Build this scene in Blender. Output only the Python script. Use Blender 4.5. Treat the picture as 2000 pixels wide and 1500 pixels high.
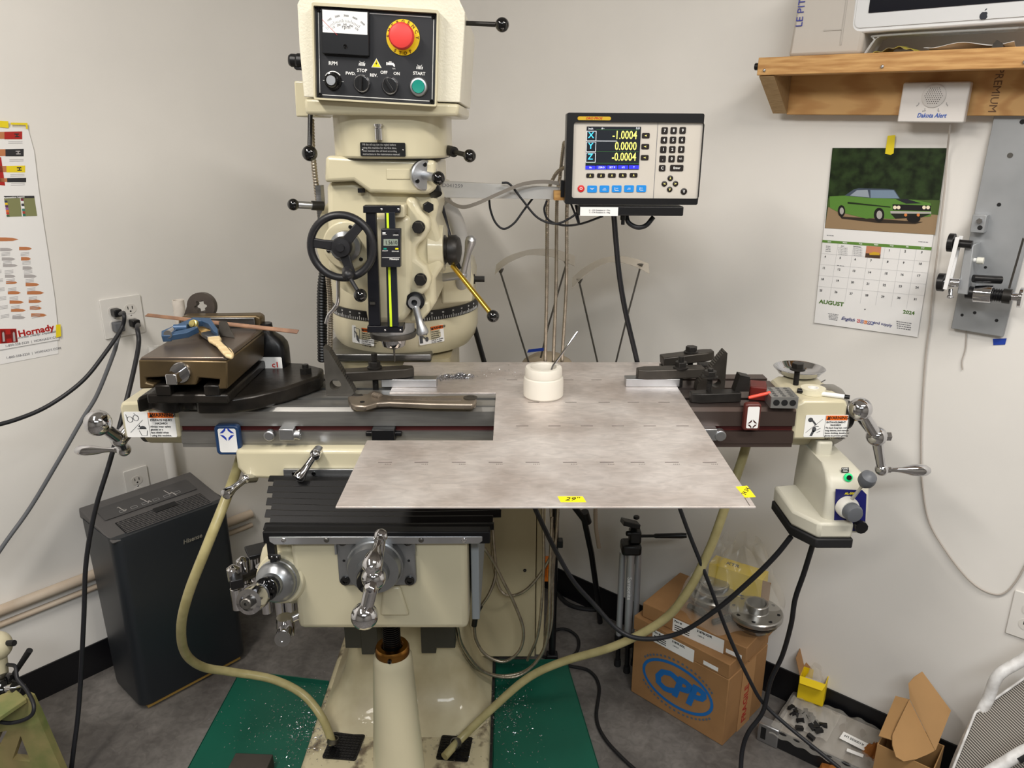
import bpy, math, random
from mathutils import Matrix, Vector, Euler
random.seed(7)
SC = bpy.context.scene
for _o in list(bpy.data.objects): bpy.data.objects.remove(_o)
COL = SC.collection
# ------------------------------------------------------------------ camera
CAM_H, FPX, PITCH = 1.6, 1500.0, math.atan(.325)
cd = bpy.data.cameras.new('camera'); cam = bpy.data.objects.new('camera', cd); COL.objects.link(cam)
cd.sensor_width = 36.0; cd.lens = 27.0; cd.clip_start = .02
cam.location = (0, 0, CAM_H); cam.rotation_euler = (math.pi/2 - PITCH, 0, 0)
SC.camera = cam
# ------------------------------------------------------------------ world and lights
wd = bpy.data.worlds.new('world'); SC.world = wd; wd.use_nodes = True
wd.node_tree.nodes['Background'].inputs[0].default_value = (.80, .82, .86, 1)
wd.node_tree.nodes['Background'].inputs[1].default_value = .08
def area(name, loc, target, size, sizey, power, col):
    l = bpy.data.lights.new(name, 'AREA'); l.shape = 'RECTANGLE'; l.size = size; l.size_y = sizey
    l.energy = power; l.color = col
    o = bpy.data.objects.new(name, l); COL.objects.link(o); o.location = loc
    o.rotation_euler = (Vector(target)-Vector(loc)).to_track_quat('-Z', 'Y').to_euler()
    return o
area('ceiling_light_right', (1.0, .30, 2.66), (1.0, .36, 0), 1.2, .25, 34, (1, .94, .865))
area('ceiling_light_left', (-1.05, .40, 2.66), (-1.05, .47, 0), .25, 1.2, 36, (1, .94, .865))
area('ceiling_light_back', (.1, -1.2, 2.66), (.1, -.9, 0), 1.6, .4, 46, (.93, .97, 1))
vs = SC.view_settings
vs.view_transform = 'Standard'; vs.look = 'None'; vs.gamma = 1; vs.use_curve_mapping = False; vs.exposure = 0.2
# ------------------------------------------------------------------ placing helpers
_c, _s = math.cos(PITCH), math.sin(PITCH)
def ray(x, y):
    xc, yc = (x-1000)/FPX, (y-750)/FPX
    return Vector((xc, _c-yc*_s, -(_s+yc*_c)))
O_ = Vector((0, 0, CAM_H))
def at(x, y, D):
    r = ray(x, y); return O_ + r*(D/r.y)
def atz(x, y, z):
    r = ray(x, y); return O_ + r*((z-CAM_H)/r.z)
def mpp(y, D): return D/(_c-(y-750)/FPX*_s)/FPX
AR, AL = math.radians(-41), math.radians(48.5)
def _ax(a): return Vector((math.cos(a), math.sin(a), 0))
DR, DL = _ax(AR), _ax(AL)
NR, NL = Vector((DR.y, -DR.x, 0)), Vector((DL.y, -DL.x, 0))
RO, LO = Vector((.169, 2.444, 0)), Vector((-1.29, 2.015, 0))
def onp(x, y, o, n):
    r = ray(x, y); return O_ + r*((o-O_).dot(n)/r.dot(n))
def onR(x, y, off=0.0): return onp(x, y, RO+NR*off, NR)
def onL(x, y, off=0.0): return onp(x, y, LO+NL*off, NL)
# ------------------------------------------------------------------ materials
def lin(c):
    return tuple((v/255/12.92 if v/255 <= .04045 else ((v/255+.055)/1.055)**2.4) for v in c)
MATS = {}
def mat(name, rgb, rough=.5, metal=0, var=0, vs=8, bump=0, bs=120, rgb2=None, spec=.5, stretch=None, emit=0, alpha=1, trans=0, coat=0, wood=0, ior=1.45, detail=4, contrast=(.35,.65), fine=None):
    if name in MATS: return MATS[name]
    m = bpy.data.materials.new(name); m.use_nodes = True; nt = m.node_tree; b = nt.nodes['Principled BSDF']
    c = lin(rgb)+(1,)
    b.inputs['Base Color'].default_value = c; b.inputs['Roughness'].default_value = rough
    b.inputs['Metallic'].default_value = metal; b.inputs['Specular IOR Level'].default_value = spec
    b.inputs['Alpha'].default_value = alpha; b.inputs['Transmission Weight'].default_value = trans
    b.inputs['Coat Weight'].default_value = coat; b.inputs['IOR'].default_value = ior
    if emit: b.inputs['Emission Color'].default_value = c; b.inputs['Emission Strength'].default_value = emit
    if var or rgb2 or bump or wood:
        tc = nt.nodes.new('ShaderNodeTexCoord'); mp = nt.nodes.new('ShaderNodeMapping')
        nt.links.new(tc.outputs['Object'], mp.inputs['Vector'])
        if stretch: mp.inputs['Scale'].default_value = stretch
    if wood:
        w = nt.nodes.new('ShaderNodeTexWave'); w.inputs['Scale'].default_value = wood; w.inputs['Distortion'].default_value = 7
        w.inputs['Detail'].default_value = 3; w.inputs['Detail Scale'].default_value = .7; w.wave_type = 'RINGS'; w.rings_direction = 'Y'
        nt.links.new(mp.outputs[0], w.inputs['Vector'])
        cr = nt.nodes.new('ShaderNodeValToRGB'); cr.color_ramp.elements[0].color = lin(rgb2)+(1,); cr.color_ramp.elements[1].color = c
        cr.color_ramp.elements[1].position = .6
        nt.links.new(w.outputs['Fac'], cr.inputs[0]); nt.links.new(cr.outputs[0], b.inputs['Base Color'])
    elif var or rgb2:
        n = nt.nodes.new('ShaderNodeTexNoise'); n.inputs['Scale'].default_value = vs; n.inputs['Detail'].default_value = detail
        nt.links.new(mp.outputs[0], n.inputs['Vector'])
        cr = nt.nodes.new('ShaderNodeValToRGB'); c2 = lin(rgb2) if rgb2 else tuple(v*(1-var) for v in c[:3])
        cr.color_ramp.elements[0].position, cr.color_ramp.elements[1].position = contrast
        cr.color_ramp.elements[0].color = tuple(c2)+(1,); cr.color_ramp.elements[1].color = c
        nt.links.new(n.outputs['Fac'], cr.inputs[0]); nt.links.new(cr.outputs[0], b.inputs['Base Color'])
    if fine:
        fs_, fa_, fst = fine; src = b.inputs['Base Color'].links[0].from_socket
        m2 = nt.nodes.new('ShaderNodeMapping'); m2.inputs['Scale'].default_value = fst; nt.links.new(tc.outputs['Object'], m2.inputs['Vector'])
        n2 = nt.nodes.new('ShaderNodeTexNoise'); n2.inputs['Scale'].default_value = fs_; n2.inputs['Detail'].default_value = 6; n2.inputs['Distortion'].default_value = 1.2
        nt.links.new(m2.outputs[0], n2.inputs['Vector'])
        r2 = nt.nodes.new('ShaderNodeMapRange'); r2.inputs[1].default_value = .3; r2.inputs[2].default_value = .7; r2.inputs[3].default_value = 1-fa_; r2.inputs[4].default_value = 1+fa_*.4
        nt.links.new(n2.outputs['Fac'], r2.inputs[0])
        vm = nt.nodes.new('ShaderNodeVectorMath'); vm.operation = 'SCALE'; nt.links.new(src, vm.inputs[0]); nt.links.new(r2.outputs[0], vm.inputs['Scale']); nt.links.new(vm.outputs[0], b.inputs['Base Color'])
    if bump:
        n = nt.nodes.new('ShaderNodeTexNoise'); n.inputs['Scale'].default_value = bs; n.inputs['Detail'].default_value = 3
        nt.links.new(mp.outputs[0], n.inputs['Vector'])
        bp = nt.nodes.new('ShaderNodeBump'); bp.inputs['Strength'].default_value = bump; bp.inputs['Distance'].default_value = .002
        nt.links.new(n.outputs['Fac'], bp.inputs['Height']); nt.links.new(bp.outputs[0], b.inputs['Normal'])
    MATS[name] = m
    return m
# ------------------------------------------------------------------ mesh builder
def frame(o, x, y):
    x = Vector(x).normalized(); y = Vector(y); y = (y - x*y.dot(x)).normalized(); z = x.cross(y)
    m = Matrix((x, y, z)).transposed().to_4x4(); m.translation = Vector(o); return m
def fx(o): return frame(o, (1,0,0), (0,0,1))          # a face turned towards -Y
def spline(pts, k=6):
    pts = [Vector(p) for p in pts]
    if len(pts) < 3 or k < 2: return pts
    out = []; P = [pts[0]*2-pts[1]]+pts+[pts[-1]*2-pts[-2]]
    for i in range(1, len(P)-2):
        a, b, c, d = P[i-1], P[i], P[i+1], P[i+2]
        for j in range(k):
            t = j/k
            out.append(.5*((2*b)+(c-a)*t+(2*a-5*b+4*c-d)*t*t+(3*b-a-3*c+d)*t**3))
    out.append(pts[-1]); return out
def rrect(x0, x1, y0, y1, r, n=5):
    r = min(r, (x1-x0)/2.001, (y1-y0)/2.001); o = []
    for cx, cy, a in ((x1-r, y1-r, 0), (x0+r, y1-r, 90), (x0+r, y0+r, 180), (x1-r, y0+r, 270)):
        for i in range(n+1):
            t = math.radians(a+90*i/n); o.append((cx+r*math.cos(t), cy+r*math.sin(t)))
    return o
def circ(cx, cy, r, n=24, ry=None): return [(cx+r*math.cos(2*math.pi*i/n), cy+(ry or r)*math.sin(2*math.pi*i/n)) for i in range(n)]
ICU = {}
WARP = None      # bends flat prints round a curved casting
CAM_SHRINK = None      # scaling about the camera, used while the machine's lower half is drawn
class G:
    def __init__(s): s.v = []; s.f = []; s.mi = []; s.cur = 0
    def add(s, vs_, fs):
        b = len(s.v); s.v += [Vector(q) for q in vs_]; s.f += [tuple(i+b for i in q) for q in fs]; s.mi += [s.cur]*len(fs); return s
    def bx(s, x0, x1, y0, y1, z0, z1, M=None):
        vs_ = [Vector(q) for q in ((x0,y0,z0),(x1,y0,z0),(x1,y1,z0),(x0,y1,z0),(x0,y0,z1),(x1,y0,z1),(x1,y1,z1),(x0,y1,z1))]
        if M: vs_ = [M @ q for q in vs_]
        return s.add(vs_, [(3,2,1,0),(4,5,6,7),(0,1,5,4),(1,2,6,5),(2,3,7,6),(3,0,4,7)])
    def box(s, c, d, rot=None):
        M = Matrix.Translation(Vector(c)) @ (Euler([math.radians(a) for a in rot]).to_matrix().to_4x4() if rot else Matrix())
        return s.bx(-d[0]/2, d[0]/2, -d[1]/2, d[1]/2, -d[2]/2, d[2]/2, M)
    def lathe(s, prof, o=(0,0,0), ax=(0,0,1), n=32):
        ax = Vector(ax).normalized(); t = Vector((1,0,0)) if abs(ax.x) < .9 else Vector((0,1,0))
        u = ax.cross(t).normalized(); w = ax.cross(u); o = Vector(o)
        rings = []; vs_ = []; fs = []
        for r, h in prof:
            if r < 1e-6: rings.append([len(vs_)]); vs_.append(o+ax*h)
            else:
                rings.append(list(range(len(vs_), len(vs_)+n)))
                vs_ += [o+ax*h+(u*math.cos(2*math.pi*i/n)+w*math.sin(2*math.pi*i/n))*r for i in range(n)]
        for a, b in zip(rings, rings[1:]):
            if len(a) == 1 and len(b) == 1: continue
            for i in range(n):
                j = (i+1) % n
                if len(a) == 1: fs.append((a[0], b[i], b[j])[::-1])
                elif len(b) == 1: fs.append((a[i], b[0], a[j])[::-1])
                else: fs.append((a[i], b[i], b[j], a[j])[::-1])
        return s.add(vs_, fs)
    def cyl(s, p0, p1, r0, r1=None, n=24):
        p0, p1 = Vector(p0), Vector(p1); L = (p1-p0).length; r1 = r0 if r1 is None else r1
        return s.lathe([(0,0),(r0,0),(r1,L),(0,L)], p0, p1-p0, n)
    def sph(s, c, r, n=24, m=12, sc=(1,1,1)):
        vs0 = len(s.v); s.lathe([(r*math.sin(math.pi*i/m), -r*math.cos(math.pi*i/m)) for i in range(m+1)], (0,0,0), (0,0,1), n)
        for i in range(vs0, len(s.v)): q = s.v[i]; s.v[i] = Vector((q.x*sc[0], q.y*sc[1], q.z*sc[2]))+Vector(c)
        return s
    def tube(s, pts, r, n=10, k=6, caps=True):
        rs = None
        P = spline(pts, k)
        if isinstance(r, (list, tuple)):
            rs = []; m = len(r)-1
            for i in range(len(P)):
                t = i/(len(P)-1)*m; a = min(int(t), m-1); rs.append(r[a]+(r[a+1]-r[a])*(t-a))
        vs_ = []; fs = []; N = None
        for i, q in enumerate(P):
            T = (P[min(i+1, len(P)-1)]-P[max(i-1, 0)]).normalized()
            if N is None: N = T.orthogonal().normalized()
            N = (N-T*N.dot(T)).normalized(); B = T.cross(N); rr = rs[i] if rs else r
            vs_ += [q+(N*math.cos(2*math.pi*j/n)+B*math.sin(2*math.pi*j/n))*rr for j in range(n)]
        for i in range(len(P)-1):
            for j in range(n): fs.append((i*n+j, i*n+(j+1)%n, (i+1)*n+(j+1)%n, (i+1)*n+j))
        if caps: fs.append(tuple(range(n))[::-1]); fs.append(tuple(range((len(P)-1)*n, len(P)*n)))
        return s.add(vs_, fs)
    def prism(s, poly, h, M=None, h0=0.0):
        M = M or Matrix(); n = len(poly)
        ar = sum(poly[i][0]*poly[(i+1)%n][1]-poly[(i+1)%n][0]*poly[i][1] for i in range(n))
        if ar < 0: poly = poly[::-1]
        vs_ = [M @ Vector((a, b, h0)) for a, b in poly]+[M @ Vector((a, b, h0+h)) for a, b in poly]
        return s.add(vs_, [tuple(range(n))[::-1], tuple(range(n, 2*n))]+[(i, (i+1)%n, n+(i+1)%n, n+i) for i in range(n)])
    def loft(s, secs, caps=True):
        n = len(secs[0]); vs_ = [q for sec in secs for q in sec]; fs = []
        for i in range(len(secs)-1):
            for j in range(n): fs.append((i*n+j, i*n+(j+1)%n, (i+1)*n+(j+1)%n, (i+1)*n+j))
        if caps: fs.append(tuple(range(n))[::-1]); fs.append(tuple(range((len(secs)-1)*n, len(secs)*n)))
        return s.add(vs_, fs)
    def sheet(s, fn, nu, nv, th=0.0):
        """fn(u, v) -> point; a thin sheet with real thickness th"""
        V = [[Vector(fn(i/nu, j/nv)) for j in range(nv+1)] for i in range(nu+1)]
        vs_ = [V[i][j] for i in range(nu+1) for j in range(nv+1)]; W = nv+1
        fs = [(i*W+j, (i+1)*W+j, (i+1)*W+j+1, i*W+j+1) for i in range(nu) for j in range(nv)]
        if th:
            B = len(vs_)
            nn = []
            for i in range(nu+1):
                for j in range(nv+1):
                    a = V[min(i+1,nu)][j]-V[max(i-1,0)][j]; b = V[i][min(j+1,nv)]-V[i][max(j-1,0)]
                    q = a.cross(b); nn.append(q.normalized() if q.length > 1e-12 else Vector((0,0,1)))
            vs_ += [p-q*th for p, q in zip(vs_, nn)]
            fs += [tuple(i+B for i in q)[::-1] for q in fs[:nu*nv]]
            ring = [i*W for i in range(nu+1)]+[nu*W+j for j in range(1, W)]+[i*W+nv for i in range(nu-1, -1, -1)]+[j for j in range(nv-1, 0, -1)]
            for a, b in zip(ring, ring[1:]+ring[:1]): fs.append((b, a, a+B, b+B))
        return s.add(vs_, fs)
    def _curve(s, cu, M):
        o = bpy.data.objects.new('tmp', cu); me = bpy.data.meshes.new_from_object(o)
        s.add([M @ v.co for v in me.vertices], [tuple(p.vertices) for p in me.polygons])
        bpy.data.objects.remove(o); bpy.data.meshes.remove(me); bpy.data.curves.remove(cu); return s
    def text(s, body, size, M, align='CENTER', bold=0.0, ext=.0003, shear=0, sx=1.0, sp=1.0):
        cu = bpy.data.curves.new('t', 'FONT'); cu.body = body; cu.size = size; cu.align_x = align; cu.align_y = 'CENTER'
        cu.offset = bold*size; cu.extrude = ext; cu.shear = shear; cu.resolution_u = 2; cu.space_character = sp
        return s._curve(cu, M @ Matrix.Diagonal((sx, 1, 1, 1)))
    def shape(s, polys, h, M, bev=0):
        """flat shape with holes, thickness h centred on the frame"""
        cu = bpy.data.curves.new('s', 'CURVE'); cu.dimensions = '2D'; cu.fill_mode = 'BOTH'; cu.extrude = h/2
        for P in polys:
            sp = cu.splines.new('POLY'); sp.points.add(len(P)-1); sp.use_cyclic_u = True
            for q, (a, b) in zip(sp.points, P): q.co = (a, b, 0, 1)
        return s._curve(cu, M)
    def xf(s, M): s.v = [M @ q for q in s.v]; return s
    def build(s, name, m, parent=None, w=True, bev=0, smooth=38, seg=2, **kw):
        me = bpy.data.meshes.new(name)
        V = [CAM_SHRINK @ q for q in s.v] if CAM_SHRINK else s.v
        if WARP: V = [WARP(q) for q in V]
        if parent is not None and w:
            I = WM[parent.name].inverted(); V = [I @ q for q in V]
        me.from_pydata([tuple(q) for q in V], [], s.f)
        for q in (m if isinstance(m, (list, tuple)) else [m]): me.materials.append(q)
        if isinstance(m, (list, tuple)): me.polygons.foreach_set('material_index', s.mi)
        if smooth:
            me.polygons.foreach_set('use_smooth', [True]*len(me.polygons)); me.set_sharp_from_angle(angle=math.radians(smooth))
        me.update()
        o = bpy.data.objects.new(name, me); COL.objects.link(o)
        if parent is not None: o.parent = parent; WM[o.name] = WM[parent.name]
        else: WM[o.name] = Matrix()
        if bev:
            b = o.modifiers.new('bevel', 'BEVEL'); b.width = bev; b.segments = seg; b.limit_method = 'ANGLE'; b.angle_limit = math.radians(40); b.harden_normals = False
        for k_, v_ in kw.items(): o[k_] = v_
        return o
WM = {}
def thing(name, label, cat, loc=(0,0,0), rot=(0,0,0), group=None, M=None):
    o = bpy.data.objects.new(name, None); COL.objects.link(o); o.empty_display_size = .05
    if M is None: M = Matrix.Translation(Vector(loc)) @ Euler(rot).to_matrix().to_4x4()
    o.matrix_world = M; WM[o.name] = M.copy()
    o['label'] = label; o['category'] = cat
    if group: o['group'] = group
    return o
def tag(o, label, cat, group=None):
    o['label'] = label; o['category'] = cat
    if group: o['group'] = group
    return o
def recenter(o):
    """move a one-mesh thing's origin to the base of its shape"""
    me = o.data; n = len(me.vertices)
    lo = Vector((min(v.co.x for v in me.vertices), min(v.co.y for v in me.vertices), min(v.co.z for v in me.vertices)))
    hi = Vector((max(v.co.x for v in me.vertices), max(v.co.y for v in me.vertices), max(v.co.z for v in me.vertices)))
    c = Vector(((lo.x+hi.x)/2, (lo.y+hi.y)/2, lo.z)); me.transform(Matrix.Translation(-c)); o.location = o.location+c; return o
def one(g, name, m, label, cat, group=None, **kw):
    o = g.build(name, m, None, **kw); recenter(o); WM[o.name] = Matrix.Translation(o.location)
    return tag(o, label, cat, group)
def struct(g, name, m, parent=None, **kw):
    o = g.build(name, m, parent, **kw)
    if parent is None: o['kind'] = 'structure'
    return o
# shared materials
CREAM = mat('cream_enamel', (203, 195, 166), .32, var=.05, vs=6, bump=.06, bs=90, coat=.3)
CREAMT = mat('cream_textured', (226, 221, 202), .35, bump=.35, bs=260, coat=.2)
CHROME = mat('chrome', (205, 205, 208), .07, 1)
STEEL = mat('ground_steel', (150, 150, 150), .34, 1, var=.25, vs=30, stretch=(1, 12, 12))
DSTEEL = mat('dull_steel', (120, 118, 114), .42, 1, var=.3, vs=14)
ALU = mat('aluminium', (190, 192, 195), .38, 1, var=.12, vs=20)
BOXIDE = mat('black_oxide', (44, 42, 40), .42, .35, var=.35, vs=40)
BLACK = mat('black_plastic', (18, 18, 20), .35)
BLACKG = mat('black_gloss', (10, 10, 11), .1, coat=.5)
RUBBER = mat('black_rubber', (22, 22, 24), .6)
WHITE = mat('white_print', (238, 238, 236), .6)
BLKINK = mat('black_ink', (16, 16, 18), .6)
GREYINK = mat('grey_ink', (120, 120, 124), .6)
YTAPE = mat('yellow_tape', (243, 226, 24), .5)
ORANGE = mat('warning_orange', (236, 112, 30), .5)
CORDBLK = mat('cord_black', (24, 25, 30), .5)
WIRES = mat('steel_conduit', (184, 174, 158), .35, .9, var=.3, vs=60)
CARD = mat('cardboard', (158, 118, 76), .8, var=.12, vs=14, bump=.05)
CLEAR = mat('clear_plastic', (235, 235, 230), .12, trans=.0, alpha=.16, spec=.9)
# ================================================================== room
WALLM = mat('painted_wall', (228, 225, 220), .6, var=.05, vs=3, bump=.12, bs=40)
FLOORM = mat('concrete', (120, 116, 112), .55, rgb2=(84, 80, 77), vs=5, bump=.15, bs=60, detail=8, fine=(40,.25,(1,1,1)))
BASEM = mat('baseboard_vinyl', (14, 14, 18), .4)
COR = Vector((-.449, 2.97, 0))
# exact meeting line of the two walls
_k = ((LO-RO).dot(NL))/DR.dot(NL); COR = RO+DR*_k
g = G(); g.bx(-6, 6, -5, 5, -.1, 0); struct(g, 'floor', FLOORM)
def wallbox(o, d, n, a, b, th, z0, z1):
    g = G(); p = [o+d*a, o+d*b, o+d*b-n*th, o+d*a-n*th]
    g.add([q+Vector((0,0,z0)) for q in p]+[q+Vector((0,0,z1)) for q in p], [(3,2,1,0),(4,5,6,7),(0,1,5,4),(1,2,6,5),(2,3,7,6),(3,0,4,7)]); return g
struct(wallbox(COR, DR, NR, 0, 4.6, .12, 0, 2.7), 'wall_right', WALLM)
struct(wallbox(COR, DL, NL, -4.6, 0, .12, 0, 2.7), 'wall_left', WALLM)
g = G(); g.bx(-5, 5, -4, 3.2, 2.7, 2.8); struct(g, 'ceiling', mat('ceiling_paint', (205, 203, 200), .8))
struct(wallbox(COR-DL*4.6, DR, DL, 0, 4.6, .12, 0, 2.7), 'wall_back', mat('garage_wall', (138, 134, 128), .7))
struct(wallbox(COR+DR*4.6, -DL, -DR, 0, 4.6, .12, 0, 2.7), 'wall_front', mat('garage_wall', (138, 134, 128), .7))
struct(wallbox(COR+NR*.006, DR, NR, 0.006, 4.5, .005, 0, .104), 'baseboard_right', BASEM)
struct(wallbox(COR+NL*.006, DL, NL, -4.5, -.006, .005, 0, .104), 'baseboard_left', BASEM)
# ================================================================== milling machine, lower half
MX = -.30; TZ = .972; TY0, TY1 = 1.752, 2.03
TX0, TX1 = -.812, .69
mill = thing('milling_machine', 'cream enamelled knee milling machine standing in the corner', 'milling machine', (-.28, 1.8, 0))
SHRINK_K = .853     # lower half shrunk about the camera; offset below keeps the camera point fixed
CAM_SHRINK = Matrix.Translation((0, 0, .2352)) @ Matrix.Scale(SHRINK_K, 4)
BROWNST = mat('table_steel', (172, 171, 168), .36, .85, var=.2, vs=10, stretch=(1, 10, 10))
def _table_mat():  # blends the steel grey into brown towards the table's right end
    m = BROWNST; nt = m.node_tree; b = nt.nodes['Principled BSDF']
    src = b.inputs['Base Color'].links[0].from_socket
    tc = nt.nodes.new('ShaderNodeTexCoord'); sx = nt.nodes.new('ShaderNodeSeparateXYZ'); nt.links.new(tc.outputs['Object'], sx.inputs[0])
    mr = nt.nodes.new('ShaderNodeMapRange'); mr.inputs[1].default_value = .42; mr.inputs[2].default_value = .72
    nt.links.new(sx.outputs[0], mr.inputs[0])
    mx = nt.nodes.new('ShaderNodeMix'); mx.data_type = 'RGBA'; mx.inputs[7].default_value = lin((104, 90, 85))+(1,)
    nt.links.new(mr.outputs[0], mx.inputs[0]); nt.links.new(src, mx.inputs[6]); nt.links.new(mx.outputs[2], b.inputs['Base Color'])
_table_mat()
def lever(parent, a, b, name='lock_lever', r=.008, m=CHROME, hub=None, hubr=.011):
    """clamping lever: hub and a handle thickening to the tip"""
    g = G(); a, b = Vector(a), Vector(b); d = b-a
    g.lathe([(0,0),(r*.75,0),(r*.7,d.length*.35),(r*.8,d.length*.6),(r*1.25,d.length*.85),(r*1.15,d.length*.95),(r*.5,d.length*1.0),(0,d.length*1.0)], a, d, 16)
    g.sph(a, hubr, 16, 8)
    if hub is not None: g.cyl(a, hub, hubr*.95, n=16)
    return g.build(name, m, parent)
def ball_crank(parent, ball, hub, end, tip, br=.03, hr=.021, er=.016, name='crank', hmax=.0135):
    g = G(); ball, hub, end, tip = map(Vector, (ball, hub, end, tip))
    g.sph(ball, br, 28, 16); g.cyl(ball, hub, .0125, .0155, 20); g.sph(hub, hr, 24, 12); g.cyl(hub, end, .0145, .0105, 20); g.sph(end, er, 24, 12)
    o = g.build(name, CHROME, parent)
    h = G(); d = tip-end; L = d.length
    h.lathe([(0,er*.6),(.0085,er*.6),(.0085,er*1.3),(.0062,er*1.4),(.0058,er*1.9),(.0072,L*.4),(hmax*.9,L*.62),(hmax,L*.78),(hmax*.9,L*.9),(hmax*.5,L*.985),(0,L)], end, d, 24)
    h.build('handle', CHROME, o)
    return o
def hexnut(g, c, ax, r, h, rot=0):
    ax = Vector(ax).normalized(); u = ax.orthogonal().normalized(); u.rotate(Matrix.Rotation(rot, 3, ax))
    M = frame(c, u, ax.cross(u)); g.prism([(r*math.cos(math.pi*i/3), r*math.sin(math.pi*i/3)) for i in range(6)], h, M)
def socket_bolt(parent, c, ax, r=.0075, name='bolt', m=BLACKG, h=.006):
    g = G(); ax = Vector(ax).normalized()
    g.lathe([(0,0),(r,0),(r,h*.85),(r*.9,h),(r*.5,h),(r*.45,h*.4),(0,h*.4)], c, ax, 18)
    return g.build(name, m, parent)
DWAY = mat('way_casting', (62, 62, 58), .5, .3)
# knee
KF = 1.45; KX0, KX1 = -.474, -.096; KZ0, KZ1 = .556, .796
g = G(); g.bx(KX0, KX1, KF, 2.165, KZ0, KZ1); knee = g.build('knee', CREAM, mill, bev=.012, seg=3)
g = G(); g.prism([(-.30+.012, .60), (-.30+.075, .60), (-.30+.058, .672), (-.30+.022, .672)], .012, fx((0, KF, 0))); g.build('knee_boss', CREAM, knee, bev=.004)
# angled housing for the elevating crank on the knee's left
A0 = at(610, 1105, 1.66); A1 = at(546, 1131, 1.45); ad = (at(496, 1168, 1.33)-A1).normalized(); A0 = A1-ad*.19; AL_ = .19
g = G(); g.lathe([(0,-.04),(.105,-.04),(.098,.04),(.074,.13),(.058,AL_-.02),(.055,AL_-.004),(.052,AL_),(0,AL_)], A0, ad, 40); g.build('elevating_housing', CREAM, knee)
g = G(); g.prism([(-.474,.797),(-.474,.60),(-.53,.64),(-.56,.70),(-.548,.735),(-.505,.785)], .22, frame((0, KF+.25, 0), (1,0,0), (0,0,1))); g.build('housing_web', CREAM, knee, bev=.012)
g = G(); g.lathe([(0,0),(.046,0),(.046,.016),(.044,.018),(.044,.024),(.041,.03),(.036,.036),(.026,.042),(.0235,.056),(.02,.07),(0,.07)], A1, ad, 40)
el = g.build('elevating_dial', mat('satin_dial', (150, 153, 156), .32, .9), knee)
g = G(); g.lathe([(0,.05),(.024,.05),(.025,.056),(.025,.07),(.021,.072),(0,.072)], A1, ad, 24)
for i in range(8):
    a = i*math.pi/4; u = ad.orthogonal().normalized(); u.rotate(Matrix.Rotation(a, 3, ad)); g.box(A1+ad*.073+u*.018, (.007,.007,.007))
g.build('clutch_ring', BLACKG, el)
c2 = A1+ad*.105
g = G(); g.lathe([(0,-.02),(.016,-.03),(.02,-.004),(.027,.006),(.027,.026),(.026,.044),(.018,.046),(.017,.038),(0,.038)], c2, ad, 28)
for i in range(8):
    u = ad.orthogonal().normalized(); u.rotate(Matrix.Rotation(i*math.pi/4, 3, ad)); t = ad.cross(u)
    g.prism([(-.004,.0), (.004,.0), (.004,.009), (-.004,.009)], .006, frame(c2+ad*.043+u*.0165, t, u))
g.build('clutch_hub', CHROME, el)
g = G(); g.lathe([(0,.03),(.011,.03),(.011,.056),(.009,.058),(.003,.058),(.003,.05),(0,.05)], c2, ad, 20); g.build('shaft_end', DSTEEL, el)
# index plate with two rivets on the housing
g = G(); g.box(at(536, 1088, 1.405), (.026,.006,.011), (10,0,-12)); ip = g.build('index_plate', BLACK, el)
for dx in (-5, 5):
    g = G(); g.sph(at(536+dx, 1088, 1.401), .0022, 8, 6); g.build('rivet', CHROME, ip)
# crossfeed dial on its square plate
c = at(737, 1090, KF); px = .001145
g = G(); g.prism(rrect(-.083, .083, -.06, .062, .012), .012, fx(c)); pl = g.build('crossfeed_plate', mat('plate_grey', (142, 143, 144), .38, .7, var=.12, vs=20), knee, bev=.002)
for dx in (-.069, .069):
    for dz in (-.047, .049): socket_bolt(pl, c+Vector((dx, -.012, dz)), (0,-1,0), .0105, h=.005)
    g = G(); g.cyl(c+Vector((dx, -.0122, .001)), c+Vector((dx, -.0126, .001)), .003, n=12); g.build('pin_hole', BLKINK, pl)
g = G(); g.lathe([(0,.01),(.060,.01),(.060,.034),(.057,.036),(.056,.043),(.053,.052),(.035,.056),(.033,.07),(.027,.072),(0,.072)], c, (0,-1,0), 48); g.build('crossfeed_dial', MATS['satin_dial'], pl)
g = G(); g.lathe([(0,.07),(.028,.07),(.029,.085),(.026,.098),(0,.098)], c, (0,-1,0), 24); g.build('clutch', BLACKG, pl)
hub = at(730, 1128, KF-.125)
g = G(); g.cyl(c+Vector((0,-.09,0)), hub, .014, n=20); g.build('shaft', BOXIDE, pl)
ck = ball_crank(knee, at(712, 1203, KF-.14), hub, at(744, 1046, KF-.13), at(723, 1116, KF-.225), .0275, .0245, .0135, 'crossfeed_crank', .019)
g = G(); g.lathe([(0,.0),(.012,.0),(.012,.024),(.009,.028),(.005,.029),(.0045,.024),(0,.024)], at(728, 1135, KF-.135), (-.05,-1,-.15), 6); g.build('hub_nut', CHROME, ck)
# knee lock lever hanging under the left corner
g = G(); p = at(556, 1205, 1.46); q = at(552, 1247, 1.40)
g.lathe([(0,0),(.018,0),(.02,.02),(.018,.045),(0,.048)], p+Vector((0,0,-.045)), (0,0,1), 20); g.cyl(p+Vector((0,0,-.03)), q, .016, .017, 20)
g.cyl(p+Vector((.0,0,-.01)), p+Vector((.09,.05,.01)), .011, n=16); kl = g.build('knee_lock', CHROME, knee)
g = G(); g.lathe([(0,0),(.0165,0),(.0165,.005),(.006,.005),(.006,.003),(0,.003)], q, q-(p+Vector((0,0,-.03))), 20); g.build('lock_cap', CHROME, kl)
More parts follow.
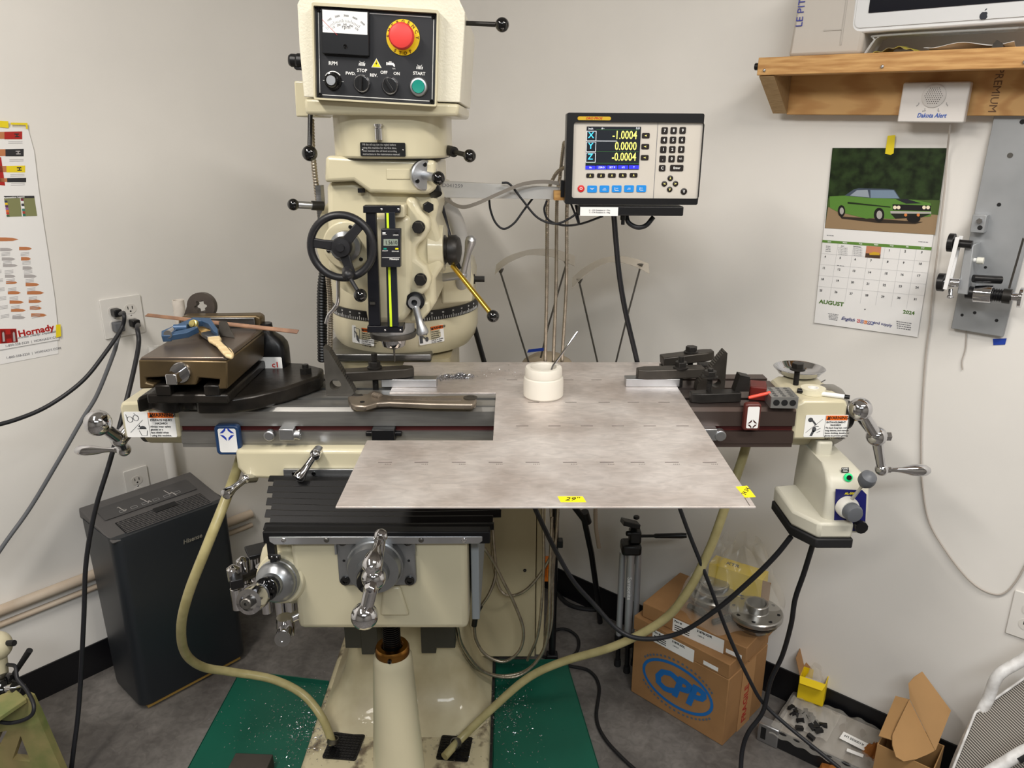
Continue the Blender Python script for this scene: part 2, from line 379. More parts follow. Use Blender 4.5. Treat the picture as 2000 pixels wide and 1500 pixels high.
# way wiper cover on the right of the knee
g = G(); g.bx(KX1+.004, KX1+.022, KF+.06, 2.03, .54, .80); g.build('way_cover', mat('grey_cover', (138, 144, 148), .5), knee, bev=.002)
# saddle
g = G(); M = fx((0,0,0))
g.prism([(-.672,.872),(-.672,.825),(-.652,.797),(-.56,.793),(.05,.793),(.08,.82),(.08,.872)], .33, frame((0, 2.05, 0), (1,0,0), (0,0,1)))
saddle = g.build('saddle', CREAM, mill, bev=.008, seg=3)
g = G(); g.bx(-.556, .05, 1.709, 1.72, .806, .826); st = g.build('wiper_strip', ALU, saddle, bev=.001)
for x in (-.53, -.482, -.33, -.18, -.03): socket_bolt(st, (x, 1.709, .816), (0,-1,0), .0052, h=.003)
lever(saddle, at(616, 888, 1.70), at(580, 938, 1.655), 'saddle_lock', .0115, hub=at(622, 880, 1.735), hubr=.014)
lever(saddle, at(480, 935, 1.70), at(438, 968, 1.63), 'saddle_lock', .0115, hub=at(497, 934, 1.73), hubr=.012)
# bellows way cover: pleats as real folds, one part per pleat
BEL = mat('bellows_rubber', (13, 13, 15), .5, var=.3, vs=6, spec=.3)
n = 9
for i in range(n):
    t = i/n; y1 = 1.716-(1.716-1.452)*t; y0 = 1.716-(1.716-1.452)*(t+1/n)
    lo = .806-.004*math.sin(t*3); x0 = -.588+.068*t+(.012 if i % 2 else 0); x1 = .02-.066*t-(.01 if i % 2 else 0)
    g = G()
    def fn(u, v, y0=y0, y1=y1, lo=lo, x0=x0, x1=x1, i=i):
        x = x0+(x1-x0)*u; sag = .008*math.sin(math.pi*u)*(1 if 3 <= i <= 6 else .3)
        z = lo+(.011 if i not in (0, n-1) else .007)*(1-abs(2*v-1.1)/1.1)-sag*.4
        return (x, y0+(y1-y0)*v-sag*.5, z)
    g.sheet(fn, 14, 8, .002); g.build('bellows_pleat', BEL, saddle, smooth=30)
g = G(); g.bx(-.522, -.046, 1.43, 1.455, .782, .81); hd = g.build('bellows_end', BEL, saddle, bev=.002)
g = G(); g.prism([(-.508,.789),(-.498,.782),(-.07,.784),(-.062,.79),(-.062,.801),(-.508,.80)], .003, fx((0, 1.43, 0))); cs = g.build('clamp_strip', ALU, saddle, bev=.0008)
for i, x in enumerate((-.478, -.388, -.287, -.19, -.10)):
    g = G(); g.sph((x, 1.4265, .793), .0058, 14, 8, (1,.5,1)); g.build('rivet', DSTEEL if i % 2 else CHROME, cs)
g = G(); g.bx(-.518, -.502, 1.437, 1.452, .745, .785); g.cyl((-.51, 1.444, .71), (-.51, 1.444, .75), .007, n=12); g.build('bellows_post', BLACK, saddle)
for x in (c.x-.083, c.x+.083):
    g = G(); g.bx(x-.002, x+.002, KF-.02, KF, c.z+.02, .786); g.bx(min(x, x+(.03 if x > c.x else -.03)), max(x, x+(.03 if x > c.x else -.03)), KF-.02, KF, .783, .787)
    g.build('bellows_bracket', MATS['plate_grey'], saddle)
# table with three real T-slots
def tprof():
    p = [(TY0+.004, TZ)]
    for yc in (1.812, 1.891, 1.97):
        p += [(yc-.009, TZ), (yc-.009, TZ-.02), (yc-.016, TZ-.02), (yc-.016, TZ-.034), (yc+.016, TZ-.034), (yc+.016, TZ-.02), (yc+.009, TZ-.02), (yc+.009, TZ)]
    p += [(TY1-.012, TZ), (TY1-.012, TZ-.018), (TY1, TZ-.018), (TY1, .885), (TY1-.02, .872), (TY0+.012, .872), (TY0+.012, .866), (TY0+.003, .866), (TY0+.003, .877), (TY0, .877), (TY0, .908), (TY0+.012, .908), (TY0+.012, .923), (TY0, .923), (TY0, TZ-.012), (TY0+.01, TZ-.004), (TY0+.01, TZ)]
    return p[1:]
g = G(); g.prism(tprof(), TX1-TX0, frame((TX0, 0, 0), (0,1,0), (0,0,1))); table = g.build('table', BROWNST, mill, smooth=20)
g = G(); g.bx(TX0+.002, TX1-.002, TY0+.009, TY0+.0125, .9085, .9225); g.build('groove_insert', mat('maroon_strip', (72, 16, 15), .5), table)
g = G(); g.bx(TX0+.01, TX1-.004, TY1+.0005, TY1+.03, .93, .95); g.build('coolant_channel', DSTEEL, table)
# end bracket, left
BX0, BX1 = -.948, TX0+.002
g = G(); g.prism([(BX0+.006,.986),(BX0,.972),(BX0,.893),(BX1,.893),(BX1,.975),(BX1-.02,.99)], .20, frame((0, 1.945, 0), (1,0,0), (0,0,1)))
lb = g.build('end_bracket', CREAM, mill, bev=.006)
g = G(); g.lathe([(0,0),(.052,0),(.06,.012),(.06,.11),(0,.11)], (BX1-.002, 1.845, .905), (-1,0,0), 36); g.build('bearing_housing', CREAM, lb)
g = G(); g.lathe([(0,.11),(.058,.11),(.058,.125),(.04,.128),(.036,.15),(0,.15)], (BX1, 1.845, .905), (-1,0,0), 36); g.build('collar', DSTEEL, lb)
g = G(); g.lathe([(0,.14),(.026,.14),(.028,.158),(.022,.175),(0,.175)], (BX1, 1.845, .905), (-1,0,0), 24); g.build('clutch', BOXIDE, lb)
ball_crank(lb, at(191, 826, 1.70), at(233, 856, 1.80), at(242, 878, 1.87), at(146, 880, 1.88), .031, .022, .018, 'table_crank', .0145)
g = G(); g.cyl(at(236, 856, 1.80), (BX1-.15, 1.845, .905), .018, n=20); g.build('shaft', CHROME, lb)
# end bracket, right
RX0, RX1 = TX1-.002, .815
g = G(); g.prism([(RX0,.975),(RX0,.885),(RX1-.022,.885),(RX1,.90),(RX1,.975),(RX1-.006,.988),(RX0+.02,.988)], .20, frame((0, 1.955, 0), (1,0,0), (0,0,1)))
rb = g.build('end_bracket', CREAM, mill, bev=.006)
g = G(); g.lathe([(0,0),(.05,0),(.06,.012),(.06,.115),(0,.115)], (RX0-.01, 1.855, .895), (1,0,0), 36); g.build('bearing_housing', CREAM, rb)
g = G(); g.lathe([(0,.10),(.075,.10),(.078,.11),(.078,.135),(.07,.15),(.045,.155),(0,.155)], (RX0, 1.855, .915), (1,0,0), 40); g.build('graduated_dial', mat('dial_steel', (165, 162, 156), .4, .8), rb)
g = G(); g.lathe([(0,.15),(.036,.15),(.04,.16),(.036,.178),(.03,.182),(0,.182)], (RX0, 1.855, .915), (1,0,0), 28); g.build('clutch', BLACK, rb)
g = G(); g.lathe([(0,.18),(.017,.18),(.017,.21),(0,.21)], (RX0, 1.855, .915), (1,0,0), 20); g.build('bushing', mat('brass', (196, 160, 70), .3, 1), rb)
hubp = at(1712, 852, 1.80)
ball_crank(rb, at(1680, 799, 1.77), hubp, at(1722, 917, 1.80), at(1817, 919, 1.80), .0285, .0255, .0165, 'table_crank', .016)
g = G(); g.cyl((RX0+.205, 1.855, .915), hubp, .014, n=20); g.build('shaft', CHROME, rb)
g = G(); hexnut(g, hubp+Vector((.02,0,0)), (1,0,0), .012, .014); g.build('crank_nut', CHROME, rb)
# warning stickers
def sticker(parent, M, w, h, title, lines, pic, tw=.52):
    g = G(); g.prism(rrect(-w/2, w/2, -h/2, h/2, h*.06), .0006, M); s = g.build('warning_sticker', WHITE, parent, smooth=0)
    x0 = w/2-w*tw
    g = G(); g.prism([(x0, h*.26), (w*.48, h*.26), (w*.48, h*.47), (x0, h*.47)], .0003, M, .0006); g.build('warning_band', ORANGE, s, smooth=0)
    g = G(); T = lambda x, y: M @ Matrix.Translation((x, y, .001))
    g.text('WARNING!', h*.19, T(x0+w*tw*.57, h*.365), bold=.02, sx=.95)
    g.prism([(x0+w*.02, h*.29), (x0+w*.10, h*.29), (x0+w*.06, h*.44)], .0003, M, .0009)
    hd, bd = lines
    y = h*.17
    for l in hd: g.text(l, h*.105, T(x0+w*tw*.47, y), bold=.015); y -= h*.125
    for l in bd: g.text(l, h*.098, T(x0+w*.012, y), 'LEFT', bold=.012); y -= h*.118
    g.bx(x0-w*.012, x0-w*.007, -h*.47, h*.47, .0006, .001, M)
    g.build('lettering', BLKINK, s, smooth=0)
    g = G()
    for P in pic: g.prism([(a*w, b*h) for a, b in P], .0003, M, .0006)
    g.build('pictogram', mat('picto_grey', (70, 72, 76), .6), s, smooth=0)
    return s
def line2(a, b, t=.012):
    dx, dy = b[0]-a[0], b[1]-a[1]; L = math.hypot(dx, dy); nx, ny = -dy/L*t/2, dx/L*t/2
    return [(a[0]+nx, a[1]+ny), (b[0]+nx, b[1]+ny), (b[0]-nx, b[1]-ny), (a[0]-nx, a[1]-ny)]
glasses = []
for cx, cy in ((-.39,.2), (-.27,.26)):
    o = circ(cx, cy, .055, 14, .11)
    for i in range(14): glasses.append(line2(o[i], o[(i+1) % 14], .014))
glasses += [line2((-.44,.2),(-.46,.4)), line2((-.22,.3),(-.3,.44)), line2((-.42,-.32),(-.14,.18), .01)]
shield = [circ(-.16,-.18,.07,16,.13)[0:9], line2((-.27,-.17),(-.1,-.17),.02), line2((-.24,-.24),(-.2,-.44)), line2((-.08,-.24),(-.1,-.44)), line2((-.2,-.44),(-.1,-.44)), [(-.25,-.1),(-.2,-.1),(-.22,.0)]]
sticker(lb, frame(at(294, 829, 1.7445), (1,0,0), (0,0,1)), .122, .066, 'W', (('EYE/FACE INJURY','HAZARD!'), ('Always wear safety','glasses or a','face shield when','using this machine.')), glasses+shield)
ent = [circ(-.38,.28,.06,12,.1), line2((-.33,.25),(-.24,.05),.05), line2((-.27,.0),(-.17,-.02),.03), line2((-.46,-.3),(-.1,.3),.01), circ(-.27,-.15,.05,12,.12), line2((-.28,-.2),(-.33,-.45),.06), line2((-.24,-.2),(-.12,-.1),.015), line2((-.2,-.3),(-.12,-.22),.015)]
sticker(rb, frame(at(1613, 832, 1.7545), (1,0,0), (0,0,1)), .104, .058, 'W', (('ENTANGLEMENT','HAZARD!'), ('Tie back long hair, roll up','long sleeves, and remove','loose clothing, jewelry, or','gloves to prevent getting','caught in moving parts.')), ent)
# table stops in the front groove
g = G(); g.lathe([(0,0),(.011,0),(.013,.004),(.013,.02),(.012,.022),(0,.022)], at(530, 846, 1.75), (0,-1,0), 20)
g.box(at(562, 846, 1.742), (.036,.026,.03)); ts = g.build('table_stop', ALU, table, bev=.005)
g = G(); g.cyl(at(575, 849, 1.74), at(583, 849, 1.74), .011, n=16); g.tube([at(578, 849, 1.74), at(588, 849, 1.74)], .004); g.cyl(at(583, 849, 1.74), at(587, 849, 1.74), .013, n=18); g.build('plunger', ALU, ts)
g = G(); g.box(at(750, 848, 1.742), (.056,.03,.034)); g.box(at(750, 847, 1.742), (.088,.012,.012)); g.build('table_stop', BLACK, table, bev=.002)
g = G(); g.lathe([(0,0),(.012,0),(.014,.004),(.014,.022),(.012,.024),(0,.024)], at(1403, 845, 1.75), (0,-1,0), 20); g.box(at(1382, 846, 1.742), (.04,.026,.03)); g.build('table_stop', ALU, table, bev=.004)
CAM_SHRINK = None
for x0, x1, zb in ((-.444, -.40, .297), (-.402, -.357, .276), (-.242, -.203, .280), (-.206, -.151, .297)):
    g = G(); g.bx(x0, x1, 1.73, 1.85, zb, .8); g.build('column_way', DWAY, mill, bev=.002)
# base, flared column and screw pedestal, standing on the floor
CX = -.295
g = G(); g.bx(CX-.25, CX+.235, 1.10, 2.30, 0, .06); base = g.build('base', mat('cream_dirty', (196, 186, 154), .45, rgb2=(112, 100, 82), vs=26, contrast=(.36,.5), bump=.1, detail=9), mill, bev=.018, seg=3)
def rsec(z, hw, y0, y1, r, n=5): return [Vector((CX+a, b, z)) for a, b in rrect(-hw, hw, y0, y1, r, n)]
g = G(); g.loft([rsec(*q) for q in ((.056,.235,1.66,2.26,.10),(.075,.225,1.70,2.25,.10),(.11,.20,1.745,2.24,.08),(.16,.18,1.775,2.23,.06),(.25,.16,1.80,2.22,.05),(.38,.148,1.82,2.21,.04),(.52,.142,1.835,2.20,.03),(1.066,.14,1.84,2.20,.03))])
g.build('column', mat('cream_column', (200, 191, 160), .4, rgb2=(176, 164, 132), vs=9, bump=.06, coat=.2), mill)
SX, SY = -.252, 1.365
g = G(); g.lathe([(0,.055),(.098,.055),(.098,.075),(.082,.08),(.07,.095),(.064,.15),(.056,.27),(.0415,.54),(.0405,.553),(.036,.561),(0,.561)], (SX, SY, 0), (0,0,1), 40)
g.build('screw_pedestal', CREAM, mill)
for a in (35, 145, 215, 325):
    socket_bolt(mill, (SX+.088*math.cos(math.radians(a)), SY+.088*math.sin(math.radians(a)), .074), (0,0,1), .006)
g = G(); g.lathe([(0,.555),(.035,.555),(.036,.561),(.036,.575),(.033,.58),(.024,.581),(.018,.575),(0,.575)], (SX, SY, 0), (0,0,1), 36)
nutc = g.build('screw_nut', mat('bronze', (150, 106, 52), .25, 1), mill); socket_bolt(nutc, (SX, SY-.0355, .568), (0,-1,0), .0045)
g = G(); pr = []; z = .575
while z < .715: pr += [(.016, z), (.019, z+.001), (.019, z+.0026), (.016, z+.0036)]; z += .005
g.lathe([(0,.575)]+pr+[(0,z)], (SX, SY, 0), (0,0,1), 24); g.build('elevating_screw', mat('oily_screw', (52, 50, 48), .22, .9), mill)
# ================================================================== milling machine, turret and head
PLYZ = []
def pk(pts, D): return [(q.x, q.z) for q in (at(a, b, D) for a, b in pts)]
def fprism(name, pts, D0, D1, m=CREAM, parent=mill, bev=.006, seg=3, Dp=None):
    g = G(); g.prism(pk(pts, Dp or D0), D1-D0, frame((0, D1, 0), (1,0,0), (0,0,1))); return g.build(name, m, parent, bev=bev, seg=seg)
UX, UY = -.285, 2.015
g = G(); g.bx(-.475, -.20, 1.826, 2.2, 1.064, 1.084); g.build("column_cap", STEEL, mill, bev=.003)
g = G(); g.lathe([(0,1.0745),(.172,1.0745),(.187,1.096),(.1935,1.122),(.1935,1.162),(.189,1.168),(0,1.168)], (UX, UY, 0), (0,0,1), 72); turret = g.build('turret', CREAM, mill)
g = G(); g.lathe([(0,1.166),(.195,1.166),(.195,1.190),(0,1.190)], (UX, UY, 0), (0,0,1), 72); ring = g.build('swivel_scale', BLACK, turret)
g = G()
for i in range(-44, 45):
    a = math.radians(-90+i*1.8); h = .010 if i % 5 == 0 else .006
    d = Vector((math.cos(a), math.sin(a), 0)); g.box(Vector((UX, UY, 1.1675+h/2))+d*.1954, (.0009,.0009,h), (0,0,math.degrees(a)))
for i in range(-8, 9):
    a = math.radians(-90+i*9); d = Vector((math.cos(a), math.sin(a), 0)); t = Vector((-math.sin(a), math.cos(a), 0))
    g.text(str(abs(i*10)), .006, frame(Vector((UX, UY, 1.1835))+d*.1954, t, (0,0,1)))
g.build('graduations', WHITE, ring, smooth=0, kind='stuff')
g = G(); g.lathe([(0,1.188),(.190,1.188),(.190,1.235),(.176,1.265),(.146,1.285),(0,1.285)], (UX, UY, 0), (0,0,1), 64); g.build('turret_top', CREAM, turret)
g = G(); g.bx(UX-.095, UX+.095, 1.70, 2.5, 1.27, 1.47); g.build('ram', CREAM, mill, bev=.02)
g = G(); g.cyl((UX, 1.62, 1.385), (UX, 1.85, 1.385), .125, .13, 40); g.build('ram_adapter', CREAM, mill)
# pinion box on the turret's right with hex shaft and silver lever
fprism('pinion_box', [(862,520),(918,520),(925,545),(922,590),(862,595)], 1.80, 1.99, parent=turret)
g = G(); p = at(918, 545, 1.84); g.prism([(.008*math.cos(math.pi*i/3), .008*math.sin(math.pi*i/3)) for i in range(6)], .035, frame(p, (0,1,0), (0,0,1)))
g.cyl(p-Vector((.01,0,0)), p+Vector((.012,0,0)), .012, n=20); g.build('hex_shaft', BOXIDE, turret)
lever(turret, at(904, 537, 1.70), at(921, 462, 1.66), 'ram_lock', .0095, ALU, hub=at(865, 542, 1.72), hubr=.010)
# quill head
head = fprism('head_casting', [(637,356),(690,352),(720,365),(850,375),(856,400),(850,430),(862,465),(866,520),(850,545),(852,590),(838,612),(818,634),(718,634),(712,600),(692,560),(640,530)], 1.555, 1.74, bev=.012)
fprism('speed_housing', [(635,304),(850,313),(852,368),(838,380),(722,377),(690,354),(633,357)], 1.53, 1.78, parent=head, bev=.008)
fprism('blank_plate', [(755,330),(801,330),(801,350),(755,350)], 1.528, 1.532, parent=head, bev=.001)
g = G(); g.prism([(q[0]-.238, q[1]) for q in rrect(-.111, .111, 1.515, 1.78, .075, 8)], .085, Matrix.Translation((0,0,1.556))); neck = g.build('neck', CREAM, mill, bev=.005)
g = G(); g.prism([(q[0]-.238, q[1]) for q in rrect(-.108, .106, 1.52, 1.78, .07, 8)], .002, Matrix.Translation((0,0,1.5545))); g.build('joint_line', BLKINK, neck)
fprism('quill_boss', [(724,420),(803,420),(806,560),(800,612),(786,632),(726,632)], 1.515, 1.57, parent=head, bev=.013)
fprism('clamp_rib', [(792,385),(812,388),(822,410),(838,428),(841,448),(828,468),(812,482),(812,505),(832,520),(842,545),(838,566),(822,578),(795,584)], 1.522, 1.57, parent=head, bev=.009)
fprism('gib_lobe', [(808,592),(838,588),(840,608),(822,628),(800,630)], 1.53, 1.60, parent=head, bev=.006)
g = G(); g.cyl(at(840, 485, 1.60), at(868, 485, 1.60), .052, .047, 36); g.build('feed_housing', CREAM, head)
for x, y in ((818,443),(822,545)):
    g = G(); c = at(x, y, 1.52); g.cyl(c, c+Vector((0,-.006,0)), .0125, n=24); g.cyl(c, c+Vector((0,-.016,0)), .0098, n=6); hexnut(g, c+Vector((0,-.006,0)), (0,-1,0), .0115, .012, .2); g.build('clamp_bolt', BOXIDE, head, bev=.0006)
g = G(); c = at(835, 404, 1.54); g.cyl(c, c+Vector((.004,-.014,.0)), .011, n=6); g.build('square_plug', BLACK, head, bev=.001)
for x, y in ((706,376),(768,375)):
    g = G(); c = at(x, y, 1.545); hexnut(g, c, (0,0,1), .008, .008); g.build('cap_screw', BLACK, head)
# feed gearbox behind the hand wheel
g = G(); c = at(680, 478, 1.55); g.cyl(c, c+Vector((0,-.014,0)), .048, n=40); gb = g.build('gear_cover', CREAM, head, bev=.003)
for a in (75, 195, 315): socket_bolt(gb, c+Vector((.038*math.cos(math.radians(a)), -.014, .038*math.sin(math.radians(a)))), (0,-1,0), .004, h=.002)
g = G(); g.lathe([(0,0),(.03,0),(.03,.02),(.022,.026),(.014,.06),(.012,.085),(0,.085)], c+Vector((0,-.012,0)), (0,-1,0), 32); g.build('gear_sleeve', MATS['satin_dial'], gb)
g = G(); g.cyl(at(640, 484, 1.54), at(655, 484, 1.54), .008, n=16); g.build('trip_plunger', CHROME, gb)
# hand wheel
wc = at(668, 482, 1.445); R_ = .0585
g = G()
n1, n2 = 48, 12; vs_ = []; fs = []
for i in range(n1):
    a = 2*math.pi*i/n1
    for j in range(n2):
        b = 2*math.pi*j/n2; rr = R_+.0072*math.cos(b); vs_.append(wc+Vector((rr*math.cos(a), .0085*math.sin(b), rr*math.sin(a))))
        fs.append((i*n2+j, ((i+1)%n1)*n2+j, ((i+1)%n1)*n2+(j+1)%n2, i*n2+(j+1)%n2))
g.add(vs_, fs)
hw = g.build('hand_wheel', mat('wheel_black', (30, 30, 33), .42), mill)
g = G(); g.lathe([(0,-.004),(.019,-.004),(.019,.008),(.017,.012),(.008,.013),(.007,.017),(0,.017)], wc, (0,-1,0), 28); g.build('hub', MATS['wheel_black'], hw)
for a in (48, 172, 285):
    a = math.radians(a); d = Vector((math.cos(a), 0, math.sin(a))); t = Vector((-math.sin(a), 0, math.cos(a)))
    g = G(); g.loft([[wc+d*r+t*(w*u)+Vector((0, .004*v, 0)) for u, v in ((-1,-1),(1,-1),(1,1),(-1,1))] for r, w in ((.012,.010),(.035,.0085),(.058,.009))]); g.build('spoke', MATS['wheel_black'], hw, bev=.002)
k = at(680, 537, 1.425)
g = G(); g.cyl(at(678, 528, 1.445), k, .0095, .011, 20); g.sph(k, .011, 18, 10); g.cyl(k, at(701, 572, 1.41), .0042, .0036, 14); g.build('handle_arm', MATS['wheel_black'], hw)
g = G(); g.sph(at(704, 577, 1.41), .0125, 22, 14); g.build('ball_knob', BLACKG, hw)
# quill, spindle nose and bit
QX, QY = -.2545, 1.60
g = G(); g.lathe([(0,1.20),(.046,1.20),(.046,1.235),(.05,1.24),(.05,1.262),(0,1.262)], (QX, QY, 0), (0,0,1), 40); g.build('quill_collar', ALU, head)
g = G(); g.lathe([(0,1.188),(.048,1.188),(.05,1.193),(.05,1.20),(0,1.20)], (QX, QY, 0), (0,0,1), 40); g.build('spindle_flange', DSTEEL, head)
g = G(); g.lathe([(0,1.162),(.015,1.162),(.024,1.168),(.0265,1.178),(.0265,1.19),(0,1.19)], (QX, QY, 0), (0,0,1), 32); sp = g.build('spindle_nose', CHROME, head)
g = G(); g.lathe([(0,1.128),(.0012,1.132),(.002,1.135),(.002,1.163),(0,1.163)], (QX, QY, 0), (0,0,1), 10); g.build('engraving_bit', DSTEEL, sp)
# control levers with black balls
def ball_lever(a, b, r=.004, br=.0125, m=BLACK, base=None, parent=mill, name='shift_lever'):
    g = G(); g.cyl(a, b, r, n=14)
    o = g.build(name, m, parent)
    g = G(); d = (Vector(b)-Vector(a)).normalized(); g.sph(Vector(b)+d*br*.8, br, 22, 14); g.build('ball_knob', BLACKG, o)
    if base: g = G(); g.cyl(Vector(a)-d*.01, Vector(a)+d*.014, base, n=20); g.build('socket', BOXIDE, o)
    return o
ball_lever(at(905, 45, 1.53), at(971, 48, 1.50), .0042, .0125, CHROME and BOXIDE)
ball_lever(at(606, 222, 1.56), at(605, 288, 1.53), .0045, .0148)
ball_lever(at(880, 295, 1.58), at(912, 303, 1.53), .0048, .0122, BLACK, .010)
ball_lever(at(622, 402, 1.60), at(582, 400, 1.58), .0075, .0118, ALU, .0095)
fl = at(826, 342, 1.535)
g = G(); ax = Vector((.55,-.8,-.02)); g.lathe([(0,0),(.0285,0),(.0285,.007),(.026,.009),(0,.009)], fl, ax, 36); fo = g.build('shift_flange', ALU, head)
for a in (90, 210, 330):
    u = Vector((.8,.55,0)); q = fl+ax.normalized()*.009+u.normalized()*(.02*math.cos(math.radians(a)))+Vector((0,0,.02*math.sin(math.radians(a)))); socket_bolt(fo, q, ax, .0042, h=.002)
ball_lever(fl, at(851, 347, 1.49), .0085, .0128, ALU, parent=mill)
g = G(); g.cyl(at(848, 365, 1.56), at(852, 380, 1.55), .012, n=16); g.build('knob_stub', BLACK, head)
g = G(); g.bx(*sorted((at(620,390,1.64).x, at(630,390,1.64).x)), 1.63, 1.66, at(625,432,1.64).z, at(625,362,1.64).z); g.build('side_strip', STEEL, head)
# quill feed hub, brass lever and lock
q0, q1 = at(866, 488, 1.60), at(884, 488, 1.575)
g = G(); d = (Vector((1,-.15,0))).normalized(); g.lathe([(0,-.004),(.03,-.004),(.03,.004),(.026,.006),(.026,.012),(.031,.014),(.031,.026),(.026,.033),(.015,.036),(0,.036)], q0, d, 36); fh = g.build('feed_hub', BOXIDE, mill)
a, b = at(884, 519, 1.585), at(957, 610, 1.50)
g = G(); g.cyl(a, b, .0052, n=16); fe = g.build('feed_lever', mat('brass_lever', (214, 178, 74), .28, 1), fh)
g = G(); g.sph(b+(b-a).normalized()*.011, .0125, 22, 14); g.build('ball_knob', BLACKG, fh)
rg = at(811, 588, 1.52)
g = G(); g.cyl(rg+Vector((0,.02,0)), rg+Vector((0,-.004,0)), .019, n=28); g.build('lock_seat', BLACK, head)
g = G(); g.lathe([(.006,0),(.0125,0),(.0125,.014),(.006,.014),(.006,0)], rg+Vector((0,-.002,0)), (0,-1,0), 28); ql = g.build('quill_lock', ALU, head)
lever(ql, rg+Vector((.002,-.012,-.010)), at(827, 655, 1.50), 'lever_arm', .010, ALU, hubr=.005)
g = G(); g.tube([at(660,545,1.60), at(660,588,1.60), at(652,604,1.60), at(642,616,1.60), at(637,632,1.60)], .0042, 12); g.build('bent_rod', CHROME, head)
# oil cup and black plate on the neck
g = G(); g.lathe([(0,0),(.008,0),(.008,.02),(.0065,.021),(.0065,.0235),(.009,.024),(.009,.028),(0,.028)], at(740, 273, 1.508), (0,0,1), 20); g.build('oil_cup', CHROME, neck)
pc = at(748, 292, 1.5135)
g = G(); g.prism(rrect(-.0425, .0425, -.0125, .0125, .002), .0015, frame(pc, (1,0,-.012), (0,0,1))); npl = g.build('name_plate', BLACK, neck)
g = G(); M = frame(pc+Vector((0,-.0017,0)), (1,0,-.012), (0,0,1))
for i, l in enumerate(('Fill the oil cup (on the right) before', 'using this machine for the first time,', 'then maintain the oil level according', 'instructions in the maintenance manual.')):
    g.text(l, .0051, M @ Matrix.Translation((-.038, .0085-.0057*i, 0)), 'LEFT', sx=.86)
g.build('lettering', mat('plate_print', (170, 170, 168), .5), npl, smooth=0)
for x in (-.038, .038):
    g = G(); g.sph(pc+Vector((x, -.002, -.0006)), .002, 10, 6); g.build('rivet', CHROME, npl)
# drive housing with the control panel
RT = math.radians(1.9)
hc = at(748, 116, 1.49)
HM = frame(hc, (math.cos(RT), 0, -math.sin(RT)), (math.sin(RT), 0, math.cos(RT)))   # x right, y up, z to the viewer
g = G(); P = [(-.145,-.068),(.139,-.068),(.139,-.066),(.146,.06),(.146,.082),(.135,.103),(.115,.108),(-.112,.108),(-.138,.104),(-.149,.085),(-.149,.02)]
g.prism(P, .36, HM, -.36); dh = g.build('drive_housing', CREAMT, mill, bev=.012, seg=3)
g = G(); g.prism([(-.145,-.098),(.136,-.092),(.138,-.0695),(-.146,-.0695)], .35, HM, -.352); g.build('housing_skirt', CREAM, dh, bev=.006)
fprism('cable_box', [(574,158),(612,158),(616,228),(578,228)], 1.56, 1.70, CREAM, dh, .003)
g = G(); g.cyl(at(905,47,1.53)-Vector((.012,0,0)), at(909,47,1.53), .008, n=6); g.build('lever_bush', DSTEEL, dh)
PW, PH = .214, .150
PMc = HM @ Matrix.Translation((-.0105, .0035, .012)) @ Matrix.Rotation(math.radians(-1.3), 4, 'Z')
g = G(); g.shape([rrect(-PW/2-.003, PW/2+.003, -PH/2-.003, PH/2+.005, .003), rrect(-PW/2, PW/2, -PH/2, PH/2, .002)], .03, PMc @ Matrix.Translation((0,0,-.006)))
g.build('panel_rim', CREAM, dh)
g = G(); g.prism(rrect(-PW/2, PW/2, -PH/2, PH/2, .002), .008, PMc, -.010); panel = g.build('control_panel', mat('panel_black', (32, 33, 37), .45), dh)
PF = PMc @ Matrix.Translation((0,0,-.002))
def uv(u, v, z=0.0): return PF @ Matrix.Translation(((u-.5)*PW, (.5-v)*PH, z))
g = G(); g.shape([rrect(-PW*.475, PW*.475, -PH*.465, PH*.465, .004), rrect(-PW*.475+.0011, PW*.475-.0011, -PH*.465+.0011, PH*.465-.0011, .0035)], .0004, PF @ Matrix.Translation((0,0,.0003))); g.build('border_line', WHITE, panel, smooth=0)
ZV = PF.to_3x3() @ Vector((0,0,1))
for u in (.03, .97):
    for v in (.035, .965): socket_bolt(panel, uv(u, v).translation, ZV, .0038, 'panel_screw', BLACKG, .0025)
g = G()
for u, v, t, s_ in ((.142,.605,'RPM',.0085),(.383,.665,'STOP',.0075),(.287,.705,'FWD.',.0072),(.48,.71,'REV.',.0072),(.565,.672,'OFF',.0072),(.672,.676,'ON',.0072),(.86,.66,'START',.0075)):
    g.text(t, s_, uv(u, v, .0004), bold=.02)
for u in (.383, .863):
    M = uv(u, .585, .0003)
    g.shape([[(-.0045,.0035),(-.003,.001),(.003,.001),(.0045,.0035),(.004,.0038),(.0026,.0018),(-.0026,.0018),(-.004,.0038)]], .0003, M)
    for i in range(5): g.prism([(-.006+i*.0024,-.004),(-.0045+i*.0024,-.004),(-.0038+i*.0024,.0005),(-.0053+i*.0024,.0005)], .0003, M)
M = uv(.62, .575, .0003)
for P in ([(-.0075,-.002),(-.0055,-.002),(-.0055,.003),(-.0075,.003)], [(-.005,-.0015),(.004,-.0015),(.006,-.004),(.0078,-.004),(.0075,-.0005),(.005,.0025),(-.005,.0025)], [(-.003,.003),(.002,.003),(.002,.0045),(-.003,.0045)], [(.004,-.006),(.005,-.006),(.0055,-.008),(.0045,-.008)], [(.007,-.006),(.008,-.006),(.0085,-.008),(.0075,-.008)]): g.prism(P, .0003, M)
a0, a1 = 40, 150; arc = [(.0168*math.cos(math.radians(a)), .0168*math.sin(math.radians(a))) for a in range(a0, a1+1, 10)]+[((.0125+.003*(a-a0)/110)*math.cos(math.radians(a)), (.0125+.003*(a-a0)/110)*math.sin(math.radians(a))) for a in range(a1, a0-1, -10)]
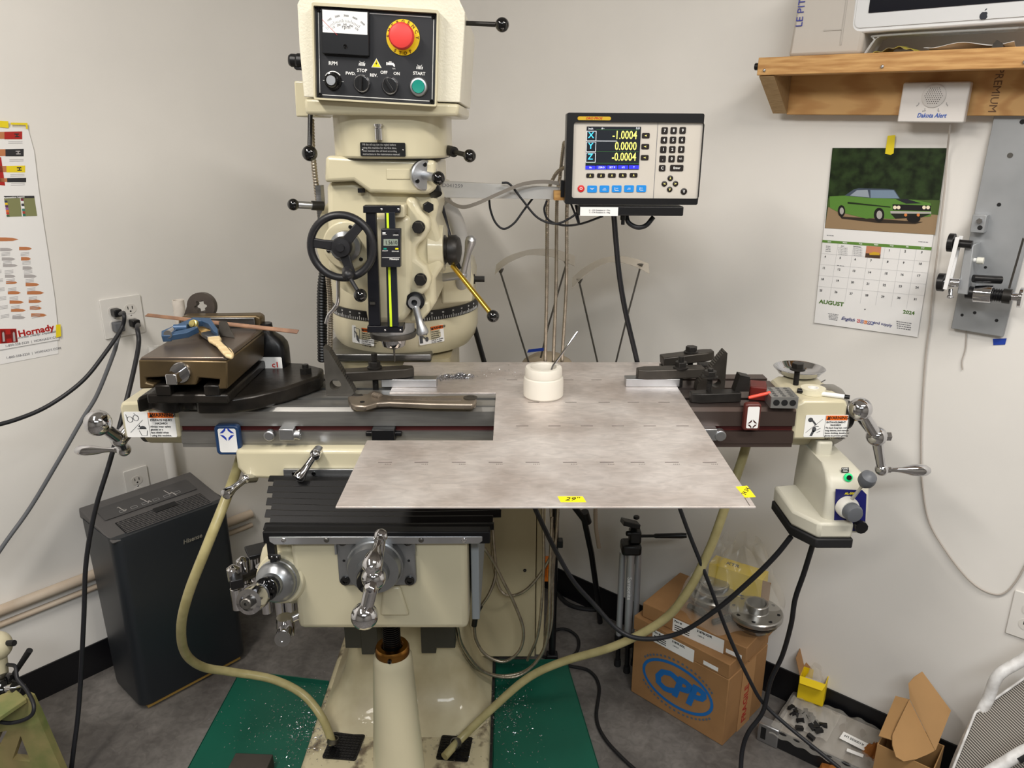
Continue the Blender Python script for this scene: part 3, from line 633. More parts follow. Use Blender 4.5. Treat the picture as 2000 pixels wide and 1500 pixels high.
g.shape([arc], .0003, uv(.142, .80, .0003)); g.bx(.0155,.0185,-.0004,.0004,0,.0003, uv(.142,.80,.0003)); g.bx(-.0185,-.0155,-.0004,.0004,0,.0003, uv(.142,.80,.0003))
g.build('lettering', WHITE, panel, smooth=0)
# warning triangle
g = G(); M = uv(.503, .575, 0); g.prism([(-.009,-.007),(.009,-.007),(0,.0085)], .0004, M); tr = g.build('hazard_sign', WHITE, panel, smooth=0)
g = G(); g.prism([(-.0074,-.0061),(.0074,-.0061),(0,.0067)], .0004, M, .0004); g.build('sign_field', YTAPE, tr, smooth=0)
g = G(); g.prism([(-.001,-.004),(.0018,.001),(.0002,.0007),(.0008,.004),(-.0018,-.0012),(-.0002,-.0009)], .0003, M, .0008); g.build('bolt_symbol', BLKINK, tr, smooth=0)
# meter
g = G(); g.prism(rrect(-.0415, .0415, -.036, .036, .002), .011, uv(.255, .265, 0)); mt = g.build('rpm_meter', mat('meter_black', (26, 27, 30), .3), panel, bev=.001)
MF = uv(.255, .265, .011)
g = G(); g.prism([(-.039,-.002),(.039,-.002),(.039,.034),(-.039,.034)], .0008, MF); g.build('meter_face', WHITE, mt, smooth=0)
g = G()
MC = MF @ Matrix.Translation((0,-.024,.001))
for i in range(25):
    a = math.radians(138-i*3.5); r0 = .040; r1 = .0435 if i % 6 else .0455
    M2 = MC @ Matrix.Translation((r0*math.cos(a), r0*math.sin(a), 0)) @ Matrix.Rotation(a, 4, 'Z'); g.bx(0, r1-r0, -.00025, .00025, 0, .0002, M2)
for i, t in enumerate(('0','1000','2000','3000','4000','5000')):
    a = math.radians(140-i*17.5); g.text(t, .0045, MC @ Matrix.Translation((.0505*math.cos(a), .0505*math.sin(a), 0)) @ Matrix.Rotation(a-math.pi/2, 4, 'Z'))
for i, t in enumerate(('115','230','345','460','575')):
    a = math.radians(124-i*17); g.text(t, .0045, MC @ Matrix.Translation((.0365*math.cos(a), .0365*math.sin(a), 0)) @ Matrix.Rotation(a-math.pi/2, 4, 'Z'))
g.text('rpm', .009, MF @ Matrix.Translation((.002,.009,.001)))
g.build('meter_print', GREYINK, mt, smooth=0)
g = G(); a = math.radians(142); g.bx(.01, .045, -.0003, .0003, 0, .0003, MF @ Matrix.Translation((-.006,-.012,.0012)) @ Matrix.Rotation(math.radians(138), 4, 'Z')); g.build('needle', mat('needle_red', (190, 40, 40), .5), mt, smooth=0)
socket_bolt(mt, (MF @ Matrix.Translation((0,-.0225,0))).translation, ZV, .0035, 'meter_screw', BLACKG, .002)
# emergency stop
M = uv(.722, .275, 0); cE = M.translation
g = G(); g.lathe([(0,0),(.0295,0),(.0295,.002),(0,.002)], cE, ZV, 48); es = g.build('emergency_stop', mat('stop_yellow', (238, 205, 20), .45), panel)
g = G()
for txt_, r, a0, a1, fl in (('EMERGENCY', .0255, 178, 2, 1), ('STOP', .0262, 238, 302, -1)):
    for i, ch in enumerate(txt_):
        a = math.radians(a0+(a1-a0)*i/(len(txt_)-1)); g.text(ch, .0078, M @ Matrix.Translation((r*math.cos(a), r*math.sin(a), .0023)) @ Matrix.Rotation(a-math.pi/2*fl, 4, 'Z'), bold=.02)
g.build('lettering', mat('stop_print', (110, 60, 10), .5), es, smooth=0)
g = G(); g.lathe([(0,.002),(.012,.002),(.013,.014),(.0205,.015),(.0222,.018),(.022,.024),(.0195,.0285),(.013,.0305),(0,.0305)], cE, ZV, 40); g.build('mushroom_button', mat('stop_red', (226, 66, 62), .45), es)
# speed knob, selectors, start button
c = uv(.142, .80).translation
g = G(); g.lathe([(0,0),(.0158,0),(.0152,.004),(.0128,.005),(.0115,.018),(.0105,.0195),(0,.0195)], c, ZV, 20); kb = g.build('speed_knob', BLACKG, panel)
g = G(); g.lathe([(0,.0195),(.0085,.0195),(.008,.021),(0,.021)], c, ZV, 28); g.build('knob_cap', ALU, kb)
for u, v, ang in ((.383,.81,88),(.62,.815,125)):
    M = uv(u, v); c = M.translation
    g = G(); g.lathe([(0,0),(.0155,0),(.0155,.004),(.0135,.007),(.0125,.007),(0,.007)], c, ZV, 36); s_ = g.build('selector_switch', CHROME, panel)
    g = G(); g.lathe([(0,.006),(.0126,.006),(.0122,.010),(0,.010)], c, ZV, 30); g.build('switch_disc', BLACK, s_)
    g = G(); g.prism(rrect(-.0128,.0128,-.0032,.0032,.003), .012, M @ Matrix.Rotation(math.radians(ang),4,'Z'), .008); g.build('switch_grip', BLACK, s_, bev=.001)
c = uv(.858, .808).translation
g = G(); g.lathe([(0,0),(.0168,0),(.0168,.003),(.0145,.0065),(.0118,.007),(.0115,.004),(0,.004)], c, ZV, 40); sb = g.build('start_button', ALU, panel)
g = G(); g.lathe([(0,.004),(.0113,.004),(.0113,.007),(.0105,.008),(0,.0072)], c, ZV, 32); g.build('green_cap', mat('start_green', (10, 138, 122), .4), sb)
# motor plug on the left of the housing
g = G(); a = at(618, 121, 1.53); d = Vector((-1,0,.06)).normalized()
g.lathe([(0,-.01),(.0185,-.01),(.0185,.012),(.0175,.014),(.0165,.020),(.013,.022),(.013,.034),(.0115,.037),(.0115,.046),(.009,.05),(0,.05)], a, d, 18); pg = g.build('motor_plug', BLACK, dh, smooth=20)
g = G(); g.tube([at(580,122,1.53), at(578,132,1.53), at(590,134,1.525), at(604,142,1.52), at(618,150,1.53)], .0035, 10); g.build('plug_cord', CORDBLK, pg)
# safety stickers bent round the turret
def WARP(q):
    a = (q.x-UX)/.194; r = .194+(1.7-q.y); return Vector((UX+r*math.sin(a), UY-r*math.cos(a), q.z))
hand = [[(-.42,-.38),(-.12,-.38),(-.12,.4),(-.42,.4)], ]
fing = [line2((-.38,.42),(-.14,.36),.02), line2((-.14,.36),(-.12,-.2),.02), line2((-.38,.42),(-.38,-.2),.02), line2((-.36,.2),(-.25,-.05),.035), line2((-.30,.12),(-.24,.1),.02), [(-.30,-.05),(-.2,-.02),(-.16,-.3),(-.16,-.45),(-.27,-.3)]]
_o = WARP
M1 = frame((UX-.087, 1.7, 1.127), (1,0,-.05), (.05,0,1)); M2 = frame((UX+.090, 1.7, 1.129), (1,0,.05), (-.05,0,1))
sticker(turret, M1, .066, .044, 'W', ((), ('Read and understand','manual before using','this tool without injury.','If a manual is not available','DO NOT use machine.','Go to website','or call for help')), fing)
disc = [[(-.48,-.4),(-.36,-.4),(-.36,.42),(-.48,.42)], line2((-.2,.4),(-.2,.1),.025), [(-.24,.12),(-.16,.12),(-.2,.02)], line2((-.36,.0),(-.22,-.2),.05), circ(-.2,-.2,.06,12,.14)]
sticker(turret, M2, .066, .044, 'W', ((), ('Disconnect','power before','performing','maintenance','set-up, or service','to this machine')), disc)
WARP = None
# conduit, black hose and clear hose that run beside the head
def ribbed(g, pts, r, pitch, depth, n=12):
    P = spline(pts, 10); L = [0]
    for a, b in zip(P, P[1:]): L.append(L[-1]+(b-a).length)
    m = int(L[-1]/pitch)*2; Q = []; R2 = []; j = 0
    for i in range(m+1):
        s_ = L[-1]*i/m
        while j < len(L)-2 and L[j+1] < s_: j += 1
        t = (s_-L[j])/max(1e-9, L[j+1]-L[j]); Q.append(P[j].lerp(P[j+1], t)); R2.append(r if i % 2 else r-depth)
    return g.tube(Q, R2, n, 1)
one(ribbed(G(), [at(608,232,1.64), at(611,300,1.64), at(622,400,1.66), at(638,520,1.68), at(645,600,1.715), at(645,700,1.74)], .0062, .006, .0012), 'flexible_conduit', WIRES, 'ribbed steel flexible conduit running down the left side of the mill head', 'conduit')
one(ribbed(G(), [at(637,510,1.74), at(630,560,1.75), at(629,620,1.76), at(630,705,1.77)], .0125, .007, .0018), 'corrugated_hose', BLACK, 'black corrugated hose down the left of the mill turret', 'hose')
one(G().tube([at(866,395,1.76), at(890,430,1.78), at(902,480,1.79), at(905,540,1.80), at(900,560,1.82)], .018, 16), 'clear_hose', mat('milky_hose', (190, 188, 184), .35, alpha=.75), 'wide milky clear hose curving behind the right side of the mill head', 'hose')
one(G().tube([at(862,400,1.72), at(872,440,1.72), at(888,500,1.70), at(897,525,1.70)], .0052, 10), 'black_cable', CORDBLK, 'black cable looping beside the brass quill lever', 'cable')
# digital quill scale
ds = thing('quill_scale', 'black digital quill scale with yellow-green stripe on the mill head', 'digital scale', at(752, 640, 1.47))
DBL = mat('scale_black', (16, 17, 24), .35)
D_ = 1.475
def fbox(x0, y0, x1, y1, D0, D1): 
    a, b = at(x0, y0, D0), at(x1, y1, D0); g = G(); xm = (at(x0,y1,D0).x+a.x)/2
    g.add([at(x0,y1,D0), at(x1,y1,D0), at(x1,y0,D0), at(x0,y0,D0)]+[at(*q,D0)+Vector((0,D1-D0,0)) for q in ((x0,y1),(x1,y1),(x1,y0),(x0,y0))], [(0,1,2,3),(7,6,5,4),(0,4,5,1),(1,5,6,2),(2,6,7,3),(3,7,4,0)]); return g
fbox(709,402,781,416,D_-.004,D_+.02).build('top_bracket', DBL, ds, bev=.001)
g = G(); g.add([at(714,414,D_), at(734,414,D_), at(743,636,D_), at(720,636,D_)]+[at(*q,D_)+Vector((0,.012,0)) for q in ((714,414),(734,414),(743,636),(720,636))], [(0,3,2,1),(4,5,6,7),(0,1,5,4),(1,2,6,5),(2,3,7,6),(3,0,4,7)]); g.build('back_bar', DBL, ds, bev=.001)
fbox(717,637,787,650,D_-.004,D_+.03).build('bottom_bracket', DBL, ds, bev=.001)
g = G(); Q = [(751,415),(771,415),(778,640),(757,640)]; g.add([at(*q,D_-.004) for q in Q]+[at(*q,D_-.004)+Vector((0,.008,0)) for q in Q], [(0,3,2,1),(4,5,6,7),(0,1,5,4),(1,2,6,5),(2,3,7,6),(3,0,4,7)]); bm = g.build('scale_beam', mat('beam_grey', (40, 44, 52), .3, .4), ds, bev=.0006)
g = G(); Q = [(754.5,416),(759,416),(766,638),(761.5,638)]; g.add([at(*q,D_-.0048) for q in Q]+[at(*q,D_-.0038) for q in Q], [(0,3,2,1),(4,5,6,7),(0,1,5,4),(1,2,6,5),(2,3,7,6),(3,0,4,7)]); g.build('stripe', mat('stripe_lime', (206, 232, 40), .5), bm, smooth=0)
g = fbox(744,447,782,522,D_-.022,D_-.006); rd = g.build('readout', mat('readout_black', (30, 31, 36), .4), ds, bev=.0012)
rz = D_-.0222
fbox(749,467,777,480,rz,rz+.001).build('lcd', mat('lcd_green', (140, 150, 138), .3), rd, smooth=0)
g = G(); g.text('1.5610', .0105, fx(at(764, 474, rz-.0003)), sx=.8); g.build('lcd_digits', BLKINK, rd, smooth=0)
g = G()
for t, x, y in (('in/mm',751,458),('ORIGIN',773,459),('ON/OFF',752,490),('ZERO/ABS',772,491)): g.text(t, .003, fx(at(x, y, rz-.0003)))
g.text('Mitutoyo', .0048, fx(at(770, 506, rz-.0003)), bold=.02); g.bx(at(746,504,rz).x, at(781,504,rz).x, rz-.0003, rz, at(760,503.6,rz).z, at(760,503,rz).z)
g.build('lettering', WHITE, rd, smooth=0)
for x, y, cc in ((750,455,'w'),(752,486,'g'),(775,486,'y'),(774,455,'k')):
    fbox(x-3,y-1.4,x+3,y+1.4,rz-.0008,rz+.001).build('push_button', {'w': WHITE, 'g': MATS['start_green'], 'y': YTAPE, 'k': BLACK}[cc], rd, smooth=0)
for x, y in ((745,409),(778,409),(752,645),(782,645)):
    g = G(); g.sph(at(x,y,D_-.0045), .0024, 12, 8, (1,.6,1)); g.build('bracket_screw', CHROME, ds)
g = G(); g.box(at(728,592,D_-.003), (.010,.006,.005)); g.build('clip', DSTEEL, ds)
# connection to the quill so the scale is carried
fbox(752,400,790,425,D_+.012,1.56).build('scale_bracket', CREAM, head, bev=.003)
# ================================================================== things on the table
TT = 1.6-.628*.853          # table top height
ST = TT+.0032               # top of the sheet
def zp(pts, z): return [(q.x, q.y) for q in (atz(a, b, z) for a, b in pts)]
def yaw(a): return Matrix.Rotation(math.radians(a), 4, 'Z')
# ---- aluminium sheet with its notch
fl, fr = atz(683, 992, ST), atz(1498, 988, ST); br, bl = atz(1262, 705, ST), atz(755, 705, ST)
SL, SR = (fl.x*2+bl.x)/3, (fr.x*2+br.x)/3; F0 = (fl.y+fr.y)/2; B0 = bl.y-.01
n1, n2, n3, n4 = (atz(*q, ST) for q in ((740,767),(960,767),(973,858),(712,860)))
NX = (n2.x+n3.x)/2
SHM = mat('scuffed_sheet', (236, 230, 227), .42, .65, rgb2=(190, 178, 171), vs=6, bump=.10, bs=90, detail=12, contrast=(.30,.62), fine=(28,.16,(1,2.5,1)))
sh = thing('metal_sheet', 'large notched scuffed aluminium sheet clamped across the mill table', 'metal sheet', (SL+.3, F0+.3, ST-.003))
g = G(); g.prism([(SL,F0),(SR,F0),(SR,B0),(SL,B0),(SL,n1.y),(NX,n1.y),(NX,n4.y),(SL,n4.y)], .003, Matrix.Translation((0,0,ST-.003))); g.build('plate', SHM, sh, bev=.0006)
MK = mat('marker_line', (84, 76, 72), .7)
rows = []
for yy, xs in ((903, (752,823,896,968,1040,1113,1185,1245,1312,1386)), (832, (1020,1083,1146,1207,1269,1333)), (786, (1042,1115,1180,1237,1297)), (742, (1000,1060,1110,1165))):
    for x in xs:
        q = atz(x, yy, ST); rows.append(q)
for q in rows:
    g = G(); g.bx(q.x-.0118, q.x+.0118, q.y-.0011, q.y+.0011, ST, ST+.0002); g.build('marker_dash', MK, sh, smooth=0)
g = G()
for q in rows[:10]:
    for k in range(4): g.box((q.x+.002+.003*k, q.y-.008, ST+.0001), (.0015,.0022,.0002))
g.build('marker_ticks', MK, sh, smooth=0, kind='stuff')
g = G(); q = atz(1470, 972, ST); g.bx(q.x-.012, SR-.003, q.y-.0006, q.y+.0006, ST, ST+.0002); g.bx(q.x-.013, q.x-.0118, F0+.004, q.y, ST, ST+.0002); g.build('corner_mark', MK, sh, smooth=0)
def tape_note(pts, txt_, label, sz, rot):
    c = sum((atz(*p, ST) for p in pts), Vector())/4
    t = thing('tape_note', label, 'tape', c)
    g = G(); g.prism(zp(pts, ST), .0004, Matrix.Translation((0,0,ST+.0001))); g.build('tape', YTAPE, t, smooth=0)
    g = G(); g.text(txt_, sz, Matrix.Translation(c+Vector((0,0,.0007))) @ yaw(rot), shear=.3); g.build('handwriting', BLKINK, t, smooth=0)
tape_note([(1089,970),(1138,970),(1145,981),(1095,981)], '29"', 'yellow tape note reading 29 at the middle of the sheet front edge', .016, 0)
tape_note([(1437,951),(1459,949),(1476,971),(1455,972)], '24 3/4', 'yellow tape note on the right corner of the metal sheet', .0105, 58)
# ---- white jar and stirring rod
jc = atz(1061, 774, ST); jr = 39*mpp(760, jc.y)
jar = thing('jar', 'small white jar with open mouth standing on the metal sheet', 'jar', (jc.x, jc.y, ST+.0003))
PORC = mat('white_ceramic', (216, 211, 200), .45)
g = G(); h = .066
g.lathe([(0,0),(jr*.9,0),(jr*.99,.004),(jr,.012),(jr,.036),(jr*.97,.043),(jr*.90,.0455),(jr*.60,.0455),(jr*.60,.012),(0,.012)], (0,0,0), (0,0,1), 44); g.build('body', PORC, jar, w=False)
g = G(); g.lathe([(jr*.61,.046),(jr*.915,.046),(jr*.925,.049),(jr*.925,.062),(jr*.88,h),(jr*.66,h),(jr*.60,h-.004),(jr*.60,.046)], (0,0,0), (0,0,1), 44); g.build('rim', PORC, jar, w=False)
one(G().tube([Vector((jc.x+.004, jc.y+.006, ST+.016)), at(1080,715,jc.y+.004), at(1128,648,jc.y+.03)], .0026, 10, 1), 'stirring_rod', CHROME, 'thin shiny metal rod leaning out of the white jar', 'rod')
# ---- chips
CHIP = mat('chip_silver', (200, 200, 204), .25, .9)
def chips(name, label, spots, n, sizes, kind='stuff', hz=.0):
    g = G()
    for i in range(n):
        c, sx, sy, z, pile = random.choice(spots)
        x, y = random.gauss(0, sx), random.gauss(0, sy)
        s_ = random.uniform(*sizes); zz = z+.0008+(random.random()*pile*math.exp(-(x/sx)**2-(y/sy)**2))
        M = Matrix.Translation((c[0]+x, c[1]+y, zz)) @ Euler((random.uniform(-.5,.5), random.uniform(-.5,.5), random.uniform(0,6.3))).to_matrix().to_4x4()
        g.add([M @ Vector(q) for q in ((-s_,-s_*.25,0),(s_*.2,-s_*.3,s_*.35),(s_,s_*.25,0),(-s_*.2,s_*.3,s_*.1))], [(0,1,2,3)])
    o = g.build(name, CHIP, None, smooth=0); o['kind'] = 'stuff'; recenter(o); tag(o, label, 'metal chips'); return o
c1, c2_ = atz(872, 738, ST), atz(900, 735, ST)
chips('metal_shavings', 'little heaps of silver metal shavings on the sheet beside the left clamp', [((c1.x,c1.y),.013,.008,ST,.010), ((c2_.x,c2_.y),.012,.009,ST,.010), ((c2_.x+.004,c2_.y-.006),.014,.008,ST,.006)], 800, (.0015,.0040))
c3 = atz(930, 735, ST)
chips('loose_shavings', 'fine bright shavings scattered over the rear of the metal sheet', [((c3.x,c3.y+.02),.07,.035,ST,0), ((c3.x+.1,c3.y+.03),.08,.03,ST,0)], 260, (.0006,.0016))
# ---- clamping kit
STRAP = mat('strap_steel', (70, 66, 61), .4, .5, var=.3, vs=25)
def bar(M, L, w, h, tip=0):
    """strap clamp along local +x, bottom at z=0; its nose is bevelled"""
    g = G(); P = [(0,-w/2),(L-.02,-w/2),(L,-w*.28),(L,w*.28),(L-.02,w/2),(0,w/2)]
    g.prism(P, h, M); return g
def stud(px, py_top, base, label, hn, r=.0068, nutz=.0115, group=None):
    top = at(px, py_top, base.y); L = top.z-base.z
    t = thing('clamp_stud', label, 'clamp stud', base, group=group)
    g = G(); pr = []; z = 0
    while z < L-.002: pr += [(r*.86, z), (r, z+.0007), (r, z+.0014), (r*.86, z+.0021)]; z += .0022
    g.lathe([(0,0)]+pr+[(r*.8, L), (0, L)], (0,0,0), (0,0,1), 14); g.build('threaded_rod', BOXIDE, t, w=False)
    g = G(); hexnut(g, (0,0,hn), (0,0,1), .0135, nutz, .3); g.build('nut', BOXIDE, t, w=False, bev=.001)
    g = G(); g.lathe([(.007,hn-.0035),(.0165,hn-.0035),(.0165,hn-.001),(.013,hn+.0012),(.007,hn+.0012)], (0,0,0), (0,0,1), 24); g.build('washer', BOXIDE, t, w=False)
    return t
def step_block(name, label, P, D, th, m, hole=None, M=None, teeth=None):
    t = thing(name, label, 'step block', (P[0][0], D, min(q[1] for q in P)))
    g = G(); poly = []
    for i, q in enumerate(P):
        poly.append(q)
        if teeth == i:
            a, b = P[i], P[(i+1) % len(P)]; n = 18
            for k in range(1, n):
                s_ = k/n; x, z = a[0]+(b[0]-a[0])*s_, a[1]+(b[1]-a[1])*s_
                poly += [(x, a[1]+(b[1]-a[1])*(s_-1/n)) if False else (a[0]+(b[0]-a[0])*s_, a[1]+(b[1]-a[1])*(s_-.5/n)), (x, z)]
    polys = [poly]
    if hole: polys.append(circ(*hole, 22)[::-1])
    g.shape(polys, th, frame((0, D+th/2, 0), (1,0,0), (0,0,1))); g.build('body', m, t)
    return t
# left clamp
GREYB = mat('step_grey', (92, 89, 84), .45, .5, var=.2, vs=30)
D0 = 1.565; P = pk([(637,771),(631,678),(640,684),(692,763),(686,768)], D0)
z0 = TT+.0004; P = [(x, max(z, z0)) for x, z in P]; P[0] = (P[0][0], z0); P[-1] = (P[-1][0], z0); P[-2] = (P[-2][0], z0+.006)
hc_ = at(655, 752, D0); step_block('step_block', 'grey triangular step block with round hole beside the adjustable wrench', P, D0, .028, GREYB, (hc_.x, hc_.z, .0125), teeth=2)
pbx = atz(745, 757, ST); pbx1 = atz(853, 757, ST)
one(G().bx(pbx.x, pbx1.x, pbx.y, pbx.y+.03, ST+.0002, ST+.0185), 'parallel_bar', ALU, 'bright aluminium bar under the nose of the left strap clamp', 'metal bar', bev=.0012)
a, b = at(672, 747, 1.600), at(808, 735, 1.640); zb = ST+.0187
M = frame((a.x, a.y, zb+.003), (b.x-a.x, b.y-a.y, -.003), (-(b.y-a.y), b.x-a.x, 0)); Ls = (Vector((b.x,b.y))-Vector((a.x,a.y))).length
one(bar(M, Ls, .034, .022), 'strap_clamp', STRAP, 'dark steel strap clamp over the aluminium bar at the left of the sheet', 'strap clamp', bev=.0025)
sb0 = Vector((at(733,740,1.62).x, 1.62, TT-.015))
stud(733, 690, sb0, 'threaded stud with hex nut through the left strap clamp', zb+.0285-sb0.z)
# right clamps
p0, p1 = atz(1222, 756, ST), atz(1330, 760, ST)
one(G().bx(p0.x, p1.x, p0.y, p0.y+.03, ST+.0002, ST+.0185), 'parallel_bar', ALU, 'bright aluminium bar under the nose of the right strap clamp', 'metal bar', bev=.0012)
a, b = at(1372, 742, 1.64), at(1244, 735, 1.625)
M = frame((a.x, a.y, zb), (b.x-a.x, b.y-a.y, 0), (-(b.y-a.y), b.x-a.x, 0)); Ls = (a-b).length
one(bar(M, Ls, .034, .022), 'strap_clamp', STRAP, 'dark steel strap clamp over the aluminium bar at the right of the sheet', 'strap clamp', bev=.0025)
sb1 = Vector((at(1330,735,1.62).x, 1.628, TT-.015)); stud(1330, 696, sb1, 'threaded stud with hex nut through the front right strap clamp', zb+.0255-sb1.z)
a, b = at(1292, 722, 1.70), at(1392, 712, 1.71); zr = TT+.03
M = frame((a.x, a.y, zr), (b.x-a.x, b.y-a.y, .012), (-(b.y-a.y), b.x-a.x, 0)); one(bar(M, (b-a).length, .036, .021), 'strap_clamp', STRAP, 'dark steel strap clamp at the rear, behind the right hand clamp', 'strap clamp', bev=.0025)
q = at(1300, 728, 1.70); one(G().box((q.x+.012, q.y, TT+.0147), (.05,.03,.029)), 'spacer_block', DSTEEL, 'small steel spacer block under the rear strap clamp', 'spacer', bev=.001)
q = at(1380, 722, 1.71); one(G().box((q.x-.004, q.y+.004, TT+.0147), (.03,.03,.029)), 'spacer_block', BOXIDE, 'black spacer under the far end of the rear strap clamp', 'spacer', bev=.001)
sb2 = Vector((at(1349,715,1.70).x, 1.706, TT-.015)); stud(1349, 683, sb2, 'threaded stud with hex nut through the rear strap clamp', zr+.031-sb2.z)
D0 = 1.60; P = pk([(1360,766),(1415,763),(1421,690),(1417,686),(1362,752)], D0); P[0] = (P[0][0], z0); P[1] = (P[1][0], z0)
hq = at(1399, 748, D0); step_block('step_block', 'tall dark step block with serrated slope between the right strap clamps', P, D0, .028, STRAP, (hq.x, hq.z, .0105), teeth=3)
a, b = atz(1443, 783, TT), atz(1348, 786, TT)
M = frame((a.x, a.y+.004, TT+.0005), (b.x-a.x, b.y-a.y, 0), (-(b.y-a.y), b.x-a.x, 0)); one(bar(M, (b-a).length, .03, .021), 'strap_clamp', BOXIDE, 'short black strap clamp lying on the table in front of the right clamps', 'strap clamp', bev=.002)
sb3 = Vector((at(1380,775,1.55).x, a.y+.003, TT-.015)); stud(1380, 719, sb3, 'threaded stud and nut rising from the short black strap clamp', .070, .0062, .011)
D0 = a.y-.004; P = pk([(1440,781),(1462,779),(1465,737),(1446,733),(1434,768)], D0); P[0] = (P[0][0], TT+.022); P[1] = (P[1][0], TT+.022)
step_block('step_block', 'small black serrated step block on the end of the short strap clamp', P, D0, .026, BOXIDE, None, teeth=3)
# ---- 1-2-3 block
c = atz(1531, 798, TT); bw = .0555
bl_ = thing('setup_block', 'grey steel setup block drilled with rows of holes at the right table end', 'setup block', (c.x, c.y, TT+.0005), (0, 0, math.radians(-3)))
hz_ = .024; dp = .066
g = G(); g.shape([rrect(-bw/2, bw/2, 0, dp, .001, 1)]+[circ(-.0165+.0165*i, .009+.0125*j, .0047, 16)[::-1] for i in range(3) for j in range(5)], hz_, Matrix.Translation((0,0,hz_/2))); g.build('body', mat('block_grey', (168, 168, 166), .35, .8), bl_, w=False)
for i in range(3):
    g = G(); g.lathe([(.0056,.0004),(.0066,.0004),(.0066,-.0004),(.0056,-.0004)], (-.0165+.0165*i, -.0003, hz_*.5), (0,-1,0), 20); g.cyl((-.0165+.0165*i, 0, hz_*.5), (-.0165+.0165*i, -.0006, hz_*.5), .0056, n=18); g.build('front_hole', BLKINK, bl_, w=False)
g = G(); g.bx(-bw/2+.001, bw/2-.001, .001, dp-.001, .0005, .002); g.build('hole_floor', BLKINK, bl_, w=False)
# ---- red box, markers, tape roll, dish
rx = atz(1486, 788, TT); one(G().box((rx.x+.004, rx.y+.04, TT+.0155), (.034,.05,.03), (0,0,-16)), 'red_box', mat('dark_red', (96, 26, 20), .45), 'dark red box beside the drilled setup block', 'box', bev=.002)
a, b = at(1462, 777, 1.51), at(1504, 767, 1.515)
one(G().lathe([(0,0),(.0028,0),(.0036,.003),(.0036,(b-a).length),(0,(b-a).length)], a, b-a, 16), 'red_pencil', mat('coral_red', (232, 84, 66), .4), 'coral red pencil leaning on the dark red box', 'pencil')
a, b = at(1556, 771, 1.545), at(1657, 795, 1.50); d = (b-a)
# seat the marker on the end bracket
ztop = 1.6-(1.6-.988)*.853; a.z = b.z = ztop+.0055
d = b-a
wm = thing('marker_pen', 'white felt marker with black cap lying on the cream end bracket', 'marker', a)
g = G(); g.lathe([(0,.022),(.0048,.022),(.0048,d.length*.90),(0,d.length*.90)], a, d, 20); g.build('barrel', WHITE, wm)
g = G(); g.lathe([(0,0),(.0048,0),(.0054,.002),(.0052,.026),(0,.026)], a, d, 20); g.build('cap', BLACK, wm)
g = G(); g.lathe([(0,d.length*.89),(.0048,d.length*.89),(.0044,d.length),(0,d.length)], a, d, 20); g.build('end_plug', BLACK, wm)
c = atz(1587, 768, ztop); c.z = ztop+.0005
tr_ = thing('tape_roll', 'small translucent tape roll lying behind the white marker', 'tape roll', c)
g = G(); g.lathe([(.011,0),(.0255,0),(.0255,.012),(.011,.012),(.011,0)], (0,0,0), (0,0,1), 32); g.build('tape', mat('cream_tape', (222, 216, 190), .35), tr_, w=False)
g = G(); g.lathe([(.009,0),(.0112,0),(.0112,.0125),(.009,.0125),(.009,0)], (0,0,0), (0,0,1), 32); g.build('core', WHITE, tr_, w=False)
c = at(1558, 746, 1.665); c.z = TT+.0005
di = thing('magnetic_dish', 'round stainless magnetic parts dish at the right end of the table', 'dish', c)
g = G(); g.lathe([(0,0),(.03,0),(.032,.004),(.032,.013),(0,.013)], (0,0,0), (0,0,1), 32); g.build('magnet_base', RUBBER, di, w=False)
g = G(); g.lathe([(0,.013),(.03,.013),(.046,.021),(.0535,.031),(.0555,.0335),(.0565,.0333),(.0555,.0318),(.055,.034),(.053,.033),(.045,.0235),(.028,.0165),(0,.0165)], (0,0,0), (0,0,1), 44); g.build('bowl', CHROME, di, w=False)
sb4 = Vector((at(1553,760,1.60).x, 1.60, TT-.015)); stud(1553, 713, sb4, 'threaded stud with flange nut standing in front of the magnetic dish', .067, .0062, .012)
one(G().tube([at(1588,758,1.62)+Vector((0,0,0)), at(1598,750,1.62), at(1612,742,1.62)], .0011, 8), 'wire_pick', DSTEEL, 'thin wire pick beside the magnetic dish', 'pick')
# ---- adjustable wrench
P = [(315,535),(322,570),(345,598),(380,608),(450,611),(500,598),(545,583),(640,580),(960,592),(1290,597),(1315,585),(1324,562),(1318,540),(1290,530),(1230,526),(960,533),(660,528),(600,520),(572,500),(520,488),(490,500),(465,515),(432,512),(436,528),(395,534),(350,530)]
wr = thing('adjustable_wrench', 'worn steel adjustable wrench lying on the table in front of the sheet notch', 'wrench', atz(820, 778, TT))
NIK = mat('worn_nickel', (168, 156, 142), .36, .85, var=.3, vs=18)
zW = TT+.004; P2 = zp([(600+x/4, 640+y/4) for x, y in P], zW+.011)
g = G(); g.prism(P2, .0125, Matrix.Translation((0,0,zW-.0015))); g.build('body', NIK, wr, bev=.003)
P2 = zp([(600+x/4, 640+y/4) for x, y in [(690,541),(960,548),(1200,552),(1215,562),(1200,572),(960,572),(690,560)]], zW+.011); g = G(); g.prism(P2, .0006, Matrix.Translation((0,0,zW+.011))); hd_ = g.build('handle_panel', mat('worn_nickel_dark', (150, 140, 130), .45, .8, var=.2, vs=30), wr)
g = G(); cc = atz(600+830/4, 640+556/4, zW+.0118); [g.box(cc+Vector((-.05+.012*i, 0, 0)), (.008,.003,.0006)) for i in range(8)]; g.build('embossing', NIK, hd_, smooth=0, kind='stuff')
cw = atz(600+545/4, 640+535/4, zW+.012)
g = G(); pr = []
for i in range(6): pr += [(.0055, .0035*i), (.0075, .0035*i+.001), (.0075, .0035*i+.002), (.0055, .0035*i+.003)]
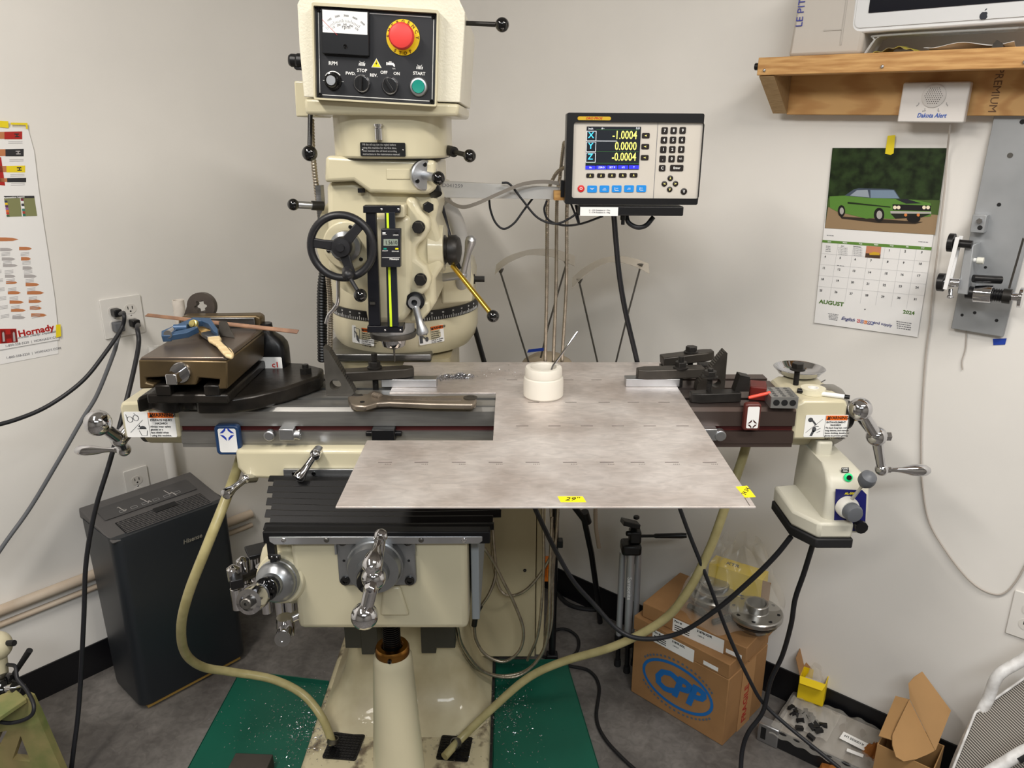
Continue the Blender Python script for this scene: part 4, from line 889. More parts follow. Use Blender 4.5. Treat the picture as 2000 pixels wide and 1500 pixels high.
g.lathe([(0,0)]+pr+[(0,.021)], cw-Vector((.008,-.004,0)), (.8,-.55,0), 18); g.build('worm_screw', NIK, wr)
P2 = zp([(600+x/4, 640+y/4) for x, y in [(358,520),(430,514),(436,530),(396,536),(355,530)]], zW+.011); g = G(); g.prism(P2, .013, Matrix.Translation((0,0,zW-.002))); g.build('jaw', STRAP, wr, bev=.001)
ch = atz(600+1275/4, 640+547/4, zW+.0115); g = G(); g.lathe([(.0085,0),(.0145,0),(.0145,.001),(.0085,.001),(.0085,0)], ch, (0,0,1), 24); g.cyl(ch-Vector((0,0,.0005)), ch+Vector((0,0,.0004)), .0085, n=24); g.build('hanging_hole', STRAP, wr)
g = G(); cp = atz(600+430/4, 640+580/4, zW+.0112); g.cyl(cp, cp+Vector((0,0,.0008)), .005, n=16); g.build('pin_hole', BLKINK, wr)
# ---- magnet tags on the table edge
def tagmag(name, label, x0, y0, x1, y1, D, m, mark, cy):
    a, b = at(x0, y1, D), at(x1, y0, D); w, h = b.x-a.x, b.z-a.z
    t = thing(name, label, 'magnet', ((a.x+b.x)/2, D, a.z))
    M = frame(((a.x+b.x)/2, D, (a.z+b.z)/2), (1,0,0), (0,0,1))
    g = G(); g.prism(rrect(-w/2, w/2, -h/2, h/2, w*.18), .016, M); g.build('body', m, t, bev=.003)
    g = G(); g.prism(rrect(-w*.34, w*.38, -h*.4, h*.4, w*.08), .0006, M, .016); lab = g.build('label_plate', WHITE, t, smooth=0)
    g = G(); r = w*.30
    for k in range(4):
        Mk = M @ Matrix.Translation((w*.02, h*cy, .0167)) @ Matrix.Rotation(k*math.pi/2, 4, 'Z')
        g.prism([(r*.12,r*.22),(r*.30,r*.26),(r*.26,r*.30),(r*.22,r*.12),(r*1.0,r*.06),(r*.06,r*1.0)], .0002, Mk) if False else g.prism([(r*.10,r*.98),(r*.16,r*.52),(r*.52,r*.16),(r*.98,r*.10)], .0002, Mk)
    g.build('star_mark', mark, lab, smooth=0)
tagmag('magnet_block', 'blue magnet block with white star label on the left table edge', 429, 826, 470, 883, 1.494, mat('magnet_blue', (28, 58, 98), .4), mat('star_blue', (30, 60, 170), .5), .22)
tagmag('magnet_block', 'maroon magnet block with white star label on the right table edge', 1447, 784, 1484, 836, 1.494, mat('magnet_maroon', (88, 40, 34), .4), mat('star_maroon', (60, 22, 20), .5), -.24)
# ---- vise
vs0 = TT+.0005
vise = thing('machine_vise', 'heavy brown and black machine vise on the left end of the table', 'vise', (-.64, 1.56, vs0))
VBR = mat('vise_bronze', (104, 88, 62), .34, .6, rgb2=(80, 68, 50), vs=9, bump=.03)
VTOP = mat('vise_top_steel', (114, 102, 92), .34, .7, var=.2, vs=10)
VBLK = mat('vise_black', (44, 40, 36), .3, .3, rgb2=(20, 19, 18), vs=18, bump=.25, bs=60)
zb1 = vs0+.036
g = G(); pl_ = [(-.735,1.475),(-.70,1.45),(-.672,1.449),(-.668,1.462),(-.652,1.470),(-.636,1.462),(-.632,1.448),(-.565,1.448),(-.525,1.468),(-.47,1.52),(-.42,1.60),(-.425,1.66),(-.48,1.70),(-.60,1.715),(-.72,1.69),(-.752,1.60),(-.752,1.45)]
g.prism(pl_, .034, Matrix.Translation((0,0,vs0))); g.build('swivel_base', VBLK, vise, bev=.006)
g = G(); hexnut(g, (-.455, 1.62, zb1-.003), (0,0,1), .014, .014); g.cyl((-.455,1.62,zb1-.003), (-.455,1.62,zb1+.018), .007, n=14); g.build('base_bolt', BOXIDE, vise)
g = G(); g.bx(-.715, -.555, 1.42, 1.70, zb1-.003, zb1+.016); vb = g.build('body', VBLK, vise, bev=.004)
for x in (-.695, -.60):
    g = G(); g.bx(x, x+.03, 1.418, 1.69, zb1+.014, zb1+.035); g.build('guide_rail', VBLK, vb, bev=.002)
Dv = 1.42
P = [(140+x/4, 560+y/4) for x, y in [(520,572),(1216,582),(1216,800),(1112,806),(1110,776),(1150,770),(1155,725),(990,712),(970,770),(760,770),(730,705),(575,712),(580,750),(645,765),(640,795),(530,800)]]
g = G(); g.prism(pk(P, Dv), .235, frame((0, Dv+.235, 0), (1,0,0), (0,0,1))); mj = g.build('movable_jaw', VBR, vise, bev=.003)
tl, trr = at(269, 702, Dv), at(443, 704, Dv)
g = G(); zt = max(tl.z, trr.z)
g.prism([(tl.x+.001,zt-.003),(trr.x-.001,zt-.003),(trr.x-.006,zt+.004),(tl.x+.006,zt+.004)], .232, frame((0, Dv+.234, 0), (1,0,0), (0,0,1))); g.build('jaw_top', VTOP, mj, bev=.002)
sc = at(348, 731, Dv)
g = G(); g.lathe([(0,-.02),(.021,-.02),(.021,.004),(.019,.007),(0,.007)], sc+Vector((.006,0,.004)), (0,-1,0), 32); so = g.build('screw_collar', CHROME, mj)
g = G(); M = frame(sc+Vector((.004,0,.002)), (1,0,0), (0,0,1)); g.prism(rrect(-.0105,.0105,-.0105,.0105,.003), .038, M, .004); g.build('screw_square', CHROME, so, bev=.002)
# fixed jaw at the back
g = G(); P = pk([(440,618),(500,616),(509,621),(512,688),(505,694),(440,694)], 1.672); g.prism([(-.745, P[0][1]-.01), (-.745, vs0+.04), (P[4][0], vs0+.04), (P[3][0], P[3][1]), (P[2][0], P[2][1]), (P[1][0], P[1][1]), (-.735, P[0][1])], .034, frame((0, 1.706, 0), (1,0,0), (0,0,1))); fj = g.build('fixed_jaw', VBR, vise, bev=.004)
g = G(); g.bx(-.735, P[1][0]-.002, 1.664, 1.673, P[3][1]+.03, P[1][1]-.004); g.build('jaw_plate', STEEL, fj, bev=.001)
# ---- on the vise: rule, square head, brush, wedge, ring spanner
zv = zt+.0045
rp = [(283,617),(289,612),(584,644),(580,651)]
_r = [at(x, y, d) for (x, y), d in zip(rp, (1.652,1.658,1.622,1.616))]
one(G().add(_r+[q-Vector((0,0,.0014)) for q in _r], [(3,2,1,0),(4,5,6,7),(0,1,5,4),(1,2,6,5),(2,3,7,6),(3,0,4,7)]), 'steel_rule', mat('rusty_rule', (142, 108, 84), .5, .4, rgb2=(112, 84, 68), vs=30), 'rusty steel rule laid across the top of the vise', 'rule')
SQB = mat('square_blue', (56, 84, 116), .4, .2, var=.15, vs=30)
sq = thing('square_head', 'blue combination square head lying on the vise', 'square head', (-.70, 1.5, zv))
z_ = zv+.001
def px1(pts): return [(140+x/4, 560+y/4) for x, y in pts]
out = zp(px1([(700,385),(700,345),(950,238),(1082,243),(1142,330),(1140,365),(1108,345),(1065,285),(1010,265),(965,268),(780,345),(768,380)]), z_+.009)
def tilt(pts, dz):
    V_ = [at(x, y, 1.515+(656-y)/38*.085) for x, y in px1(pts)]; k = len(V_); g = G()
    g.add(V_+[q+Vector((0,.004,-dz)) for q in V_], [tuple(range(k)), tuple(range(2*k-1, k-1, -1))]+[(i, k+i, k+(i+1) % k, (i+1) % k) for i in range(k)]); return g
tilt([(700,385),(700,345),(950,238),(1082,243),(1142,330),(1140,365),(1108,345),(1065,285),(1010,265),(965,268),(780,345),(768,380)][::-1], .014).build('frame', SQB, sq, bev=.0012)
tilt([(700,385),(768,380),(900,358),(985,318),(980,305),(890,330),(770,355),(705,360)], .012).build('web', SQB, sq, bev=.001)
c = at(*px1([(770,362)])[0], 1.53); g = G(); g.cyl(c+Vector((0,-.012,0)), c+Vector((0,.016,.0)), .0085, n=20); g.build('clamp_screw', CHROME, sq)
c = at(*px1([(845,322)])[0], 1.552); g = G(); g.cyl(c+Vector((-.012,0,0)), c+Vector((.014,.004,0)), .0075, n=18); g.build('vial_tube', SQB, sq)
c = at(*px1([(965,292)])[0], 1.57); g = G(); g.lathe([(0,0),(.009,0),(.009,.006),(.007,.007),(.007,.011),(0,.011)], c, (-.3,-.8,.3), 16); g.build('brass_nut', mat('pale_brass', (206, 190, 120), .35, .8), sq)
br_ = thing('paint_brush', 'small chip brush with pale wooden handle lying on the vise', 'brush', atz(410, 665, zv))
hp = zp(px1([(1060,398),(1160,388),(1170,405),(1165,425),(1200,460),(1250,490),(1268,520),(1262,542),(1240,548),(1200,535),(1165,500),(1130,455),(1090,430),(1070,420)]), zv+.012)
g = G(); g.prism(hp, .008, Matrix.Translation((0,0,zv+.006))); hb = g.build('handle', mat('pale_wood', (226, 204, 160), .5, wood=0, rgb2=(206, 180, 134), vs=20, stretch=(1,8,1)), br_, bev=.003)
g = G(); g.prism(zp(px1([(1010,365),(1110,345),(1160,388),(1060,400)]), zv+.012), .009, Matrix.Translation((0,0,zv+.0055))); g.build('ferrule', STEEL, br_, bev=.001)
g = G(); g.prism(zp(px1([(975,325),(1040,305),(1090,320),(1112,346),(1012,366)]), zv+.012), .010, Matrix.Translation((0,0,zv+.005))); g.build('bristles', mat('bristle', (190, 160, 104), .8, rgb2=(150, 118, 66), vs=120, stretch=(1,.2,1), bump=.5, bs=300), br_, bev=.001)
g = G(); a = atz(*px1([(1250,512)])[0], zv+.0142); b = atz(*px1([(1190,440)])[0], zv+.0142)
g.tube([b, a], .0007, 6, 1); g.build('handle_print', BLKINK, hb)
w0, w1, w2 = (atz(*q, zv) for q in px1([(1148,385),(1278,402),(1232,352)]))
g = G(); zt_ = at(*px1([(1165,265)])[0], w0.y+.02).z
g.add([w0, w1, w2, Vector((w0.x+.0, w0.y+.03, zv)), at(*px1([(1148,272)])[0], w0.y+.015), at(*px1([(1212,268)])[0], w0.y+.018), at(*px1([(1205,275)])[0], w0.y+.03), Vector((w0.x, w0.y+.03, zt_-.003))], [(3,2,1,0),(0,1,5,4),(1,2,6,5),(2,3,7,6),(3,0,4,7),(4,5,6,7)])
one(g, 'steel_wedge', STRAP, 'dark steel wedge standing on the vise beside the brush', 'wedge', bev=.001)
# ring spanner leaning behind
c = at(395, 598, 1.725); mp_ = mpp(598, 1.725)
sp_ = thing('ring_spanner', 'dark spanner with star-shaped ring end standing behind the vise', 'spanner', c-Vector((.03,0,.06)))
r = 27*mp_
star = []
for i in range(24):
    a = 2*math.pi*i/24; rr = (12.5 if i % 4 < 2 else 9)*mp_; star.append((rr*math.cos(a), rr*math.sin(a)))
pts = [(r*math.cos(math.radians(a)), r*math.sin(math.radians(a))) for a in range(-60, 181, 12)]+[(-36*mp_, -22*mp_), (-40*mp_, -60*mp_), (-14*mp_, -60*mp_)]
g = G(); g.shape([pts, star[::-1]], .018, frame(c, (1,0,0), (0,.12,1))); g.build('ring', mat('spanner_steel', (88, 80, 74), .45, .6, var=.3, vs=30), sp_, bev=.002)
# oil bottle behind the vise
c = at(532, 700, 1.685); c.z = TT+.0005
ob = thing('oil_bottle', 'black plastic oil bottle with white label behind the vise', 'bottle', c)
g = G()
def bs(z, hw, hd, x=0, r=.012): return [Vector((x+a, b, z)) for a, b in rrect(-hw, hw, -hd, hd, r, 4)]
g.loft([bs(0,.034,.026),(bs(.004,.036,.028)),bs(.07,.036,.028),bs(.085,.034,.026),bs(.098,.026,.022),bs(.108,.018,.018,-.006),bs(.118,.015,.015,-.008)]); g.build('body', BLACK, ob, w=False)
g = G(); g.cyl((-.008,0,.117), (-.008,0,.132), .016, .0145, 24); g.build('cap', BLACK, ob, w=False)
g = G(); g.prism(rrect(-.03,.03,.012,.06,.003), .0006, frame((0,-.0282,0), (1,0,0), (0,0,1))); lb_ = g.build('label_sticker', WHITE, ob, w=False, smooth=0)
g = G(); g.text('c1', .018, frame((.015,-.029,.042), (1,0,0), (0,0,1)), bold=.02); g.build('lettering', mat('red_ink', (196, 40, 30), .6), lb_, w=False, smooth=0)
# ================================================================== digital readout on its arm
DD = 1.66
dro = thing('digital_readout', 'black framed digital readout showing yellow axis figures on a side arm', 'digital readout', at(1235, 400, DD))
qa, qb, qc, qd = (at(*q, DD) for q in ((1108,219),(1375,223),(1360,400),(1102,398)))
cx = (qa.x+qb.x+qc.x+qd.x)/4; cz = (qa.z+qb.z+qc.z+qd.z)/4; DW = (qb.x-qa.x+qc.x-qd.x)/2; DH = (qa.z-qd.z+qb.z-qc.z)/2
DM = frame((cx, DD, cz), (1,0,-.006), (0,.0,1))
def dl(x, y):
    """point of the readout's face, from the 2000x1500 close view coordinates"""
    v = (y-(135+20*(x-340)/1340))/900; u = (x-(340-35*v))/(1340-50*v); return ((u-.5)*DW, (.5-v)*DH)
def DP(x, y, z=0.0): a, b = dl(x, y); return DM @ Matrix.Translation((a, b, z))
def dq(g, x0, y0, x1, y1, h, z0=0.0, r=.0008):
    a, b = dl(x0, y0), dl(x1, y0); c, d = dl(x1, y1), dl(x0, y1)
    X0, X1, Y0, Y1 = (a[0]+d[0])/2, (b[0]+c[0])/2, (c[1]+d[1])/2, (a[1]+b[1])/2
    g.prism(rrect(X0, X1, Y0, Y1, r, 3), h, DM, z0); return g
g = G(); g.prism(rrect(-DW/2, DW/2, -DH/2, DH/2, .004), .045, DM, -.045); g.build('housing', BLACK, dro, bev=.002)
g = G(); i0, i1 = dl(405,225), dl(1590,985); g.shape([rrect(-DW/2, DW/2, -DH/2, DH/2, .004), rrect(i0[0], i1[0]+.004, i1[1]-.001, i0[1], .005)[::-1]], .008, DM @ Matrix.Translation((0,0,.004))); g.build('bezel', BLACK, dro, bev=.0012)
g = G(); g.prism(rrect(i0[0], i1[0]+.004, i1[1]-.001, i0[1], .003), .002, DM); fp = g.build('face_plate', mat('readout_silver', (206, 200, 190), .4), dro, smooth=0)
Z = .0021
g = dq(G(), 1197, 235, 1202, 985, .0003, Z); g.build('divider', GREYINK, fp, smooth=0)
g = dq(G(), 440, 175, 765, 210, .0012, .008, .003); bd = g.build('badge', mat('badge_gold', (226, 186, 60), .35, .4), dro, smooth=0)
g = G(); g.text('DRO PROS', .0062, DP(600, 192, .0095), bold=.03, shear=.2, sx=1.1); g.build('lettering', mat('badge_red', (190, 60, 20), .5), bd, smooth=0)
SCRN = mat('screen_dark', (30, 34, 40), .25, emit=.35)
g = dq(G(), 522, 272, 1048, 690, .0012, Z, .0004); scr = g.build('screen', SCRN, fp, smooth=0)
zz = Z+.0013
EY = mat('digit_yellow', (236, 232, 110), .5, emit=.75); EC = mat('axis_cyan', (70, 200, 250), .5, emit=.7); EW = mat('screen_white', (230, 235, 240), .5, emit=.6); EB = mat('screen_blue', (40, 44, 220), .5, emit=.6); EG = mat('screen_green', (50, 110, 50), .5, emit=.4)
g = G()
for t, x, y in (('-1.0004',1022,360),('0.0000',1017,467),('-0.0004',1010,572)): g.text(t, .0232, DP(x, y, zz), 'RIGHT', sx=.72, bold=.006)
g.build('figures', EY, scr, smooth=0)
g = G()
for t, x, y in (('X',572,355),('Y',567,460),('Z',562,565)): g.text(t, .0165, DP(x, y, zz), bold=.01)
g.build('axis_letters', EC, scr, smooth=0)
g = G()
for i, y in enumerate((312, 417, 522)):
    x = 530-5*i; a, b = dl(x, y), dl(x+90, y+98)
    g.shape([[(a[0],a[1]),(b[0],a[1]),(b[0],b[1]),(a[0],b[1])], [(a[0]+.0008,a[1]-.0008),(a[0]+.0008,b[1]+.0008),(b[0]-.0008,b[1]+.0008),(b[0]-.0008,a[1]-.0008)]], .0002, DM @ Matrix.Translation((0,0,zz)))
dq(g, 622, 409, 825, 413, .0002, zz, .0001)
g.text('inch', .006, DP(570, 290, zz)); g.text('0.0', .006, DP(1030, 292, zz)); g.text('#--', .005, DP(690, 288, zz))
g.build('screen_marks', EW, scr, smooth=0)
g = G(); dq(g, 622, 303, 1040, 305, .0002, zz, .0001); dq(g, 622, 515, 1035, 518, .0002, zz, .0001); dq(g, 520, 628, 1035, 631, .0002, zz, .0001); g.build('screen_rules', EG, scr, smooth=0, kind='stuff')
for i in range(5):
    g = dq(G(), 513+106*i, 652, 513+106*i+98, 688, .0003, zz, .0006); sk = g.build('soft_key', EB, scr, smooth=0)
    g = G(); g.text(('Fn','ZERO','SET P','1/2','T')[i], .005, DP(562+106*i, 670, zz+.0005)); g.build('key_text', EW, sk, smooth=0)
KEY = mat('key_dark', (34, 28, 26), .35)
def key(x, y, w, h, t=None, tm=WHITE, m=KEY, arrow=None, sz=.008, rnd=None, am=None):
    g = G()
    if rnd: g.lathe([(0,0),(rnd,0),(rnd,.0014),(rnd*.9,.0018),(0,.0018)], (DP(x, y, Z)).translation, DM.to_3x3() @ Vector((0,0,1)), 24)
    else: dq(g, x-w/2, y-h/2, x+w/2, y+h/2, .0016, Z, .0022)
    k = g.build('key', m, fp, bev=.0003)
    g = G()
    if t: g.text(t, sz, DP(x, y, Z+.002), bold=.02)
    if arrow is not None:
        r = .0032; g.prism([(r*math.cos(a+arrow), r*math.sin(a+arrow)) for a in (0, 2.5)]+[(-r*.35*math.cos(arrow), -r*.35*math.sin(arrow))]+[(r*math.cos(arrow-2.5), r*math.sin(arrow-2.5))], .0003, DP(x, y, Z+.0018))
    if t or arrow is not None: g.build('key_mark', tm, k, smooth=0)
    return k
CREAMY = mat('key_yellow', (240, 232, 140), .5)
for y, x in ((362,1107),(468,1100),(576,1093)): key(x, y, 76, 52, arrow=math.pi, tm=CREAMY)
for i in range(5): key(558+106*i, 750, 76, 44, arrow=math.pi/2, tm=CREAMY)
for r, row in enumerate(('789','456','123','.0')):
    for c_, ch in enumerate(row): key(1292-8*r+88*c_, 315+92*r, 62, 66, ch)
key(1443, 591, 62, 66, '+/-', sz=.006); key(1262, 682, 64, 62, 'C'); key(1404, 682, 130, 62, 'Enter', sz=.0066)
for x, y, a in ((1340,783,math.pi/2),(1281,838,math.pi),(1390,838,0),(1332,895,-math.pi/2)): key(x, y, 0, 0, arrow=a, tm=CREAMY, rnd=.0058)
key(1470, 917, 0, 0, '\\?', rnd=.0068, sz=.007)
key(467, 880, 0, 0, 'O', rnd=.0073, m=mat('key_red', (206, 36, 40), .4), sz=.008)
KB = mat('key_blue', (30, 140, 226), .4)
for i in range(5):
    k = key(575+120*i, 885, 94, 70, m=KB)
    g = G()
    for P in (((-.004,.002),(.0,-.001),(.004,.002)), ((-.004,-.002),(.004,-.002)), ((-.004,.003),(-.004,-.003),(.004,-.003)), ((-.004,-.001),(.003,-.001)), ((-.003,.003),(-.003,-.003),(.004,-.003)))[i:i+1]:
        for a, b in zip(P, P[1:]): g.prism(line2(a, b, .0009), .0002, DP(575+120*i, 885, Z+.0018))
    g.prism([(-.002,.0015),(.003,.0015),(.003,.0008),(-.002,.0008)], .0002, DP(575+120*i, 885, Z+.0018))
    g.build('key_mark', WHITE, k, smooth=0)
# tray under the console with its paper label
g = G(); a, b = dl(440,1052), dl(1452,1165); g.prism(rrect(a[0], b[0], b[1], a[1], .003), .06, DM, -.05); ty = g.build('lower_case', BLACK, dro, bev=.002)
g = dq(G(), 452, 1066, 820, 1156, .0006, .0105, .0004); lb_ = g.build('paper_label', WHITE, ty, smooth=0)
g = G(); g.text('X - CW Rotation is + Pos', .0042, DP(640, 1098, .0115)); g.text('Y - CW Rotation is - Neg', .0042, DP(640, 1120, .0115)); g.build('lettering', GREYINK, lb_, smooth=0)
g = G(); p = at(1217, 424, 1.68); g.cyl(p+Vector((0,0,.004)), p-Vector((0,0,.006)), .006, n=16); g.cyl(p-Vector((0,0,.004)), p-Vector((0,0,.016)), .004, n=12); g.build('plug', BLACK, dro)
g = G(); p = at(1100, 368, 1.70); g.box(p, (.012,.03,.034)); g.build('arm_clamp', BLACK, dro)
# arm
ap = [at(*q, 1.715) for q in ((850,353),(1092,366),(1096,390),(850,386))]
arm = thing('support_arm', 'pale aluminium bar arm carrying the readout beside the mill head', 'arm', at(860, 386, 1.72))
g = G(); g.prism([(q.x, q.z) for q in ap], .02, frame((0, 1.735, 0), (1,0,0), (0,0,1))); ab = g.build('bar', mat('raw_aluminium', (206, 205, 202), .42, .5, var=.08, vs=12), arm, bev=.001)
g = G(); g.text('D041259', .0105, frame(at(884, 363, 1.7147), (1,0,-.05), (0,0,1)), sx=1.15); g.build('stamped_number', GREYINK, ab, smooth=0)
g = G(); p = at(1092, 381, 1.705); g.box(p, (.024,.03,.02)); g.build('wood_block', mat('pine_block', (206, 160, 96), .6, rgb2=(180, 130, 70), vs=30, stretch=(1,6,6)), arm, bev=.001)
g = G(); g.bx(at(850,370,1.72).x-.10, at(852,370,1.72).x, 1.725, 1.74, ap[3].z+.003, ap[0].z-.003); g.build('arm_root', DSTEEL, arm)
# ribbon cable and cords
def ribbon(pts, w, th):
    P = spline(pts, 8); g = G(); secs = []
    for q in P: secs.append([q+Vector(d) for d in ((0,-th,-w),(0,th,-w),(0,th,w),(0,-th,w))])
    return g.loft(secs)
one(ribbon([at(868,388,1.69), at(900,404,1.68), at(930,398,1.675), at(975,378,1.68), at(1020,360,1.69), at(1060,355,1.70), at(1092,358,1.70)], .004, .0011), 'ribbon_cable', mat('ribbon_grey', (126, 120, 112), .45), 'flat grey ribbon cable draped across the aluminium arm', 'cable')
def cord(name, pts, r, label, m=CORDBLK, cat='cable', k=8, group=None): return one(G().tube([at(*p) for p in pts], r, 10, k), name, m, label, cat, group)
cord('thin_cable', [(980,357,1.70),(996,360,1.70),(1020,390,1.70),(1050,425,1.70),(1085,437,1.70),(1115,425,1.70),(1132,410,1.70)], .0024, 'thin black cable sagging from the top of the aluminium arm')
cord('thin_cable', [(955,384,1.74),(958,410,1.74),(968,435,1.74),(984,447,1.74),(1004,436,1.74),(1022,412,1.745),(1040,388,1.75)], .0024, 'thin black cable hanging in a loop below the aluminium arm')
cord('thin_cable', [(1068,392,1.72),(1063,410,1.72),(1072,430,1.72),(1100,440,1.72),(1135,437,1.71),(1178,422,1.70)], .0024, 'thin black cable looping under the readout to the left')
cord('thin_cable', [(1115,398,1.70),(1124,420,1.70),(1131,438,1.70),(1128,418,1.70),(1124,400,1.70)], .0022, 'doubled black cable hanging at the lower left of the readout')
cord('thick_cable', [(1199,420,1.70),(1203,470,1.72),(1210,540,1.75),(1222,610,1.78),(1243,700,1.82),(1262,790,1.86),(1270,880,1.88)], .0062, 'thick black cable dropping from the readout behind the sheet')
cord('thick_cable', [(1223,420,1.69),(1228,435,1.685),(1245,444,1.68),(1262,440,1.685),(1276,424,1.69)], .0052, 'short thick black cable loop under the readout')
# three hanging conduits
for i, (pts, lb__) in enumerate((([(1110,300,1.74),(1103,278,1.76),(1099,300,1.77),(1094,345,1.78)], 'steel conduit arching behind the top left of the readout'),
    ([(1106,325,1.74),(1090,335,1.75),(1080,350,1.755),(1072,372,1.76),(1069,420,1.79),(1068,560,1.80),(1065,700,1.82),(1063,830,1.84),(1060,990,1.86),(1062,1100,1.87),(1052,1230,1.88),(1030,1290,1.90)], 'leftmost of the three steel conduits hanging left of the readout'),
    ([(1094,345,1.78),(1088,392,1.79),(1086,560,1.80),(1081,700,1.82),(1078,830,1.84),(1076,990,1.86),(1080,1060,1.87),(1076,1150,1.88),(1062,1270,1.90)], 'middle one of the three steel conduits hanging left of the readout'),
    ([(1108,392,1.75),(1107,430,1.78),(1106,560,1.80),(1098,700,1.82),(1092,830,1.84),(1090,990,1.86),(1078,1080,1.87),(1030,1150,1.88),(985,1160,1.89),(965,1110,1.89),(958,1000,1.89)], 'rightmost of the three steel conduits hanging left of the readout'))):
    one(ribbed(G(), [at(*p) for p in pts], .0046, .0045, .0008, 10), 'steel_conduit', WIRES, lb__, 'conduit', 'steel conduits by the readout')
# clear arched guards on rods behind
GUARD = mat('frosted_guard', (214, 206, 192), .35, alpha=.55)
GD = 2.08
def guard(arc, r1, r2, label, depth=.05):
    t = thing('arched_guard', label, 'guard', at(*r1[-1], GD))
    P = spline([at(*q, GD) for q in arc], 8); n = len(P)-1
    g = G()
    def fn(u, v):
        q = P[round(u*n)]; return (q.x+v*.004, GD-.02+v*depth, q.z-.014*(1-v)*(0.4+abs(2*u-1)))
    g.sheet(fn, n, 4, .0016); g.build('arched_strip', GUARD, t)
    for r in (r1, r2):
        g = G(); g.tube([at(*q, GD) for q in r], .0026, 8, 1); g.cyl(at(*r[0], GD)+Vector((0,0,.012)), at(*r[0], GD), .009, .004, 14); g.build('rod', DSTEEL, t)
    return t
guard([(966,520),(985,506),(1010,496),(1045,489),(1085,491),(1122,503)], [(978,533),(1028,694),(1040,730)], [(1106,516),(1070,640),(1056,700)], 'frosted arched guard on two thin rods, left one behind the table')
guard([(1116,546),(1140,526),(1170,510),(1205,503),(1240,508),(1267,518)], [(1132,553),(1168,712),(1175,745)], [(1250,524),(1222,630),(1202,712)], 'frosted arched guard on two thin rods, right one behind the thick cable')
# stand with a beige dome that carries the rods
stn = thing('guard_stand', 'black stand with a beige dome behind the table', 'stand', (.16, 2.12, 0))
dc = at(1068, 742, GD+.03)
g = G(); g.lathe([(0,-.01),(.085,-.01),(.088,0),(.084,.03),(.068,.058),(.04,.075),(0,.082)], dc, (0,0,1), 40); g.build('dome', mat('beige_dome', (164, 150, 128), .5), stn)
g = G(); p = at(1045, 686, GD-.01); g.prism([(-.022,-.004),(.024,.002),(.026,.012),(-.018,.006)], .0012, frame(p, (1,0,0), (0,-.3,1))); g.build('blue_tape', mat('blue_tape', (28, 62, 160), .5), stn)
lp = atz(1078, 1290, 0); lp.z = 0
g = G(); g.tube([Vector((dc.x, dc.y, dc.z)), at(1085,1000,2.07), Vector((lp.x, lp.y, .012))], .011, 12, 1); g.build('leg', BLACK, stn)
g = G(); g.box((lp.x, lp.y, .014), (.035,.03,.027)); g.build('foot', RUBBER, stn, bev=.003)
g = G(); p = at(1092, 1060, 2.06); g.box(p, (.022,.026,.022)); g.build('collar', BLACK, stn, bev=.002)
g = G(); g.tube([at(1118,985,2.10), at(1141,1015,2.12), at(1155,1080,2.16), at(1167,1165,2.22), atz(1172,1215,.006)], .0095, 12, 1); g.build('leg', BLACK, stn)
g = G(); g.cyl(at(1141,1000,2.12), at(1147,1020,2.13), .014, n=16); g.build('collar', BLACK, stn)
one(ribbed(G(), [at(1163,940,2.05), at(1163,990,2.05), at(1164,1030,2.05), at(1170,1070,2.05)], .0065, .006, .0006), 'braided_hose', mat('braid', (172, 156, 138), .5), 'short braided hose end hanging below the sheet near the silver tripod', 'hose')
g = G(); g.tube([at(924,630,2.0), at(945,705,2.02), at(985,850,2.05)], .007, 10, 1); one(g, 'black_strut', BLACK, 'black strut slanting down at the right of the mill turret', 'strut')
# electrical cabinet on the column's right, with loops of conduit
cb = thing('electrical_cabinet', 'beige electrical cabinet beside the mill column under the sheet', 'cabinet', (-.02, 2.02, .08))
g = G(); x0, x1, x2 = at(917,1283,1.95).x, at(1045,1283,1.95).x, at(1059,1283,1.95).x
zb_ = at(980, 1283, 1.95).z
g.bx(x0, x1-.001, 1.95, 2.20, zb_, .92); g.build('body', mat('cabinet_beige', (190, 178, 146), .5, var=.06, vs=5), cb, bev=.003)
g = G(); g.bx(x1+.001, x2+.004, 1.952, 2.20, zb_+.005, .92); g.build('side_door', MATS['cabinet_beige'], cb, bev=.003)
g = G(); p = at(1025, 1114, 1.949); g.sph(p, .005, 12, 8); g.build('screw', BLACK, cb)
g = G(); p = at(1067, 1118, 1.95); g.box(p+Vector((.0,.02,0)), (.02,.03,.07)); g.box(p+Vector((.006,.004,.0)), (.014,.02,.03)); g.build('orange_switch', mat('orange_plastic', (232, 122, 20), .4), cb, bev=.003)
g = G(); g.bx(x0-.045, x0, 2.0, 2.05, .3, .8); g.build('mount', CREAM, cb)
